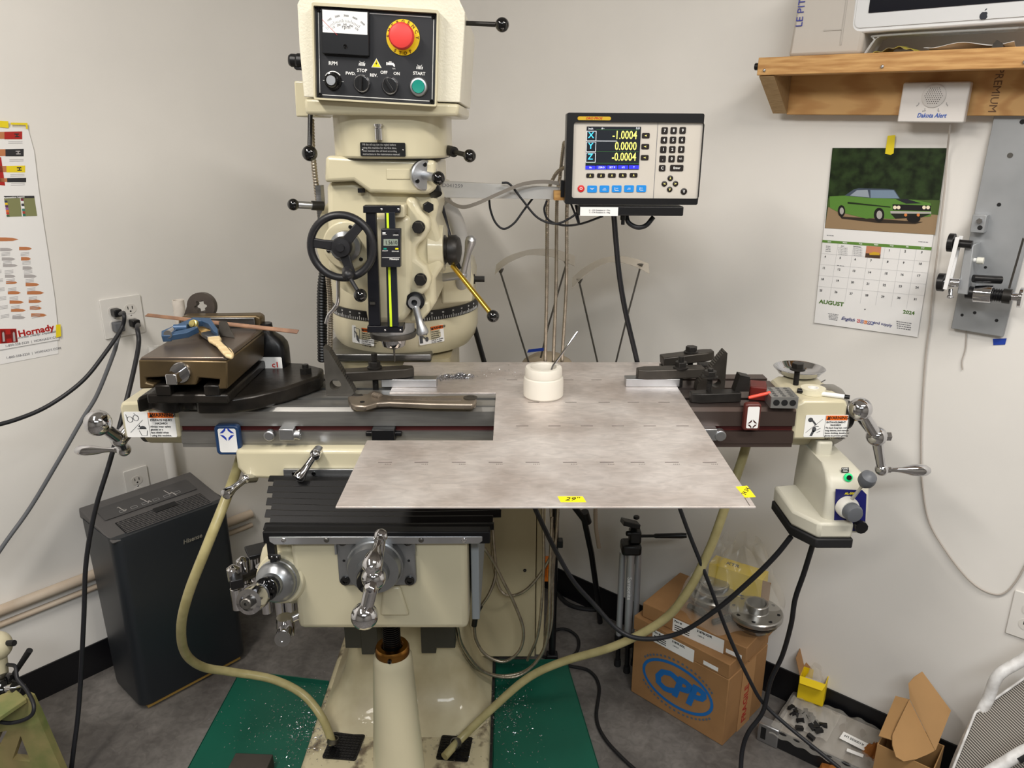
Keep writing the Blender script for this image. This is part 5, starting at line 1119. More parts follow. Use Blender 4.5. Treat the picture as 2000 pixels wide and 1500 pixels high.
for pts, lb__ in (([(918,1035,1.80),(945,1070,1.82),(965,1100,1.84),(985,1140,1.85),(1005,1180,1.86),(1022,1230,1.86),(1015,1270,1.86),(985,1292,1.86),(950,1280,1.86),(930,1250,1.86),(926,1215,1.86)], 'steel conduit looped low across the front of the electrical cabinet'),
    ([(960,992,1.87),(964,1060,1.87),(968,1120,1.87),(955,1160,1.86),(935,1190,1.86),(927,1215,1.86)], 'steel conduit hanging down the middle of the electrical cabinet'),
    ([(885,1215,1.74),(898,1260,1.78),(930,1305,1.84),(985,1320,1.87),(1040,1300,1.88),(1075,1230,1.88),(1080,1120,1.88),(1090,1000,1.87)], 'steel conduit sweeping under the cabinet bottom edge'),
    ([(892,1220,1.74),(905,1265,1.78),(945,1312,1.83),(1005,1322,1.86),(1050,1290,1.87),(1070,1235,1.87),(1074,1120,1.86),(1078,1010,1.86)], 'second steel conduit sweeping beside the first under the cabinet')):
    one(ribbed(G(), [at(*p) for p in pts], .0048, .0048, .0008, 10), 'steel_conduit', WIRES, lb__, 'conduit', 'steel conduits by the cabinet')
# conduit coupling
one(G().tube([at(938,1183,1.855), at(930,1200,1.855), at(926,1222,1.855)], .008, 12, 4), 'conduit_coupling', BLACK, 'black coupling on the conduit loop in front of the cabinet', 'coupling')
# ================================================================== right wall
def RM(px, py, off=0.0): return frame(onR(px, py, off), DR, (0,0,1))
def loc(M, P): return M.inverted() @ P
def rp2(M, pts, off):
    """points of a print or plate lying on the wall at a distance off"""
    return [(q.x, q.y) for q in (loc(M, onR(a, b, off)) for a, b in pts)]
PINE = mat('pine_board', (206, 162, 104), .5, rgb2=(176, 128, 74), vs=14, stretch=(1,10,10), bump=.03)
PINEG = mat('pine_grain', (204, 160, 102), .5, rgb2=(184, 136, 80), wood=5, stretch=(1.0,5,5))
# ---- shelf
SO = onR(1549, 221, 0.0)
SM = frame(SO, DR-Vector((0,0,.02)), (0,0,1))
sf = thing('wall_shelf', 'wooden wall shelf with a pine front beam and back board', 'shelf', M=SM)
SLn = .95
g = G(); g.bx(-.002, SLn, -.004, .102, .001, .036, SM); g.build('back_board', PINEG, sf, bev=.0015)
g = G(); g.bx(-.04, SLn, .0795, .1175, .10, .142, SM); bm = g.build('front_beam', PINE, sf, bev=.0015)
g = G(); g.bx(-.04, SLn, .1035, .114, .002, .0995, SM); g.build('top_board', PINE, sf, bev=.001)
g = G(); g.prism([(.036,-.002),(.138,.077),(.099,.101),(.036,.101)], .036, SM @ Matrix(((0,0,1,0),(0,1,0,0),(1,0,0,0),(0,0,0,1))), -.036); g.build('end_bracket', mat('pine_end', (180, 150, 108), .6, rgb2=(160,130,90), vs=60, stretch=(1,1,10)), sf, bev=.001)
for u in (-.022, .235, .49):
    g = G(); g.sph(SM @ Vector((u, .09, .1425)), .004, 14, 8, (1,1,1)); g.build('screw', CHROME, sf)
g = G(); g.text('PREMIUM', .021, SM @ Matrix.Translation((.432, .045, .0365)) @ Matrix.Rotation(math.pi*-.5, 4, 'Z')); g.build('stamp', mat('stamp_ink', (110, 80, 56), .7), sf, smooth=0)
g = G(); g.cyl(SM @ Vector((-.04,.10,.12)), SM @ Vector((-.055,.10,.12)), .008, n=14); g.build('bumper', BLACK, sf)
top = .1182
# ---- on the shelf
def on_shelf(u0, u1, v1, w0, w1): return (u0, u1, top+.0006, top+v1, w0, w1)
fb = thing('frosted_box', 'frosted plastic box with blue writing at the left end of the shelf', 'plastic box', M=SM @ Matrix.Translation((.10, top+.0006, .06)))
FROST = mat('frosted_plastic', (206, 200, 192), .4, alpha=.8)
g = G(); g.prism([(-.085,0),(.075,0),(.083,.16),(.07,.19),(-.06,.19),(-.075,.16)], .10, None, -.05); bxb = g.build('body', FROST, fb, w=False, bev=.008)
g = G(); g.text('LE PIT', .022, Matrix.Translation((-.066,.09,.0515)) @ Matrix.Rotation(math.pi/2, 4, 'Z')); g.build('handwriting', mat('blue_ink', (60, 66, 150), .6), bxb, w=False, smooth=0)
g = G(); g.bx(-.01,.03,.05,.053,.0505,.0515); g.bx(.03,.033,.02,.12,.0505,.0515); g.build('moulding', mat('frost_edge', (180, 175, 168), .5), bxb, w=False)
DM2 = frame(onR(1660, 66, .11), DR-Vector((0,0,.012)), (.0,-.02,1))
mon = thing('computer_display', 'white framed computer display standing on the wooden shelf', 'computer display', M=DM2)
g = G(); g.prism(rrect(0, .56, 0, .42, .02), .03, None, -.03); g.build('frame', mat('display_white', (226, 228, 230), .35), mon, w=False, bev=.004)
g = G(); g.prism(rrect(.008, .552, .01, .412, .012), .002, None, .0002); ff = g.build('front_panel', mat('display_silver', (214, 216, 218), .4), mon, w=False)
a = loc(DM2, onR(1697, 26, .11)); g = G(); g.prism(rrect(a.x, .56-a.x, a.y, .39, .002), .001, None, .0024); g.build('screen', mat('screen_off', (14, 16, 26), .2), mon, w=False, smooth=0)
a = loc(DM2, onR(1922, 31, .11)); g = G(); r = .0072
def heart(sx=1): pass
ap_ = [(r*1.0*math.cos(t)*(1+.0), r*1.05*math.sin(t)-(r*.12 if abs(math.cos(t)) < .3 and math.sin(t) > 0 else 0)+(r*.12 if abs(math.cos(t)) < .25 and math.sin(t) < 0 else 0)) for t in [2*math.pi*i/36 for i in range(36)]]
ap_ = [(x, y) if not (x > r*.72) else (x-(r*.28*max(0, 1-abs(y-.001)/(.55*r))), y) for x, y in ap_]
g.shape([ap_], .0004, Matrix.Translation((a.x, a.y, .0026))); g.shape([[(0,r*1.15),(r*.15,r*1.6),(r*.5,r*1.85),(r*.42,r*1.45)]], .0004, Matrix.Translation((a.x, a.y, .0026))); g.build('emblem', mat('emblem_grey', (36, 40, 50), .4), ff, w=False, smooth=0)
g = G(); b0 = SM @ Vector((0,0,0))
ft = thing('display_stand', 'clear acrylic stand under the computer display', 'stand', M=SM @ Matrix.Translation((.18, top+.0006, .075)))
g = G(); g.tube([(0,.002,.02), (.016,.028,.02), (.03,.036,.02), (.28,.036,.02)], .0022, 8, 3); g.tube([(0,.002,-.03), (.016,.028,-.03), (.03,.036,-.03), (.28,.036,-.03)], .0022, 8, 3)
g.loft([[Vector((0,.001,z_)) for z_ in (-.03,.02)]+[Vector((.003,.001,z_)) for z_ in (.02,-.03)], [Vector((.016,.03,z_)) for z_ in (-.03,.02)]+[Vector((.019,.03,z_)) for z_ in (.02,-.03)], [Vector((.03,.038,z_)) for z_ in (-.03,.02)]+[Vector((.03,.035,z_)) for z_ in (.02,-.03)], [Vector((.29,.038,z_)) for z_ in (-.03,.02)]+[Vector((.29,.035,z_)) for z_ in (.02,-.03)]])
g.build('bent_sheet', mat('acrylic', (220, 222, 222), .15, alpha=.45), ft, w=False)
one(G().sheet(lambda u, v: SM @ Vector((.205+.09*u, top+.001+.012*math.sin(math.pi*u)**2*(1-v*.3)+.002*math.sin(u*25), .06+.06*v)), 22, 6, .001), 'yellow_pouch', mat('pouch_yellow', (190, 178, 40), .4, rgb2=(120,110,90), vs=25), 'crumpled yellow and grey pouch lying on the shelf', 'pouch')
one(G().sheet(lambda u, v: SM @ Vector((.30+.16*u, top+.002+.004*math.sin(u*9+v*4)+.008*v, .05+.06*v)), 18, 6, .0008), 'plastic_wrapper', mat('wrapper_white', (222, 224, 224), .3, var=.1, vs=30), 'crumpled white wrapper on the shelf below the display', 'wrapper')
g = G(); g.prism([(0,0),(.02,0),(.016,.008),(.007,.014),(.002,.008)], .02, SM @ Matrix.Translation((.425, top+.0006, .10))); one(g, 'binder_clip', STRAP, 'small dark clip lying on the shelf at the right', 'clip')
# ---- driveway alarm box
DB = RM(1822, 200, .06)
al = thing('alarm_box', 'white alarm receiver box with round speaker on the shelf back board', 'alarm box', M=frame(onR(1822, 238, .06), DR, (0,0,1)))
P = rp2(DB, [(1766,162),(1892,160),(1881,240),(1750,238)], .06)
g = G(); xw = .065; yh = .0405; AM = DB @ Matrix.Rotation(math.radians(-1.2), 4, 'Z')
g.prism(rrect(-xw, xw, -yh, yh, .004), .024, AM, -.023); ab_ = g.build('case', mat('alarm_white', (224, 220, 216), .4), al, bev=.003)
g = G(); g.lathe([(0,.0),(.0235,.0),(.0235,.002),(.0215,.003),(0,.003)], (AM @ Vector((.0,.013,.001))), AM.to_3x3() @ Vector((0,0,1)), 36); spk = g.build('speaker', mat('alarm_face', (214, 210, 206), .5), ab_)
g = G()
for i in range(-4, 5):
    for j in range(-4, 5):
        x, y = i*.0042+(.0021 if j % 2 else 0), j*.0038
        if math.hypot(x, y) < .0175: p = AM @ Vector((x, .013+y, .004)); g.cyl(p, AM @ Vector((x, .013+y, .0042)), .0009, n=8)
g.build('speaker_holes', BLKINK, spk, kind='stuff')
g = G(); g.text('Dakota Alert', .0125, AM @ Matrix.Translation((.002,-.0265,.0013)), shear=.25, bold=.02, sx=.85); g.build('lettering', mat('logo_blue', (28, 84, 176), .5), ab_, smooth=0)
g = G()
for i, a in enumerate((-150,-115,-65,-30)):
    a = math.radians(a); p = AM @ Vector((.031*math.cos(a), .013+.029*math.sin(a), .0013)); g.sph(p, .0009, 6, 4); g.text(('ALM','PWR','TX','VOL')[i], .0032, AM @ Matrix.Translation((.033*math.cos(a), .009+.029*math.sin(a), .0013)) @ Matrix.Rotation(math.radians((40,15,-15,-40)[i]), 4, 'Z'))
g.build('small_print', GREYINK, ab_, smooth=0, kind='stuff')
one(G().tube([onR(*q) for q in ((1857,238,.05),(1854,262,.035),(1850,300,.012),(1846,360,.012),(1838,430,.012),(1830,500,.012),(1822,560,.01),(1816,630,.008),(1808,700,.006),(1801,800,.006),(1799,880,.006),(1802,950,.006),(1815,1020,.006),(1850,1080,.006),(1890,1130,.006),(1925,1155,.006),(1958,1160,.006),(1985,1135,.006),(2010,1090,.006))], .0021, 8, 8), 'pale_cord', mat('grey_cord', (178, 170, 162), .5), 'thin pale cord running down the wall from the alarm box', 'cord')
# ---- calendar
CM = RM(1710, 632, .0015)
ca = thing('wall_calendar', 'car calendar open at August 2024 taped to the right wall', 'calendar', M=CM)
OFF = .004
def cpx(x, y): return (1500+x/3.334, 250+y/3.334)
def cprint(pts, m, name='print', z=.0, parent=None, px=True):
    g = G(); g.prism(rp2(CM, [cpx(*p) for p in pts] if px else pts, OFF), .00025, CM, OFF-.0015+z); return g.build(name, m, parent or pg_, smooth=0)
def CP(x, y, z=.0): q = loc(CM, onR(*cpx(x, y), OFF)); return CM @ Matrix.Translation((q.x, q.y, OFF-.0015+z))
PAP = mat('paper', (232, 231, 230), .55)
g = G(); g.prism(rp2(CM, [cpx(*p) for p in [(420,128),(1168,130),(972,1362),(300,1268)]], OFF), .0012, CM, OFF-.0015-.0012); pg_ = g.build('page', PAP, ca, smooth=0)
g = G(); g.prism(rp2(CM, [cpx(*p) for p in [(303,1240),(300,1270),(968,1362),(985,1245)]], OFF), .0005, CM, OFF-.0030); g.build('under_page', PAP, ca, smooth=0)
photo = cprint([(420,130),(1166,131),(1088,696),(370,652)], mat('photo_forest', (46, 64, 34), .3, rgb2=(20, 30, 16), vs=45, detail=6), 'car_photo', .0002)
Zc = .0003
def onphoto(pts, rgb, nm, z): return cprint(pts, mat('ph_'+nm, rgb, .35), nm, z, photo)
onphoto([(392,515),(1107,560),(1088,695),(371,651)], (150,126,96), 'road', .0005)
onphoto([(395,455),(1122,470),(1108,566),(388,515)], (72,94,46), 'lawn', .0006)
onphoto([(470,575),(1010,612),(960,625),(720,618),(480,590)], (52,42,34), 'car_shadow', .0009)
onphoto([(402,445),(500,440),(660,452),(850,462),(960,468),(1060,490),(1066,520),(1062,575),(800,592),(700,585),(640,590),(520,560),(455,545),(405,520)], (90,134,56), 'car_body', .0011)
onphoto([(500,440),(560,400),(590,392),(780,396),(825,402),(862,460),(660,455)], (70,80,96), 'car_roof', .0013)
onphoto([(535,440),(580,405),(650,403),(662,452)], (150,160,172), 'side_window', .0015)
onphoto([(670,455),(668,404),(820,405),(856,458)], (120,140,160), 'windscreen', .0015)
onphoto([(835,464),(905,462),(1000,490),(900,492)], (36,38,44), 'hood_stripe', .0015)
onphoto([(520,480),(800,512),(800,518),(520,492)], (30,44,22), 'side_stripe', .0015)
onphoto([(812,496),(1064,505),(1062,540),(815,535)], (28,26,28), 'grille', .0015)
onphoto([(798,540),(1064,545),(1064,558),(800,556)], (176,172,168), 'bumper', .0016)
onphoto([(800,557),(1060,560),(1000,582),(830,590)], (34,36,30), 'car_underside', .0014)
for x, y, rx, ry in ((480,540,24,38),(725,565,34,46),(950,590,44,26)):
    onphoto(circ(x, y, rx, 20, ry), (24,22,22), 'tyre', .0017)
    if x < 900: onphoto(circ(x+2, y, rx*.55, 16, ry*.6), (170,166,162), 'wheel_rim', .0019)
for x in (828, 852, 1018, 1044): onphoto(circ(x, 517, 12, 14), (240,226,200), 'headlamp', .0018)
for x in (898, 980): onphoto(circ(x, 566, 10, 12), (214,130,70), 'fog_lamp', .0018)
cprint([(355,729),(1067,776),(1064,797),(352,745)], mat('calendar_green', (92, 134, 54), .5), 'header_band', .0002)
thumb = cprint([(642,768),(738,774),(730,850),(632,843)], mat('ph_thumb', (196,130,96), .5), 'small_photo', .0002)
onphoto2 = lambda pts, rgb, nm, z: cprint(pts, mat('ph_'+nm, rgb, .5), nm, z, thumb)
onphoto2([(636,815),(733,822),(730,849),(633,843)], (74,54,40), 'small_ground', .0004); onphoto2([(660,815),(690,806),(725,812),(728,828),(662,826)], (206,164,40), 'small_car', .0006)
g = G(); k = 0
for r in range(5):
    for c_ in range(7):
        n = r*7+c_-3
        if n < 1 or n > 31: continue
        x = 383+101.5*c_-8.5*r+(0 if r else 6); y = 781+10.5*(c_-1)+73*r-(3 if r == 0 else 0)+(.0)
        x = [382,480,578,680,790,896,1004][c_]-(9.2*r if c_ < 4 else 10.5*r+(2 if c_ > 4 else 0)); y = [764,772,780,788,795,801,807][c_]+[0,72,146,219,292][r]+(c_*.6*r)
        g.text(str(n), .0072, CP(x, y+2, .0004), bold=.02)
g.build('dates', mat('date_ink', (52, 52, 54), .6), pg_, smooth=0)
g = G()
for c_ in range(1, 7):
    a, b = (355+102*c_, 745+7*c_), (300+100*c_ if c_ < 4 else 296+101*c_, 1110+11*c_)
    q0, q1 = rp2(CM, [cpx(*a), cpx(*b)], OFF); g.prism(line2(q0, q1, .0005), .0002, CM, OFF-.0013)
for r in range(1, 5):
    a, b = (352-9*r, 745+71*r), (1064-12*r, 796+74*r); q0, q1 = rp2(CM, [cpx(*a), cpx(*b)], OFF); g.prism(line2(q0, q1, .0005), .0002, CM, OFF-.0013)
g.build('grid_lines', mat('grid_grey', (190, 190, 192), .6), pg_, smooth=0)
cprint([(315,1040),(300,1158),(985,1243),(998,1120)], mat('footer_grey', (206, 206, 207), .6), 'footer_shade', .0001) if False else None
g = G(); g.text('AUGUST', .0135, CP(413, 1140, .0004), bold=.03, sx=1.15); g.text('2024', .0115, CP(917, 1202, .0004), bold=.03, sx=1.1); g.build('month_text', mat('month_green', (76, 112, 40), .5), pg_, smooth=0)
g = G()
for c_, d_ in enumerate(('SUN','MON','TUE','WED','THU','FRI','SAT')): g.text(d_, .0042, CP(400+101.5*c_, 741+6.6*c_, .0006), bold=.02)
g.build('weekday_text', WHITE, pg_, smooth=0)
g = G()
for bx_, by_ in ((487,795),(583,800)):
    g.text('JULY' if bx_ < 500 else 'SEPTEMBER', .0036, CP(bx_, by_-26, .0004))
    for r in range(5): g.text('1 2 3 4 5 6 7', .0034, CP(bx_, by_-14+11*r, .0004), sx=1.25)
def bars(x, y, w, n, dy, h=.0016):
    for i in range(n):
        q = CP(x, y+dy*i, .0003); L = w*random.uniform(.75, 1); xx = -L/2
        while xx < L/2-.001: k_ = random.uniform(.002, .006); g.bx(xx, min(xx+k_, L/2), -h/2, h/2, 0, .0002, q); xx += k_+.0012
bars(392, 770, .013, 4, 11); bars(425, 1212, .026, 5, 9); bars(408, 700, .018, 1, 1); bars(1012, 742, .024, 1, 1); bars(473, 897, .018, 1, 1)
bars(885, 1266, .034, 4, 14, .0022)
g.build('small_print', GREYINK, pg_, smooth=0, kind='stuff')
g = G(); g.text('English', .0118, CP(520, 1245, .0004) @ Matrix.Rotation(math.radians(-2), 4, 'Z'), shear=.4, bold=.015); g.text('and supply', .0098, CP(748, 1276, .0004) @ Matrix.Rotation(math.radians(-3), 4, 'Z'), shear=.0, bold=.01); g.build('logo_text', mat('logo_navy', (36, 40, 110), .5), pg_, smooth=0)
for i, (ch, rgb) in enumerate(zip('COLOR', ((190,40,50),(60,60,140),(220,120,40),(90,50,110),(40,60,130)))):
    x, y = 590+22*i, 1256+4*i; g = G(); q = CP(x, y, .0003); g.prism(rrect(-.0034,.0034,-.0042,.0042,.0008,2), .0003, q); can = g.build('paint_can', mat('can_%d' % i, rgb, .5), pg_, smooth=0)
    g = G(); g.text(ch, .0075, CP(x, y, .0007), bold=.03); g.build('can_letter', WHITE, can, smooth=0)
g = G(); q = CP(632, 1181, .0003); g.cyl(q.translation, (q @ Vector((0,0,.0003))), .0016, n=12); g.build('punch_hole', BLKINK, pg_)
one(G().prism(rp2(CM, [cpx(*p) for p in [(780,50),(830,46),(818,165),(800,175),(763,168)]], OFF+.001), .0004, CM, OFF), 'yellow_tape', mat('tape_yellow', (230, 208, 30), .5), 'yellow tape holding the top of the car calendar', 'tape', smooth=0)
# ---- aluminium plate with a belt driven spindle
PO = .012
PM2 = RM(1900, 640, PO)
tp = thing('belt_spindle_plate', 'aluminium plate with a belt driven spindle hung on the right wall', 'machine fixture', M=PM2)
def lp_(x, y, off=PO): return loc(PM2, onR(*cpx(x, y), off))
e0, e1, e2 = lp_(1480,0), lp_(1195,1302), lp_(1535,1358)
g = G(); g.prism([(e1.x, e1.y), (e2.x, e2.y+.0), (e2.x+.02, e0.y+.045), (e0.x-.005, e0.y+.05)], .012, None, -.006)
PLT = mat('scratched_plate', (178, 181, 184), .42, .55, rgb2=(160, 163, 166), vs=7, bump=.05, bs=25)
plate = g.build('plate', PLT, tp, w=False, bev=.0012)
for x, y, r in ((1580,178,.0055),(1508,498,.004),(1268,1215,.0032),(1350,1200,.0035),(1492,1250,.0035),(1420,905,.003),(1660,-40,.005)):
    q = lp_(x, y); g = G(); g.cyl((q.x, q.y, .005), (q.x, q.y, .0066), r, n=16); g.build('hole', BLKINK if r != .0055 else DSTEEL, plate, w=False)
WH = mat('white_belt', (236, 236, 236), .5)
def cylw(name, a, b, r, m, n=24, prof=None):
    g = G(); A, B = (PM2.inverted() @ onR(*cpx(*a[:2]), a[2])), (PM2.inverted() @ onR(*cpx(*b[:2]), b[2])); L = (B-A).length
    g.lathe(prof(L) if prof else [(0,0),(r,0),(r,L),(0,L)], A, B-A, n); return g.build(name, m, tp, w=False, bev=.0008)
cylw('upper_pulley', (1175,745,.10), (1212,748,.10), .0195, BLACK, 28)
cylw('pulley_hub', (1205,747,.10), (1330,760,.10), .0085, BLACK)
cylw('lower_pulley', (1108,1003,.10), (1150,1006,.10), .0195, BLACK, 28)
cylw('lower_shaft', (1145,1005,.10), (1250,1010,.10), .0095, CHROME)
q0, q1 = (PM2.inverted() @ onR(*cpx(1240,745), .10)), (PM2.inverted() @ onR(*cpx(1170,1015), .10))
g = G(); g.prism([(q0.x-.0045,q0.y+.012),(q0.x+.0035,q0.y+.012),(q1.x+.0035,q1.y-.010),(q1.x-.0045,q1.y-.010)], .004, None, q0.z+.012); g.build('drive_belt', WH, tp, w=False, bev=.0005)
g = G(); g.prism([(q0.x-.0045,q0.y+.012),(q0.x+.0035,q0.y+.012),(q1.x+.0035,q1.y-.010),(q1.x-.0045,q1.y-.010)], .004, None, q0.z-.018); g.build('drive_belt', WH, tp, w=False, bev=.0005)
a, b, c_, d_ = (PM2.inverted() @ onR(*cpx(*q), .09) for q in ((1285,760),(1340,762),(1300,1085),(1232,1078)))
g = G(); g.prism([(q.x, q.y) for q in (a, b, c_, d_)], .075, None, .005); g.build('bearing_block', PLT, tp, w=False, bev=.0015)
a, b = lp_(1345,560,.03), lp_(1415,680,.03); g = G(); g.bx(a.x, b.x, b.y, a.y, .006, .035); ub = g.build('upper_bracket', PLT, tp, w=False, bev=.0012)
for y in (605, 650):
    q = lp_(1378, y, .05); g = G(); hexnut(g, (q.x, q.y, .035), (0,0,1), .006, .006) if y < 620 else g.cyl((q.x,q.y,.0345), (q.x,q.y,.0355), .005, n=14); g.build('bolt' if y < 620 else 'hole', CHROME if y < 620 else BLKINK, ub, w=False)
cylw('spindle_housing', (1345,1075,.075), (1460,1085,.075), .0195, CHROME, 32)
cylw('spindle_cap', (1290,1068,.075), (1345,1075,.075), .0135, BLACK, 28)
cylw('spindle_bellows', (1460,1085,.075), (1530,1092,.075), .0, BLACK, 28, lambda L: [(0,0),(.0145,0)]+[(.0145 if i % 2 else .011, L*i/9) for i in range(1, 9)]+[(.0145,L),(0,L)])
cylw('spindle_collar', (1530,1092,.075), (1585,1098,.075), .0155, BOXIDE, 28)
cylw('spindle_shaft', (1585,1098,.075), (1640,1105,.075), .0085, CHROME)
cylw('spindle_flange', (1635,1104,.075), (1660,1107,.075), .0215, CHROME, 32)
cylw('guide_tube', (1335,980,.09), (1520,990,.06), .0085, BLACK)
cylw('set_screw', (1325,858,.07), (1360,862,.07), .0045, WHITE)
cylw('white_bush', (1360,862,.07), (1405,866,.07), .0072, mat('nylon', (216,216,206), .4))
cylw('wing_screw', (1190,1050,.10), (1185,1110,.11), .0042, CHROME)
g = G(); g.sph(PM2.inverted() @ onR(*cpx(1185,1100), .11), .007, 14, 8, (1,.6,1)); g.build('screw_head', CHROME, tp, w=False)
cylw('thin_rod', (1665,715,.10), (1570,1045,.085), .0022, DSTEEL, 10)
one(G().tube([onR(1888,642,.004), onR(1886,680,.004), onR(1879,705,.004), onR(1880,722,.004)], .0012, 6), 'wall_wire', MATS['grey_cord'], 'thin wire end below the aluminium plate on the wall', 'wire')
one(G().prism(rp2(PM2, [(1939,662),(1966,661),(1963,673),(1940,674)], .002), .0006, PM2, -PO+.001), 'blue_tape', MATS['blue_tape'], 'small blue tape strip on the wall under the aluminium plate', 'tape', smooth=0)
# ---- power outlet at the right edge
OM = RM(2010, 1205, .001)
def outlet(M, label, w=.076, h=.118, gangs=1):
    t = thing('wall_outlet', label, 'outlet', M=M)
    g = G(); g.prism(rrect(-w/2, w/2, -h/2, h/2, .004), .005, None); pl = g.build('cover_plate', mat('outlet_white', (222, 219, 214), .4), t, w=False, bev=.0015)
    for gi in range(gangs):
        x = (gi-(gangs-1)/2)*.046
        for y in (.0195, -.0195):
            g = G(); g.prism(rrect(-.0165,.0165,-.014,.014,.012), .0012, Matrix.Translation((x, y, .005))); rc = g.build('receptacle', mat('outlet_face', (214, 210, 204), .4), pl, w=False)
            g = G()
            for dx in (-.0063, .0063): g.bx(x+dx-.0012, x+dx+.0012, y-.001, y+.008, .0062, .0064)
            g.cyl((x, y-.007, .0062), (x, y-.007, .0064), .0026, n=12); g.build('slots', BLKINK, rc, w=False, smooth=0)
        g = G(); g.sph((x, 0, .005), .0028, 10, 6, (1,1,.4)); g.build('screw', CHROME, pl, w=False)
    return t
outlet(OM, 'white wall outlet at the right edge above the step stool')
# ================================================================== left wall
def LM(px, py, off=0.0): return frame(onL(px, py, off), DL, (0,0,1))
def l2(M, pts, off): return [(q.x, q.y) for q in (loc(M, onL(a, b, off)) for a, b in pts)]
PO2 = .004
XM = LM(60, 690, .0015)
po = thing('ammunition_poster', 'white ammunition poster with cartridge pictures on the left wall', 'poster', M=XM)
def ppx(x, y): return (x/3.0, 220+y/3.0)
def pprint(pts, m, name, z=.0002, parent=None): 
    g = G(); g.prism(l2(XM, [ppx(*p) for p in pts], PO2), .0002, XM, PO2-.0015+z); return g.build(name, m, parent or sheet_, smooth=0)
def PP(x, y, z=.0): q = loc(XM, onL(*ppx(x, y), PO2)); return XM @ Matrix.Translation((q.x, q.y, PO2-.0015+z))
edge = [(165,100),(200,225),(225,440),(255,650),(300,945),(322,1100),(345,1330)]
A = [loc(XM, onL(*ppx(*p), PO2)) for p in edge]; Lx = A[0].x-.30
g = G(); g.prism([(q.x, q.y) for q in A]+[(Lx, A[-1].y+.0), (Lx, A[0].y+.01), (A[0].x-.09, A[0].y+.012)], .0008, XM, PO2-.0015-.0008); sheet_ = g.build('sheet', PAP, po, smooth=0)
q = [loc(XM, onL(*ppx(*p), .002)) for p in ((340,1330),(343,1412),(0,1480))]
g = G(); g.prism([(q[0].x, q[0].y+.01), (q[1].x, q[1].y), (Lx, q[1].y), (Lx, q[0].y+.01)], .0006, XM, -.0008); us = g.build('under_sheet', PAP, po, smooth=0)
COP = mat('copper_print', (186, 120, 78), .5); SILV = mat('silver_print', (172, 168, 168), .5); DRED = mat('poster_red', (170, 30, 26), .5); DBLK = mat('poster_black', (40, 40, 44), .5); PYEL = mat('poster_yellow', (228, 204, 30), .5)
for y, h, m in ((110,46,DRED),(212,44,DBLK),(310,40,PYEL),(382,26,DBLK)):
    dx = (y-110)*.06
    pprint([(-90+dx,y+4),(25+dx,y+2),(26+dx,y+h-2),(-90+dx,y+h)], COP, 'cartridge_case'); b_ = pprint([(25+dx,y+2),(130+dx*1.4,y),(130+dx*1.4,y+h),(26+dx,y+h)], m, 'cartridge_band')
    if h > 30:
        g = G(); g.text('H', .013, PP(100+dx*1.2, y+h/2, .0005) @ Matrix.Rotation(math.pi/2, 4, 'Z'), bold=.05); g.build('emblem', DBLK if m is not DBLK else SILV, b_, smooth=0)
pprint([(-40,250),(6,262),(30,428),(-40,420)], DRED, 'red_panel')
lg = pprint([(22,494),(200,488),(218,606),(42,610)], mat('legend_olive', (128, 130, 88), .6), 'legend_box'); pprint([(22,488),(200,487),(202,500),(24,502)], DBLK, 'legend_title', .0003)
g = G(); g.text('Ammunition Legend', .0058, PP(82, 496, .0006), bold=.02); g.build('lettering', WHITE, lg, smooth=0)
pprint([(118,503),(126,503),(136,608),(128,608)], PAP, 'legend_gap', .0004)
for i, rgb in enumerate(((50,60,90),(230,190,30),(90,40,90),(150,90,170),(230,110,40),(200,50,40),(60,90,60))):
    pprint([(25+2*i,515+14*i),(42+2*i,515+14*i),(44+2*i,526+14*i),(27+2*i,526+14*i)], mat('swatch_%d' % i, rgb, .6), 'colour_swatch', .0005, lg)
for i, rgb in enumerate(((120,30,60),(230,230,230),(70,70,76),(240,240,240),(60,120,110),(170,60,50),(40,110,90))):
    pprint([(120+2*i,503+15*i),(136+2*i,503+15*i),(138+2*i,517+15*i),(122+2*i,517+15*i)], mat('swatchb_%d' % i, rgb, .6), 'colour_swatch', .0005, lg)
def bullet(x, y, L, h, m, nm='bullet_picture'): pprint([(x,y-h),(x+L*.55,y-h),(x+L*.8,y-h*.75),(x+L,y+h*.05),(x+L*.8,y+h*.85),(x+L*.55,y+h),(x,y+h)], m, nm)
bullet(-60, 742, 168, 11, COP)
rows = [(800,66,'s'),(857,70,'s'),(897,78,'s'),(958,54,'s')]
for y, L, m in ((802,66,SILV),(857,72,SILV),(895,78,SILV),(958,54,SILV),(995,58,COP),(1055,68,COP),(1110,76,COP),(1158,78,COP),(1200,70,SILV)):
    x0 = (y-800)*.18; bullet(x0, y, L+8, 9, m)
for y, L, m in ((796,74,COP),(856,58,COP),(910,58,SILV),(958,74,SILV),(1007,80,COP),(1055,100,COP),(1105,76,COP),(1145,70,COP),(1186,92,COP)):
    x0 = 112+(y-796)*.18; bullet(x0, y, L, 10, m)
g = G()
for y in range(820, 1210, 52):
    for x0 in (0, 112, -70):
        x = x0+(y-800)*.18
        for k in range(3): p = PP(x+30, y+8*k, .0003); g.bx(-.010, .010, -.0006, .0006, 0, .0002, p)
for y in (170, 275, 362, 415):
    for k in range(2): p = PP(80+y*.06, y+9*k, .0003); g.bx(-.016, .016, -.0006, .0006, 0, .0002, p)
g.build('fine_print', mat('pale_ink', (176, 174, 176), .6), sheet_, smooth=0, kind='stuff')
hq_ = pprint([(-80,1268),(95,1266),(105,1345),(-80,1360)], DRED, 'emblem_panel')
g = G(); 
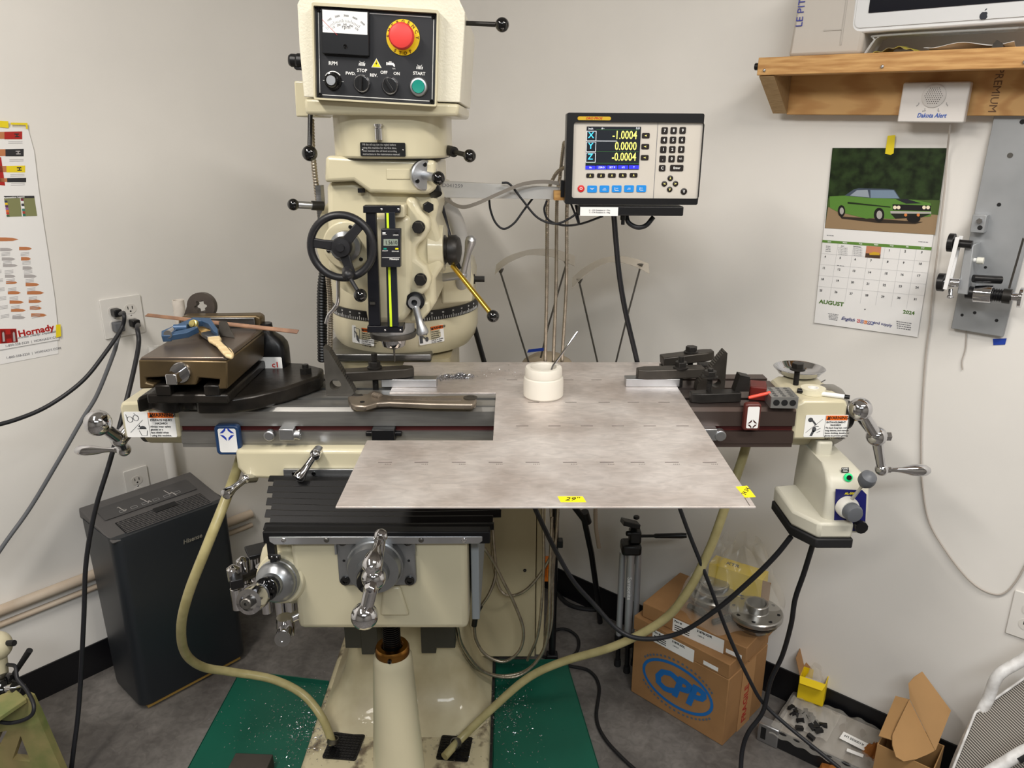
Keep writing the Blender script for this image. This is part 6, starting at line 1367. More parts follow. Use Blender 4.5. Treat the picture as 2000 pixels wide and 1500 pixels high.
for P in ([(2,1275),(30,1273),(33,1300),(62,1298),(60,1272),(90,1270),(103,1344),(70,1346),(66,1322),(36,1325),(40,1350),(8,1352)],): g.prism(l2(XM, [ppx(*p) for p in P], PO2), .0003, XM, PO2-.0015+.0005)
g.build('emblem_letter', mat('poster_red_dark', (120, 20, 18), .5), hq_, smooth=0)
for x0 in (12, 74): pprint([(x0,1292),(x0+6,1282),(x0+12,1292),(x0+17,1340),(x0+4,1342)], SILV, 'emblem_bullet', .0009, hq_)
TW = -math.atan(.0)
g = G(); g.text('Hornady', .0235, PP(212, 1278, .0004) @ Matrix.Rotation(math.radians(2), 4, 'Z'), bold=.03, sx=1.05); g.build('brand_text', DRED, sheet_, smooth=0)
g = G(); g.text('Accurate. Deadly. Dependable.', .0085, PP(218, 1300, .0004), shear=.4); g.text('1-800-338-3220  |  HORNADY.COM', .0088, PP(195, 1340, .0004)); g.build('slogan', GREYINK, sheet_, smooth=0)
g = G(); q = loc(XM, onL(*ppx(200, 1408), .002)); g.text('1-800-338-3220  |  HORNADY.COM', .0088, XM @ Matrix.Translation((q.x, q.y, .0002))); g.build('slogan', GREYINK, us, smooth=0)
TY = mat('tape_yellow', (230, 208, 30), .5)
for pts, lb__ in (([(-20,46),(48,50),(50,90),(-20,84)], 'yellow tape at the top of the ammunition poster, by the frame edge'), ([(62,58),(160,60),(163,96),(152,96),(150,72),(62,70)], 'narrow yellow tape strip at the upper right corner of the ammunition poster'), ([(327,1243),(354,1240),(358,1310),(328,1318)], 'yellow tape at the lower right corner of the ammunition poster')):
    g = G(); g.prism(l2(XM, [ppx(*p) for p in pts], PO2+.001), .0004, XM, PO2); one(g, 'yellow_tape', TY, lb__, 'tape', smooth=0)
# ---- four-way outlet and plugs
o4 = LM(239, 618, .001)
outlet(o4, 'white four-way wall outlet plate left of the vise', .116, .116, 2)
def plug(M, x, y, m, label, pts, r, mc, d=.03, s_=.011):
    t = thing('plug_cord', label, 'cord', M=M @ Matrix.Translation((x, y, .0065)))
    g = G(); g.prism(rrect(-s_, s_, -s_*1.1, s_*.9, .004), d, None); g.build('plug', m, t, w=False, bev=.003)
    st_ = M @ Vector((x+.004, y-.004, d+.004))
    g = G(); g.tube([st_]+pts, r, 10, 8); g.build('cord', mc, t)
    return t
GC = mat('cord_grey', (96, 98, 102), .5)
plug(o4, -.023, .0195, BLACK, 'black cord plugged in the upper left socket, running off to the left', [at(242,612,1.98), at(238,640,1.96), at(205,690,1.9), at(160,745,1.84), at(95,792,1.78), at(30,820,1.72), at(-40,838,1.66)], .0052, CORDBLK)
plug(o4, -.023, -.022, GC, 'grey cord plugged in the lower left socket hanging down the wall', [at(229,665,2.02), at(222,690,2.02), at(190,770,1.99), at(160,820,1.96), at(120,890,1.92), at(60,990,1.86), at(10,1060,1.80), at(-30,1120,1.76)], .0055, GC, .026, .014)
plug(o4, .023, -.0195, BLACK, 'black cord from the lower right socket dropping in front of the air conditioner', [at(268,640,1.97), at(271,670,1.93), at(262,720,1.87), at(245,790,1.80), at(215,900,1.74), at(185,1000,1.70), at(168,1100,1.68), at(164,1200,1.66), at(158,1320,1.64), at(152,1400,1.615), at(143,1470,1.585), at(136,1530,1.56)], .0058, CORDBLK)
o2 = LM(268, 948, .001)
outlet(o2, 'white wall outlet behind the air conditioner', .072, .116)
pt = thing('black_plug', 'black plug in the outlet behind the air conditioner', 'plug', M=o2 @ Matrix.Translation((.004, -.02, .0062)))
g = G(); g.prism(rrect(-.012,.012,-.01,.01,.003), .03, None); g.tube([(0,0,.03),(.01,-.01,.045),(.02,-.05,.05),(.03,-.12,.04)], .004, 8, 6); g.build('plug_body', BLACK, pt, w=False)
# ---- pipes on the wall
def wl(u, z, off): return LO+DL*u+NL*off+Vector((0,0,z))
PVC = mat('old_pvc', (200, 188, 172), .5, rgb2=(178, 160, 140), vs=6)
one(G().tube([wl(-1.6,.345,.018), wl(.55,.338,.018)], .0155, 16, 1), 'wall_pipe', PVC, 'upper painted pipe running low along the left wall', 'pipe')
one(G().tube([wl(-1.6,.298,.012), wl(.55,.293,.012)], .009, 14, 1), 'wall_pipe', PVC, 'thinner lower pipe running low along the left wall', 'pipe')
p = loc(frame(LO, DL, (0,0,1)), onL(333, 930, .02)); one(G().tube([wl(p.x,.30,.036), wl(p.x,.80,.036), wl(p.x,1.0,.036)], .015, 16, 1), 'wall_pipe', mat('white_pipe', (226, 224, 220), .5), 'white vertical pipe on the left wall beside the low outlet', 'pipe')
c = at(352, 618, 1.80)
g = G(); g.lathe([(0,0),(.0135,0),(.0135,.09),(.0115,.09),(.0115,.02),(0,.02)], c-Vector((0,0,.05)), (0,0,1), 24); sc_ = one(g, 'plastic_tube', mat('chalky_tube', (198, 190, 180), .6, var=.15, vs=40), 'short chalky plastic tube standing up behind the vise', 'tube')
# ---- portable air conditioner
am = frame(Vector((-1.07, 1.823, 0)), DL, -NL)
ac = thing('air_conditioner', 'dark grey portable air conditioner standing against the left wall', 'air conditioner', M=am)
ACM = mat('ac_grey', (34, 38, 43), .38, var=.06, vs=3); ACT = mat('ac_top', (84, 82, 82), .5, var=.1, vs=10)
aw, ah = .335, .575
def asec(z, f, b, x0=0, x1=aw, r=.03): return [Vector((x, y, z)) for x, y in rrect(x0, x1, f, b, r, 5)]
g = G(); g.loft([asec(.02,.0,.195),asec(.03,-.003,.20),asec(.30,-.004,.21),asec(.545,-.002,.225),asec(.562,.004,.225)]); bd_ = g.build('body', ACM, ac, w=False)
g = G(); g.loft([asec(.567,.002,.224,.002,aw-.002), asec(.59,.06,.222,.003,aw-.003), asec(.60,.13,.222,.006,aw-.006), asec(.604,.21,.22,.01,aw-.01)]) if False else g.prism([(.003,.560),(.07,.566),(.222,.588),(.226,.576),(.226,.555),(.003,.553)], aw-.004, frame((.002,0,0), (0,1,0), (0,0,1))); tp_ = g.build('top_panel', ACT, ac, w=False, bev=.004)
sl = math.atan2(.022, .152); TM = Matrix.Translation((.0,.07,.5665)) @ Matrix.Rotation(sl, 4, 'X')
g = G(); g.prism(rrect(.045,.295,-.045,.03,.002), .0008, Matrix.Translation((.0,.06,.5655)) @ Matrix.Rotation(math.radians(7), 4, 'X')); gr = g.build('vent_recess', BLKINK, tp_, w=False, smooth=0)
for i in range(9):
    g = G(); y = -.043+.0085*i; M_ = Matrix.Translation((.0,.06,.566)) @ Matrix.Rotation(math.radians(7), 4, 'X'); g.bx(.047,.293,y,y+.0032,.0006,.0035, M_); g.build('vent_slat', ACT, tp_, w=False)
for i in range(22):
    g = G(); x = .052+.011*i; g.bx(x,x+.0012,-.043,.029,.0006,.0028, M_); g.build('vent_rib', ACT, tp_, w=False)
g = G(); g.bx(.15,.215,.004,.028,.001,.005, M_); g.build('grip_recess', BLKINK, tp_, w=False)
g = G(); g.prism(rrect(.03,.30,.045,.115,.004), .0008, TM, .0012); cp = g.build('control_strip', mat('ac_controls', (66, 65, 66), .35), tp_, w=False, smooth=0)
for i in range(6):
    g = G(); g.shape([rrect(-.009,.009,-.006,.006,.003), rrect(-.008,.008,-.005,.005,.0025)[::-1]], .0004, TM @ Matrix.Translation((.085+.032*i, .062, .0023))); g.build('button', mat('ac_print', (150, 150, 150), .5), cp, w=False, smooth=0)
g = G()
for i in range(3):
    x = .08+.07*i; g.tube([TM @ Vector((x+.004*k, .085-.008*k+.01*math.sin(k*2+i), .0026)) for k in range(5)], .0012, 6, 4)
g.build('smears', mat('ac_smear', (168, 164, 160), .6), cp, w=False, kind='stuff')
g = G(); g.text('Hisense', .019, frame((.212,-.0052,.485), (1,0,0), (0,0,1)), shear=.15, bold=.01, sx=.95); g.build('brand_text', mat('ac_logo', (170, 166, 156), .4, .5), bd_, w=False, smooth=0)
g = G(); g.bx(.02, aw-.02, .01, .185, .004, .024); g.build('plinth', mat('foam_strip', (176, 140, 70), .8), ac, w=False)
# ---- grinder on a worn green stand, lower left
gs = thing('tool_stand', 'worn yellow-green cast stand in the lower left corner', 'stand', at(40, 1420, 1.5))
WORN = mat('worn_green', (150, 136, 92), .6, rgb2=(98, 112, 62), vs=9, bump=.2, bs=30, detail=8)
Dg = 1.50
g = G(); out_ = pk([(-60,1440),(-20,1405),(48,1362),(58,1366),(72,1395),(118,1500),(150,1575),(-60,1575)], Dg)
hole = pk([(40,1437),(60,1488),(24,1484)], Dg); hole2 = pk([(0,1430),(14,1427),(-4,1462),(-14,1462)], Dg)
g.shape([out_, hole, hole2], .02, frame((0, Dg+.01, 0), (1,0,0), (0,0,1))); g.build('cast_leg', WORN, gs, bev=.002)
zb_ = min(q[1] for q in out_); x_ = at(150,1575,Dg).x
g = G(); g.bx(x_-.35, x_, Dg, Dg+.02, 0, zb_); g.build('lower_leg', WORN, gs)
g = G(); t0 = at(48, 1362, Dg); g.prism([(q.x, q.y) for q in (atz(-60,1440,t0.z), atz(52,1364,t0.z), atz(30,1345,t0.z), atz(-60,1380,t0.z))], .012, Matrix.Translation((0,0,t0.z-.012))); g.build('table_plate', WORN, gs, bev=.002)
gr_ = thing('bench_tool', 'cream and black bench tool on the worn green stand', 'bench tool', at(-10, 1370, 1.55))
g = G(); c = at(-8, 1262, 1.58); g.sph(c, .036, 24, 14); g.cyl(c, at(-6, 1330, 1.57), .022, .026, 20); g.build('cream_head', CREAM, gr_)
g = G(); g.cyl(at(8,1256,1.58), at(28,1256,1.57), .0065, .0075, 8); g.build('clamp_knob', RUBBER, gr_)
g = G(); g.cyl(at(28,1316,1.57), at(58,1270,1.57), .006, .0075, 12); g.build('lever', RUBBER, gr_)
g = G(); c = at(5, 1345, 1.55); g.sph(c, .040, 22, 14, (1,1,.9)); g.cyl(c, at(-40,1372,1.55), .03, .035, 20); g.build('motor', BLACKG, gr_)
g = G(); g.cyl(at(18,1345,1.53), at(28,1343,1.525), .012, n=20); g.cyl(at(28,1343,1.525), at(48,1338,1.52), .003, n=10); g.build('spindle', CHROME, gr_)
one(G().tube([at(15,1298,1.57), at(30,1302,1.55), at(34,1325,1.53), at(52,1348,1.51), at(66,1378,1.48), at(58,1400,1.47), at(20,1412,1.465), at(-30,1405,1.46)], .0045, 10, 8), 'looped_cord', CORDBLK, 'black cord looping over the worn green stand', 'cord')
c = atz(230, 1500, .03)
nb = thing('navy_box', 'dark navy box with yellow edge lying on the floor at the bottom left', 'box', (c.x-.02, c.y-.07, 0), (0,0,math.radians(-28)))
g = G(); g.bx(-.045,.035,-.06,.045,.0,.028); g.build('body', mat('navy_box', (22, 26, 48), .35), nb, w=False, bev=.002)
g = G(); g.bx(.0355,.039,-.06,.045,.0,.029); g.build('edge_strip', mat('box_tan', (196, 168, 110), .6), nb, w=False)
# ================================================================== power feed on the table's right end
pf = thing('power_feed', 'grey-white power feed unit with blue panel at the right end of the table', 'power feed', (.68, 1.49, .80))
PFM = mat('feed_grey', (196, 193, 178), .38, var=.04, vs=8, bump=.05)
g = G()
secs = []
for y0, xa_, xb_, f, b in ((1040,.634,.724,1.40,1.585),(1000,.634,.726,1.40,1.585),(955,.636,.722,1.405,1.585),(925,.637,.712,1.425,1.585),(905,.638,.70,1.45,1.585),(893,.64,.69,1.49,1.582)):
    z_ = at(1650, y0, f).z; secs.append([Vector((x, y, z_)) for x, y in rrect(xa_, xb_, f, b, .012, 4)])
g.loft(secs); bd_ = g.build('gear_case', PFM, pf)
zt_ = at(1650, 905, 1.44).z
g = G(); g.bx(.645, .678, 1.50, 1.575, zt_-.03, .985); g.build('neck', PFM, bd_, bev=.006)
zq, zr_ = at(1650, 1040, 1.40).z, at(1650, 1063, 1.40).z
g = G(); xa, xb = at(1600,1050,1.40).x, at(1658,1050,1.40).x
foot = [(xb, 1.385),(xa-.01, 1.385),(xa-.045, 1.44),(xa-.045, 1.56),(xb, 1.58)]
g.prism(foot, .035, Matrix.Translation((0,0,zq-.006))); g.build('motor_case', PFM, bd_, bev=.006)
g = G(); g.prism([(x+(.002 if x > xa else -.002), y-.002) for x, y in foot], zq-.006-zr_, Matrix.Translation((0,0,zr_))); g.build('rubber_base', RUBBER, bd_, bev=.003)
FY = 1.3995
pp = [(1632,955),(1684,957),(1692,965),(1689,1038),(1628,1034)]
g = G(); g.prism(pk(pp, FY), .0012, frame((0, FY, 0), (1,0,0), (0,0,1))); bp_ = g.build('blue_panel', mat('feed_blue', (24, 26, 96), .35), pf, smooth=0)
g = G(); g.text('AL-500', .0068, frame(at(1660, 964, FY-.0015), (1,0,0), (0,0,1)), bold=.02); g.build('model_text', YTAPE, bp_, smooth=0)
g = G(); a_, b_ = at(1633,1032,FY-.0013), at(1658,1030,FY-.0013); g.bx(a_.x, b_.x, FY-.0016, FY-.001, a_.z, a_.z+.004); g.build('serial_strip', ALU, bp_, smooth=0)
c = at(1652, 988, FY)
g = G(); g.lathe([(0,0),(.0225,0),(.0225,.010),(.02,.018),(0,.018)], c, (.1,-1,-.05), 32); dk = g.build('dial', mat('dial_white', (226, 224, 216), .4), pf)
g = G(); g.lathe([(0,.016),(.018,.016),(.0185,.03),(.016,.036),(.012,.037),(0,.037)], c, (.12,-1,-.06), 32); g.build('dial_cap', mat('cap_grey', (92, 95, 100), .45), dk)
a_, b_ = at(1664, 975, FY-.012), at(1687, 945, FY-.04)
g = G(); g.cyl(a_, b_, .0035, .003, 14); lv = g.build('feed_lever', PFM, pf)
g = G(); d = (b_-a_).normalized(); g.lathe([(0,-.002),(.009,-.002),(.0155,.008),(.0165,.016),(.0145,.026),(.007,.032),(0,.033)], b_, d, 28); g.build('lever_knob', MATS['cap_grey'], lv)
g = G(); c = at(1675, 1022, FY); g.lathe([(0,0),(.010,0),(.010,.01),(.013,.011),(.013,.02),(0,.021)], c, (0,-1,0), 10); g.build('adjuster', BLACK, pf)
g = G(); c = at(1629, 1023, FY); g.sph(c, .004, 12, 8); g.build('panel_screw', CHROME, bp_)
SB = 1.418
c = at(1656, 932, SB); g = G(); g.lathe([(0,0),(.0085,0),(.0085,.004),(.0055,.006),(.0055,.003),(0,.003)], c, (0,-1,.25), 24); rbn = g.build('rapid_button', mat('rapid_green', (20, 190, 110), .35, emit=.5), pf)
g = G(); g.cyl(c, c+Vector((0,-.007,.0018)), .005, n=20); g.build('button_cap', BLACK, rbn)
c = at(1651, 918, SB+.008); M = frame(c, (1,0,0), (0,.25,1)); g = G(); g.prism(rrect(-.0075,.0075,-.0052,.0052,.001), .0008, M, -.001); rl = g.build('rapid_label', BLKINK, pf, smooth=0)
g = G(); g.text('RAPID', .0045, M @ Matrix.Translation((0,.0025,.0001))); g.text('FEED', .0045, M @ Matrix.Translation((0,-.0025,.0001))); g.build('lettering', WHITE, rl, smooth=0)
# ================================================================== hoses and cords
OLDH = mat('aged_clear_hose', (176, 166, 120), .3, alpha=.93, rgb2=(160, 150, 104), vs=30)
def hose(name, pts, r, m, label, cat='hose', n=14): return one(G().tube(pts, r, n, 8), name, m, label, cat)
hose('drain_hose', [at(474,872,1.58), at(466,905,1.57), at(445,965,1.50), at(405,1065,1.44), at(368,1160,1.44), at(354,1225,1.48), at(362,1275,1.56), at(395,1302,1.62), at(450,1312,1.66), at(530,1326,1.68), at(590,1355,1.68), at(628,1400,1.65), atz(650,1452,.075)], .0108, OLDH, 'yellowed clear drain hose curving down the left of the mill')
hose('drain_hose', [at(1458,868,1.62), at(1447,905,1.62), at(1420,980,1.60), at(1385,1075,1.60), at(1340,1160,1.62), at(1290,1215,1.65), at(1200,1262,1.68), at(1100,1292,1.70), at(1030,1325,1.70), at(960,1385,1.67), atz(900,1443,.085), atz(868,1478,.075)], .0108, OLDH, 'yellowed clear drain hose sweeping from the right table end to the base')
for x, y, lb__ in ((650,1450,'left'),(893,1452,'right')):
    p = atz(x, y, .08); one(G().lathe([(0.012,0),(.015,0),(.015,.012),(.012,.012),(.012,0)], p, (.1,.25,1) if lb__ == 'left' else (-.6,-.6,.5), 20), 'hose_clamp', DSTEEL, 'small metal clamp on the lower end of the %s drain hose' % lb__, 'clamp')
cord('swooping_cord', [(1545,1048,1.45),(1515,1085,1.46),(1470,1130,1.48),(1400,1190,1.52),(1330,1235,1.56),(1262,1248,1.58),(1210,1232,1.60),(1160,1180,1.62),(1120,1135,1.62),(1085,1075,1.62),(1045,993,1.62),(1030,950,1.62)], .0058, 'thick black cord swooping left from the power feed under the sheet', cat='cord')
cord('hanging_cord', [(1588,1062,1.45),(1570,1120,1.48),(1553,1170,1.50),(1545,1220,1.53),(1528,1280,1.58),(1505,1330,1.60),(1490,1390,1.60),(1462,1430,1.60),(1450,1465,1.60),(1446,1515,1.58)], .0058, 'thick black cord hanging straight down from the power feed', cat='cord')
cord('slanting_cord', [(1318,965,1.60),(1345,1040,1.60),(1385,1140,1.60),(1425,1245,1.61),(1465,1330,1.61),(1490,1372,1.61),(1535,1415,1.58),(1600,1468,1.53),(1640,1500,1.50)], .0048, 'long straight black cord slanting down to the right past the cartons', cat='cord')
for lb__, pts in (('dark cord lying on the floor right of the electrical cabinet', [(1062,1240),(1100,1228),(1128,1245),(1125,1275),(1090,1290),(1060,1282)]), ('thin dark cord trailing over the floor in front of the tripod', [(1110,1300),(1150,1310),(1170,1340),(1165,1400),(1180,1440),(1215,1480),(1260,1520)]), ('fat dark cable lying along the right wall behind the tripod', [(1085,1155),(1110,1180),(1150,1190),(1200,1188)])):
    one(G().tube([atz(*p, .006) for p in pts], .005 if 'fat' not in lb__ else .008, 8, 8), 'floor_cord', RUBBER, lb__, 'cord')
# ================================================================== trays, chips on the base
GRN = mat('tray_green', (24, 92, 74), .4, var=.12, vs=6, bump=.04)
def tray(pts, back, label):
    t = thing('chip_tray', label, 'tray', (sum(p[0] for p in pts)/4, sum(p[1] for p in pts)/4, 0))
    g = G(); g.prism(pts, .004, Matrix.Translation((0,0,.012))); g.build('pan', GRN, t, bev=.001)
    for a, b in zip(pts, pts[1:]+pts[:1]):
        A, B = Vector((*a,0)), Vector((*b,0)); d = (B-A).normalized(); n_ = Vector((-d.y, d.x, 0)); hh = .03 if (a, b) in back else .016
        g = G(); g.bx(0, (B-A).length, 0, .0025, 0.0, hh, frame(A, d, n_)); g.build('rim', GRN, t)
    return t
L_ = [(-.86,1.30),(-.553,1.30),(-.553,1.93),(-.845,1.98)]
tray(L_, [(L_[2], L_[3])], 'green sheet metal chip tray on the floor left of the mill base')
R__ = [(-.052,1.30),(.27,1.30),(.175,2.03),(-.052,2.03)]
tray(R__, [(R__[2], R__[3])], 'green sheet metal chip tray on the floor right of the mill base')
OIL = mat('oily_grate', (18, 18, 19), .15, bump=.8, bs=90)
for x, y, s_, lb__ in ((672,1458,.045,'left'),(888,1462,.042,'right')):
    p = atz(x, y, .061); t = thing('drain_screen', 'oily black drain screen under the %s drain hose' % lb__, 'screen', (p.x, p.y, .0605), (0,0,math.radians(-6)))
    g = G(); g.prism(rrect(-s_, s_, -s_, s_, .006), .003, None); sc0 = g.build('frame', OIL, t, w=False)
    for i in range(9):
        g = G(); q = -s_+.008+i*(2*s_-.016)/8; g.bx(q-.0008,q+.0008,-s_+.004,s_-.004,.003,.0042); g.build('mesh_wire', OIL, sc0, w=False)
        g = G(); g.bx(-s_+.004,s_-.004,q-.0008,q+.0008,.003,.0042); g.build('mesh_wire', OIL, sc0, w=False)
z1 = .0615
def sp(x, y, sx, sy, z=z1): p = atz(x, y, z); return ((p.x, p.y), sx, sy, z, 0)
chips('floor_shavings', 'bright metal shavings scattered on the mill base and left tray', [sp(640,1420,.03,.05), sp(660,1400,.03,.05), sp(690,1395,.035,.04), sp(672,1450,.03,.03), sp(540,1410,.08,.08,.0165), sp(590,1420,.02,.08,.0165)], 1500, (.0010,.0036))
chips('floor_shavings', 'bright metal shavings scattered on the right of the mill base and right tray', [sp(900,1400,.04,.05), sp(925,1380,.03,.05), sp(885,1455,.03,.03), sp(990,1370,.03,.06,.0165), sp(1000,1420,.05,.1,.0165)], 1100, (.0010,.0034))
c = atz(490, 1490, .05); one(G().box((c.x-.0, c.y-.01, .0365), (.10,.07,.04), (0,0,-3)), 'steel_block', mat('dark_block', (70, 64, 58), .6, var=.2, vs=12), 'dark steel block lying on the left green tray', 'block', bev=.002)
# collet rack on the knee's left side
kr = thing('collet_rack', 'rack of steel collets hanging at the left of the mill knee', 'collet rack', at(500, 1140, 1.45))
for i, (x, y0, y1, D_) in enumerate(((465,1100,1188,1.40),(484,1084,1180,1.46),(506,1078,1175,1.52),(522,1095,1195,1.42),(548,1100,1198,1.47),(568,1110,1200,1.47))):
    a_ = at(x, y1, D_); b_ = at(x, y0, D_); L = b_.z-a_.z
    g = G(); g.lathe([(0,0),(.011,0),(.0115,L*.45),(.0095,L*.46),(.0095,L*.62),(.0125,L*.64),(.0135,L-.012),(.003,L-.004),(0,L-.004)], a_, (0,0,1), 22); g.build('collet', CHROME, kr)
g = G(); g.tube([at(455,1132,1.39), at(470,1130,1.42), at(495,1120,1.5), at(520,1112,1.56), at(560,1105,1.58)], .010, 8, 4); g.build('rack_arm', BLACK, kr)
g = G(); g.box(at(462,1135,1.39), (.026,.03,.022), (0,0,25)); g.build('rack_clip', BLACK, kr, bev=.002)
g = G(); g.box(at(505,1075,1.49), (.05,.05,.010), (0,0,30)); g.build('rack_plate', BLACK, kr, bev=.002)
# ================================================================== tripod
tpd = thing('camera_tripod', 'folded silver camera tripod with black pan head standing on the floor', 'tripod', atz(1225, 1300, 0))
TD = 2.02
ALT = mat('tripod_silver', (182, 184, 188), .35, .45)
f0 = atz(1225, 1302, 0)
for (x0, x1, D_) in ((1216,1208,TD+.02),(1232,1226,TD-.012),(1247,1240,TD+.022)):
    a_, b_ = at(x0, 1078, D_), at(x1, 1255, D_); g = G(); g.cyl(a_, b_, .0115 if x0 == 1232 else .0095, n=18); lg_ = g.build('leg', ALT, tpd)
    g = G(); d = (b_-a_).normalized(); b2 = b_+d*((b_.z-.02)/(-d.z)); g.cyl(b_-d*.03, b_+d*.012, .0135, n=14); g.cyl(b_, b2, .0075, n=14); g.build('leg_lock', BLACK, lg_)
    g = G(); b3 = Vector((b2.x, b2.y, .0)); g.lathe([(0,0),(.011,0),(.01,.022),(0,.024)], b3, (0,0,1), 14); g.build('rubber_foot', RUBBER, lg_)
g = G(); g.text('Samsonite', .019, frame(at(1229, 1150, TD-.025), (at(1228,1180,TD)-at(1230,1100,TD)), (1,0,0)), sx=1.0); g.build('brand_text', WHITE, tpd, smooth=0)
g = G(); g.box(at(1232,1068,TD), (.058,.055,.034)); g.build('collar', BLACK, tpd, bev=.008)
g = G(); g.cyl(at(1232,1075,TD), at(1232,1100,TD), .014, .012, 18); g.build('centre_post', BLACK, tpd)
g = G(); g.box(at(1240,1046,TD), (.034,.036,.04)); g.cyl(at(1222,1042,TD-.01), at(1238,1042,TD-.01), .008, n=16); hd0 = g.build('pan_head', BLACK, tpd, bev=.005)
g = G(); g.box(at(1231,1022,TD), (.05,.05,.014), (-14,14,0)); g.cyl(at(1243,1013,TD), at(1243,1008,TD), .009, n=16); g.build('camera_plate', BLACK, hd0, bev=.002)
a_, b_ = at(1252,1047,TD), at(1341,1046,TD-.02); g = G(); L = (b_-a_).length; g.lathe([(0,0),(.0045,0),(.0045,L*.28),(.007,L*.32),(.0085,L*.9),(.0075,L),(0,L)], a_, b_-a_, 16); g.build('pan_handle', BLACK, hd0)
# ================================================================== cartons
BM_ = frame((.359, 1.92, 0), (1,-1,0), (1,1,0))
def carton(name, label, M, w, d, h, m=CARD, flap=True):
    t = thing(name, label, 'cardboard box', M=M)
    g = G(); g.bx(0, w, 0, d, .0005, h); b = g.build('carton', m, t, w=False, bev=.002)
    if flap: g = G(); g.bx(.0, w, d/2-.001, d/2+.001, h, h+.0006); g.build('seam', mat('card_dark', (104, 76, 48), .8), b, w=False)
    return t, b
big, bb = carton('shipping_carton', 'big brown carton with blue oval logo standing on the floor', BM_, .31, .215, .218)
BLU = mat('print_blue', (24, 104, 176), .6)
FM = BM_ @ frame((.155, -.0012, .108), (1,0,0), (0,0,1))
def ell(rx, ry, rot=0, n=40): return [(rx*math.cos(2*math.pi*i/n)*math.cos(rot)-ry*math.sin(2*math.pi*i/n)*math.sin(rot), rx*math.cos(2*math.pi*i/n)*math.sin(rot)+ry*math.sin(2*math.pi*i/n)*math.cos(rot)) for i in range(n)]
g = G(); g.shape([ell(.118,.072), ell(.109,.063)[::-1]], .0004, FM); g.build('logo_ring', BLU, bb, smooth=0)
g = G(); g.text('CPP', .098, FM @ Matrix.Translation((0,-.003,0)), bold=.045, shear=.25, sx=.98, sp=.95); g.build('logo_letters', BLU, bb, smooth=0)
PBL = mat('print_blue_faint', (86, 100, 116), .7)
g = G()
for i in range(19):
    a = math.radians(150-6.6*i); g.prism([(-.0035,-.003),(.0035,-.003),(.0035,.003),(-.0035,.003)], .0003, FM @ Matrix.Translation((.128*math.cos(a), .083*math.sin(a), 0)) @ Matrix.Rotation(a-math.pi/2, 4, 'Z'))
    a = math.radians(-150+6.6*i); g.prism([(-.0035,-.003),(.0035,-.003),(.0035,.003),(-.0035,.003)], .0003, FM @ Matrix.Translation((.128*math.cos(a), .083*math.sin(a), 0)) @ Matrix.Rotation(a+math.pi/2, 4, 'Z'))
g.build('logo_rim_print', PBL, bb, smooth=0, kind='stuff')
SMx = BM_ @ frame((.3112, .11, .11), (0,1,0), (0,0,1))
g = G(); g.bx(-.035,.035,-.11,.108,-.0004,.0003, SMx); tpst = g.build('paper_tape', mat('paper_tape', (178, 136, 92), .6), bb, smooth=0)
g = G(); g.text('FRAGILE', .034, SMx @ Matrix.Translation((-.002,-.03,.0005)) @ Matrix.Rotation(math.pi/2, 4, 'Z'), bold=.02); g.build('tape_print', mat('tape_red', (160, 50, 40), .6), tpst, smooth=0)
A_ = BM_ @ Matrix.Translation((-.004, .0, .2185))
fa, fab = carton('flat_carton', 'lower flat brown carton with white part label on the big carton', A_, .312, .218, .046, flap=False)
B_ = BM_ @ Matrix.Translation((.016, .012, .2652)) @ Matrix.Rotation(math.radians(4), 4, 'Z')
fb2, fbb = carton('flat_carton', 'upper flat brown carton with white part label under the hubs', B_, .318, .215, .047, flap=False)
def plabel(M, par, x0, x1, z0, z1, title):
    Lm = M @ frame(((x0+x1)/2, -.0012, (z0+z1)/2), (1,0,-.0), (0,0,1)); w, h = x1-x0, z1-z0
    g = G(); g.prism(rrect(-w/2,w/2,-h/2,h/2,.001,1), .0005, Lm); s_ = g.build('part_label', WHITE, par, smooth=0)
    g = G(); T = lambda x, y: Lm @ Matrix.Translation((x, y, .0007)); g.text('Part #', h*.22, T(-w*.47, h*.33), 'LEFT', bold=.02); g.text(title, h*.22, T(-w*.02, h*.33), 'LEFT', bold=.03); g.text('140216', h*.16, T(0, .02*h), 'LEFT')
    for i in range(3): g.bx(-w*.46, -w*.16, -h*.02-h*.16*i, h*.05-h*.16*i, .0005, .0007, Lm)
    g.build('lettering', BLKINK, s_, smooth=0)
plabel(A_, fab, .068, .205, -.004, .036, '31878-XDL'); plabel(B_, fbb, .10, .255, .0, .042, '31878-XDR')
for M, par, x in ((A_, fab, .235), (B_, fbb, .262)):
    g = G(); g.bx(x, x+.045, -.0016, -.001, .008, .020, M); q = g.build('small_sticker', WHITE, par, smooth=0)
ztop_ = .2652+.047
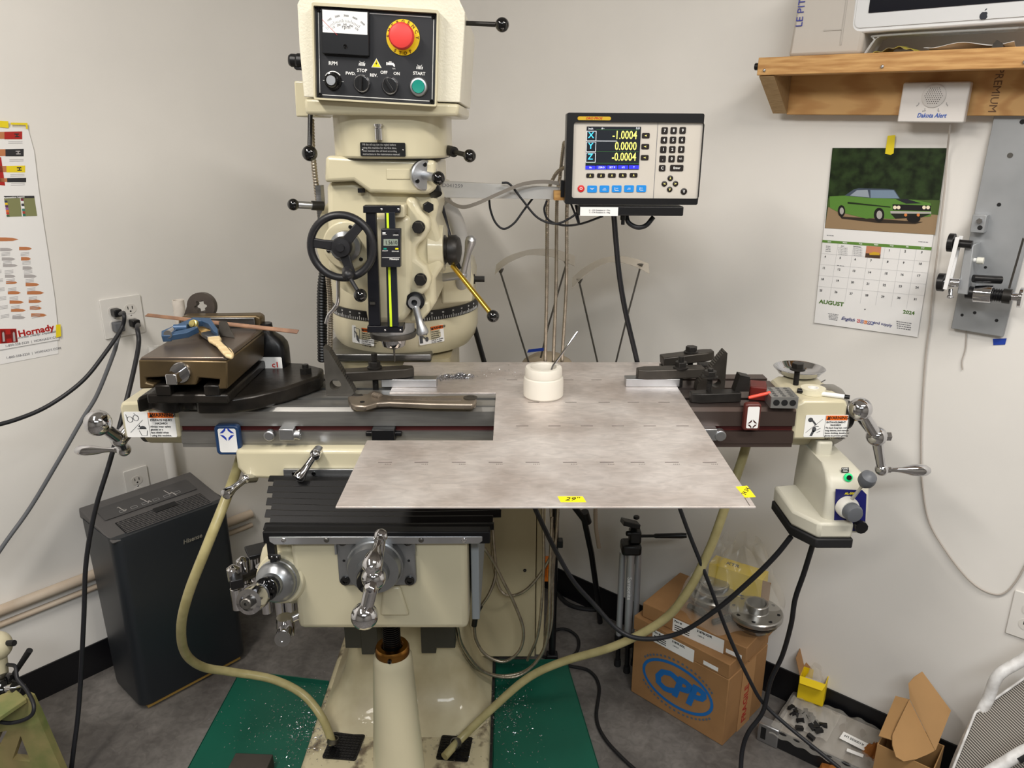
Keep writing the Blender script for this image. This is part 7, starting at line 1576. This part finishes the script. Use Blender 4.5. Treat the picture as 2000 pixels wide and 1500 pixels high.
# hubs
HUB = mat('machined_hub', (176, 174, 170), .28, .95, var=.1, vs=30)
def hub(px, py, label, flip):
    c = atz(px, py, ztop_+.06); t = thing('wheel_hub', label, 'wheel hub', (c.x, c.y, ztop_+.0008))
    g = G()
    if not flip:
        g.lathe([(0,0),(.042,0),(.045,.004),(.045,.02),(.04,.024),(.04,.034),(.07,.037),(.072,.04),(.072,.05),(.069,.053),(.034,.055),(.032,.057),(.032,.076),(.030,.078),(.026,.078),(.025,.074),(.025,.04),(0,.04)], (0,0,0), (0,0,1), 44); o = g.build('flange', HUB, t, w=False)
        g = G(); g.lathe([(.0405,.022),(.062,.023),(.064,.03),(.0405,.031),(.0405,.022)], (0,0,0), (0,0,1), 40); g.build('backing_plate', STRAP, t, w=False)
        hz = .0532
    else:
        g.lathe([(0,.02),(.07,.02),(.072,.023),(.072,.032),(.069,.035),(.046,.036),(.045,.04),(.056,.042),(.056,.052),(.042,.054),(.041,.066),(.038,.068),(.038,.07),(.034,.071),(0,.071)], (0,0,0), (0,0,1), 44); o = g.build('flange', HUB, t, w=False)
        g = G(); g.lathe([(0,.0),(.03,.0),(.03,.021),(0,.021)], (0,0,0), (0,0,1), 30); g.build('spigot', BLACK, t, w=False)
        g = G(); g.lathe([(.0415,.054),(.0425,.054),(.0425,.062),(.0415,.062)], (0,0,0), (0,0,1), 30); g.build('seal', BLACK, t, w=False)
        hz = .0352
    for i in range(8):
        a = math.radians(22+45*i); g = G(); g.cyl((.058*math.cos(a), .058*math.sin(a), hz), (.058*math.cos(a), .058*math.sin(a), hz+.0006 if not flip or i % 2 else hz+.014), .0055, n=14); g.build('bolt_hole' if (not flip or i % 2) else 'wheel_stud', BLKINK, o, w=False)
    return t
hub(1477, 1188, 'machined steel wheel hub with open bore on the cartons, front one', False)
hub(1395, 1140, 'machined wheel hub with capped bore on the cartons, rear one', True)
for x, y, x2, y2, lb__ in ((1345,1183,1378,1200,'black splined bolt on the cartons by the rear hub'),(1393,1215,1430,1205,'black splined bolt on the cartons by the front hub')):
    a_, b_ = atz(x, y, ztop_+.012), atz(x2, y2, ztop_+.012); L = (b_-a_).length
    one(G().lathe([(0,0),(.008,0),(.0085,L*.6),(.011,L*.62),(.011,L*.85),(.009,L),(0,L)], a_, b_-a_, 12), 'splined_bolt', BLACKG, lb__, 'bolt')
# yellow carton behind the hubs
YM = frame((.625, 1.905, ztop_+.001), DR, -NR) @ Matrix.Rotation(math.radians(6), 4, 'Z')
yc_ = thing('yellow_carton', 'yellow parts carton standing behind the wheel hubs', 'carton', M=YM)
YEL = mat('carton_yellow', (226, 196, 20), .5)
g = G(); g.bx(-.07,.085,0,.055,0,.112); yb_ = g.build('carton', YEL, yc_, w=False, bev=.001)
g = G(); g.bx(.0852,.108,.0,.0012,.05,.111); g.build('end_flap', CARD, yb_, w=False)
g = G(); g.text('KTR', .02, frame((-.01,.03,.1123), (1,0,0), (0,1,0)), bold=.02); g.bx(.02,.06,-.0006,-.0001,.04,.045); g.bx(.02,.06,-.0006,-.0001,.03,.035); g.build('lettering', BLKINK, yb_, w=False, smooth=0)
# clear plastic bag over the hubs
BAG = mat('bag_film', (222, 218, 208), .18, alpha=.2, spec=.9)
bc = atz(1400, 1170, ztop_)
def bagfn(u, v):
    a = 2*math.pi*u; s0 = math.sin
    R_b = (.135+.012*s0(5*a)+.010*s0(9*a+1))*(1-.62*v**1.6)
    z_ = ztop_+.004+.20*v+.012*s0(7*a+6*v)*(.3+v)
    x = bc.x+.02+R_b*math.cos(a)*1.0+.02*v; y = bc.y-.075+R_b*math.sin(a)*.72+.045*v
    return (x+.006*s0(11*a+8*v), y+.006*s0(8*a-9*v), z_)
o = G().sheet(bagfn, 90, 26, 0).build('plastic_bag', BAG, None, smooth=60); recenter(o); tag(o, 'crumpled clear plastic bag around the wheel hubs', 'plastic bag')
# ---- small open yellow carton
c = atz(1575, 1338, 0)
sy = thing('small_carton', 'small open yellow carton with plastic inside against the right wall', 'carton', M=Matrix.Translation((.845, 1.795, 0)) @ Matrix.Rotation(math.radians(-32), 4, 'Z'))
zl = .066
g = G(); x0 = -.035; g.bx(x0,-x0,0,.002,zl,zl+.075); g.bx(x0,-x0,.048,.05,zl,zl+.075); g.bx(x0,x0+.002,.002,.048,zl,zl+.075); g.bx(-x0-.002,-x0,.002,.048,zl,zl+.075); g.bx(x0,-x0,0,.05,zl,zl+.002); syb = g.build('carton', YEL, sy, w=False)
for P, nm in (([(x0,0,zl+.075),(x0,.05,zl+.075),(x0-.018,.055,zl+.125),(x0-.018,.005,zl+.125)],'flap'), ([(x0,.05,zl+.075),(-x0,.05,zl+.075),(-x0+.004,.062,zl+.125),(x0+.02,.062,zl+.13)],'flap'), ([(x0,0,zl+.075),(-x0,0,zl+.075),(-x0-.005,-.022,zl+.068),(x0+.005,-.022,zl+.068)],'flap')):
    Vv = [Vector(q) for q in P]; nrm = (Vv[1]-Vv[0]).cross(Vv[2]-Vv[0]).normalized()*.0014
    g = G(); g.add(Vv+[q+nrm for q in Vv], [(0,1,2,3),(7,6,5,4),(0,4,5,1),(1,5,6,2),(2,6,7,3),(3,7,4,0)]); g.build(nm, [CARD, CARD, YEL][0] if P[0][2] == P[1][2] and P[2][1] > 0 else YEL, sy, w=False)
g = G(); g.bx(x0+.01,.03,.01,.04,zl+.002,zl+.05); g.build('content', mat('pale_content', (196, 180, 170), .5), sy, w=False)
o = G().sheet(lambda u, v: WM[sy.name] @ Vector((.026*math.cos(6.283*u)*(1-.5*v)+.004*math.sin(17*u), .025+.02*math.sin(6.283*u)*(1-.5*v), zl+.05+.055*v+.006*math.sin(13*u+5*v))), 40, 10).build('plastic_film', BAG, None); recenter(o); tag(o, 'clear plastic film puffing out of the small yellow carton', 'plastic film')
# ---- wrapped radiator part
RMx = frame(atz(1497, 1452, 0)+Vector((0,0,.0005)), (1,-.80,0), (.8,1,0))
ra = thing('wrapped_part', 'black metal part wrapped in clear plastic lying along the right wall', 'wrapped part', M=RMx)
g = G(); g.bx(.0,.27,0,.175,.0,.055); rbod = g.build('body', mat('part_black', (24, 24, 26), .4), ra, w=False, bev=.004)
g = G(); g.bx(-.028,.03,-.004,.03,.0,.06); g.build('end_bracket', ALU, rbod, w=False, bev=.003)
g = G(); g.bx(-.018,-.004,-.0045,.02,.012,.05); g.build('bracket_slot', BLKINK, rbod, w=False)
g = G(); g.bx(.02,.262,.004,.172,.056,.0585); g.build('foam_sheet', mat('foam_grey', (150, 144, 136), .6, var=.08, vs=9), ra, w=False)
o_ = G().sheet(lambda u, v: Vector((.005+.268*u, -.006+.185*v, .0615+.004*math.sin(23*u+7*v)*math.sin(11*v)+.003*math.sin(40*u)-(.02 if v == 0 else 0))), 60, 16).build('wrap_film', mat('wrap_film', (214, 210, 202), .15, alpha=.28, spec=.9), ra, w=False)
Lm = RMx @ Matrix.Translation((.20,.075,.0695)) @ Matrix.Rotation(math.radians(176), 4, 'Z')
g = G(); g.prism(rrect(-.032,.032,-.016,.016,.001,1), .0006, Lm); pl0 = g.build('part_label', WHITE, ra, smooth=0)
g = G(); g.text('K100022 LH', .0115, Lm @ Matrix.Translation((0,-.003,.0007)), bold=.02, sx=.85); g.build('lettering', BLKINK, pl0, smooth=0)
g = G(); g.prism(rrect(-.02,.02,-.006,.006,.001,1), .0006, RMx @ Matrix.Translation((.215,.034,.0695)) @ Matrix.Rotation(.1, 4, 'Z')); g.build('small_label', WHITE, ra, smooth=0)
bg = thing('hardware_bag', 'clear bag of dark bolts lying on the wrapped part', 'plastic bag', M=RMx @ Matrix.Translation((.07,.09,.066)))
g = G()
for i in range(26):
    x, y = random.gauss(-.01, .014), random.gauss(-.018, .016); 
    if i > 15: x += .045; y -= .012
    g.box((x, y, .006+random.random()*.008), (.020,.011,.009), (0, random.uniform(-30,30), random.uniform(0,180)))
g.build('bolts', BLACK, bg, w=False, kind='stuff')
G().sheet(lambda u, v: Vector((-.055+.13*u, -.06+.12*v, .004+.018*math.sin(math.pi*u)*math.sin(math.pi*v)+.0025*math.sin(30*u+9*v))), 30, 24).build('bag_film', MATS['wrap_film'], bg, w=False)
# ---- open kraft carton
KM = frame((.885, 1.50, .0005), (1,-.86,0), (.86,1,0))
kc = thing('open_carton', 'open brown kraft carton with rounded flap at the right wall', 'cardboard box', M=KM)
KR = mat('kraft_board', (166, 128, 82), .75, var=.08, vs=10)
kw, kd, kh = .125, .10, .195
g = G(); t_ = .0025; g.bx(0,kw,0,t_,0,kh); g.bx(0,kw,kd-t_,kd,0,kh); g.bx(0,t_,t_,kd-t_,0,kh); g.bx(kw-t_,kw,t_,kd-t_,0,kh); g.bx(t_,kw-t_,t_,kd-t_,0,t_); kb_ = g.build('carton', KR, kc, w=False)
def board(pts, name, th=.0022):
    V_ = [at(*p) for p in pts]; n_ = (V_[1]-V_[0]).cross(V_[-1]-V_[0]).normalized()*th; k = len(V_)
    g = G(); g.add(V_+[q+n_ for q in V_], [tuple(range(k)), tuple(range(2*k-1, k-1, -1))]+[(i, k+i, k+(i+1) % k, (i+1) % k) for i in range(k)]); return g.build(name, KR, kb_)
board([(1777,1366,1.575),(1774,1335,1.59),(1785,1322,1.595),(1800,1312,1.60),(1856,1388,1.53),(1826,1465,1.465)], 'lid')
board([(1776,1366,1.57),(1826,1466,1.465),(1811,1474,1.455),(1789,1483,1.445),(1765,1487,1.44),(1750,1478,1.445),(1743,1455,1.465),(1743,1436,1.485),(1754,1412,1.51)], 'flap')
board([(1749,1359,1.60),(1777,1366,1.575),(1754,1410,1.525),(1742,1445,1.48),(1716,1437,1.50)], 'flap')
# ---- crumpled kraft paper
KP = mat('kraft_paper', (168, 104, 42), .8, rgb2=(132, 78, 28), vs=25)
def crumple(px, py, r, h, label, seed, D=None):
    c = atz(px, py, 0); rnd = random.Random(seed); n1, n2 = 18, 9; vs_ = []; fs = []
    for i in range(n2+1):
        t = i/n2
        for j in range(n1):
            a = 2*math.pi*j/n1+rnd.uniform(-.12,.12); rr = r*(math.sin(math.pi*(.5+.5*t)) if t > 0 else 1.0)**.6*rnd.uniform(.72, 1.18)+.002
            vs_.append((c.x+rr*math.cos(a), c.y+rr*math.sin(a), max(.001, h*t*rnd.uniform(.8,1.15)+rnd.uniform(0,.008))))
    for i in range(n2):
        for j in range(n1): fs.append((i*n1+j, i*n1+(j+1)%n1, (i+1)*n1+(j+1)%n1)); fs.append((i*n1+j, (i+1)*n1+(j+1)%n1, (i+1)*n1+j))
    fs.append(tuple(range(n2*n1, n2*n1+n1)))
    o = G().add(vs_, fs).build('kraft_paper', KP, None, smooth=0); recenter(o); tag(o, label, 'paper')
crumple(1640, 1530, .062, .035, 'crumpled brown kraft paper in front of the wrapped part', 3)
crumple(1700, 1508, .036, .085, 'taller crumple of brown kraft paper between the wrapped part and open carton', 5)
crumple(1745, 1535, .045, .05, 'brown kraft paper crumple under the open carton flap', 8)
# ---- folding step stool
st0 = thing('step_stool', 'white tubular step stool with grey ribbed tread at the right edge', 'step stool', (1.12, 1.45, 0))
TWH = mat('tube_white', (222, 222, 222), .4, rgb2=(190, 188, 186), vs=40)
Ds = 1.38
P3 = [at(1905,1392,Ds+.06), at(2010,1318,Ds+.10), at(2090,1480,Ds-.02), at(2040,1600,Ds-.10), at(1850,1530,Ds-.05)]
nrm = (P3[1]-P3[0]).cross(P3[4]-P3[0]).normalized(); nrm = nrm if nrm.y < 0 else -nrm
xm = (P3[1]-P3[0]).normalized(); ym = nrm.cross(xm); PMt = frame(P3[0], xm, ym)
poly = [((PMt.inverted() @ q).x, (PMt.inverted() @ q).y) for q in P3]
g = G(); g.prism(poly, .016, PMt, -.016); trd = g.build('tread', mat('tread_grey', (66, 62, 58), .6), st0, bev=.004)
g = G(); n_ = len(poly)
for a_, b_ in zip(poly, poly[1:]+poly[:1]): g.tube([PMt @ Vector((*a_,0)), PMt @ Vector((*b_,0))], .0028, 8, 1)
g.build('tread_edging', TWH, trd)
x0_, x1_ = min(p[0] for p in poly), max(p[0] for p in poly)
def inside_span(x):
    ys = []
    for (ax_, ay_), (bx_, by_) in zip(poly, poly[1:]+poly[:1]):
        if (ax_-x)*(bx_-x) < 0: ys.append(ay_+(by_-ay_)*(x-ax_)/(bx_-ax_))
    return (min(ys), max(ys)) if len(ys) > 1 else None
g_r = mat('tread_rib', (158, 152, 144), .6)
k_ = int((x1_-x0_)/.0052)
for i in range(1, k_):
    x = x0_+(x1_-x0_)*i/k_; s2 = inside_span(x)
    if s2 and s2[1]-s2[0] > .012: g = G(); g.bx(x-.0011, x+.0011, s2[0]+.004, s2[1]-.004, 0, .0018, PMt); g.build('tread_rib', g_r, trd, smooth=0)
g = G(); g.tube([at(2060,1240,1.45), at(2000,1287,1.45), at(1958,1312,1.45), at(1942,1332,1.45), at(1930,1365,1.45), at(1912,1400,1.445), at(1870,1490,1.44), at(1850,1560,1.42)], .0125, 16, 6); g.build('back_tube', TWH, st0)
g = G(); g.tube([at(1930,1510,1.28), at(1965,1488,1.28), at(2010,1462,1.28), at(2060,1440,1.28)], .0125, 16, 4); ftb = g.build('front_tube', TWH, st0)
g = G(); g.tube([at(1984,1479,1.28), at(2030,1452,1.28)], .0142, 16, 1); g.build('grip', RUBBER, ftb)
g = G(); q = at(1850,1560,1.42); g.tube([q, Vector((q.x-.03, q.y-.06, .0))], .0125, 14, 1); g.tube([at(1930,1510,1.28), Vector((at(1930,1510,1.28).x-.02, 1.25, 0))], .0125, 14, 1); g.build('leg', TWH, st0) if False else None
g = G(); g.tube([q, Vector((q.x-.02, q.y-.04, .01))], .0125, 14, 1); g.build('leg', TWH, st0)
g = G(); q = at(1930,1510,1.28); g.tube([q, Vector((q.x-.01, q.y-.04, .01))], .0125, 14, 1); g.build('leg', TWH, st0)
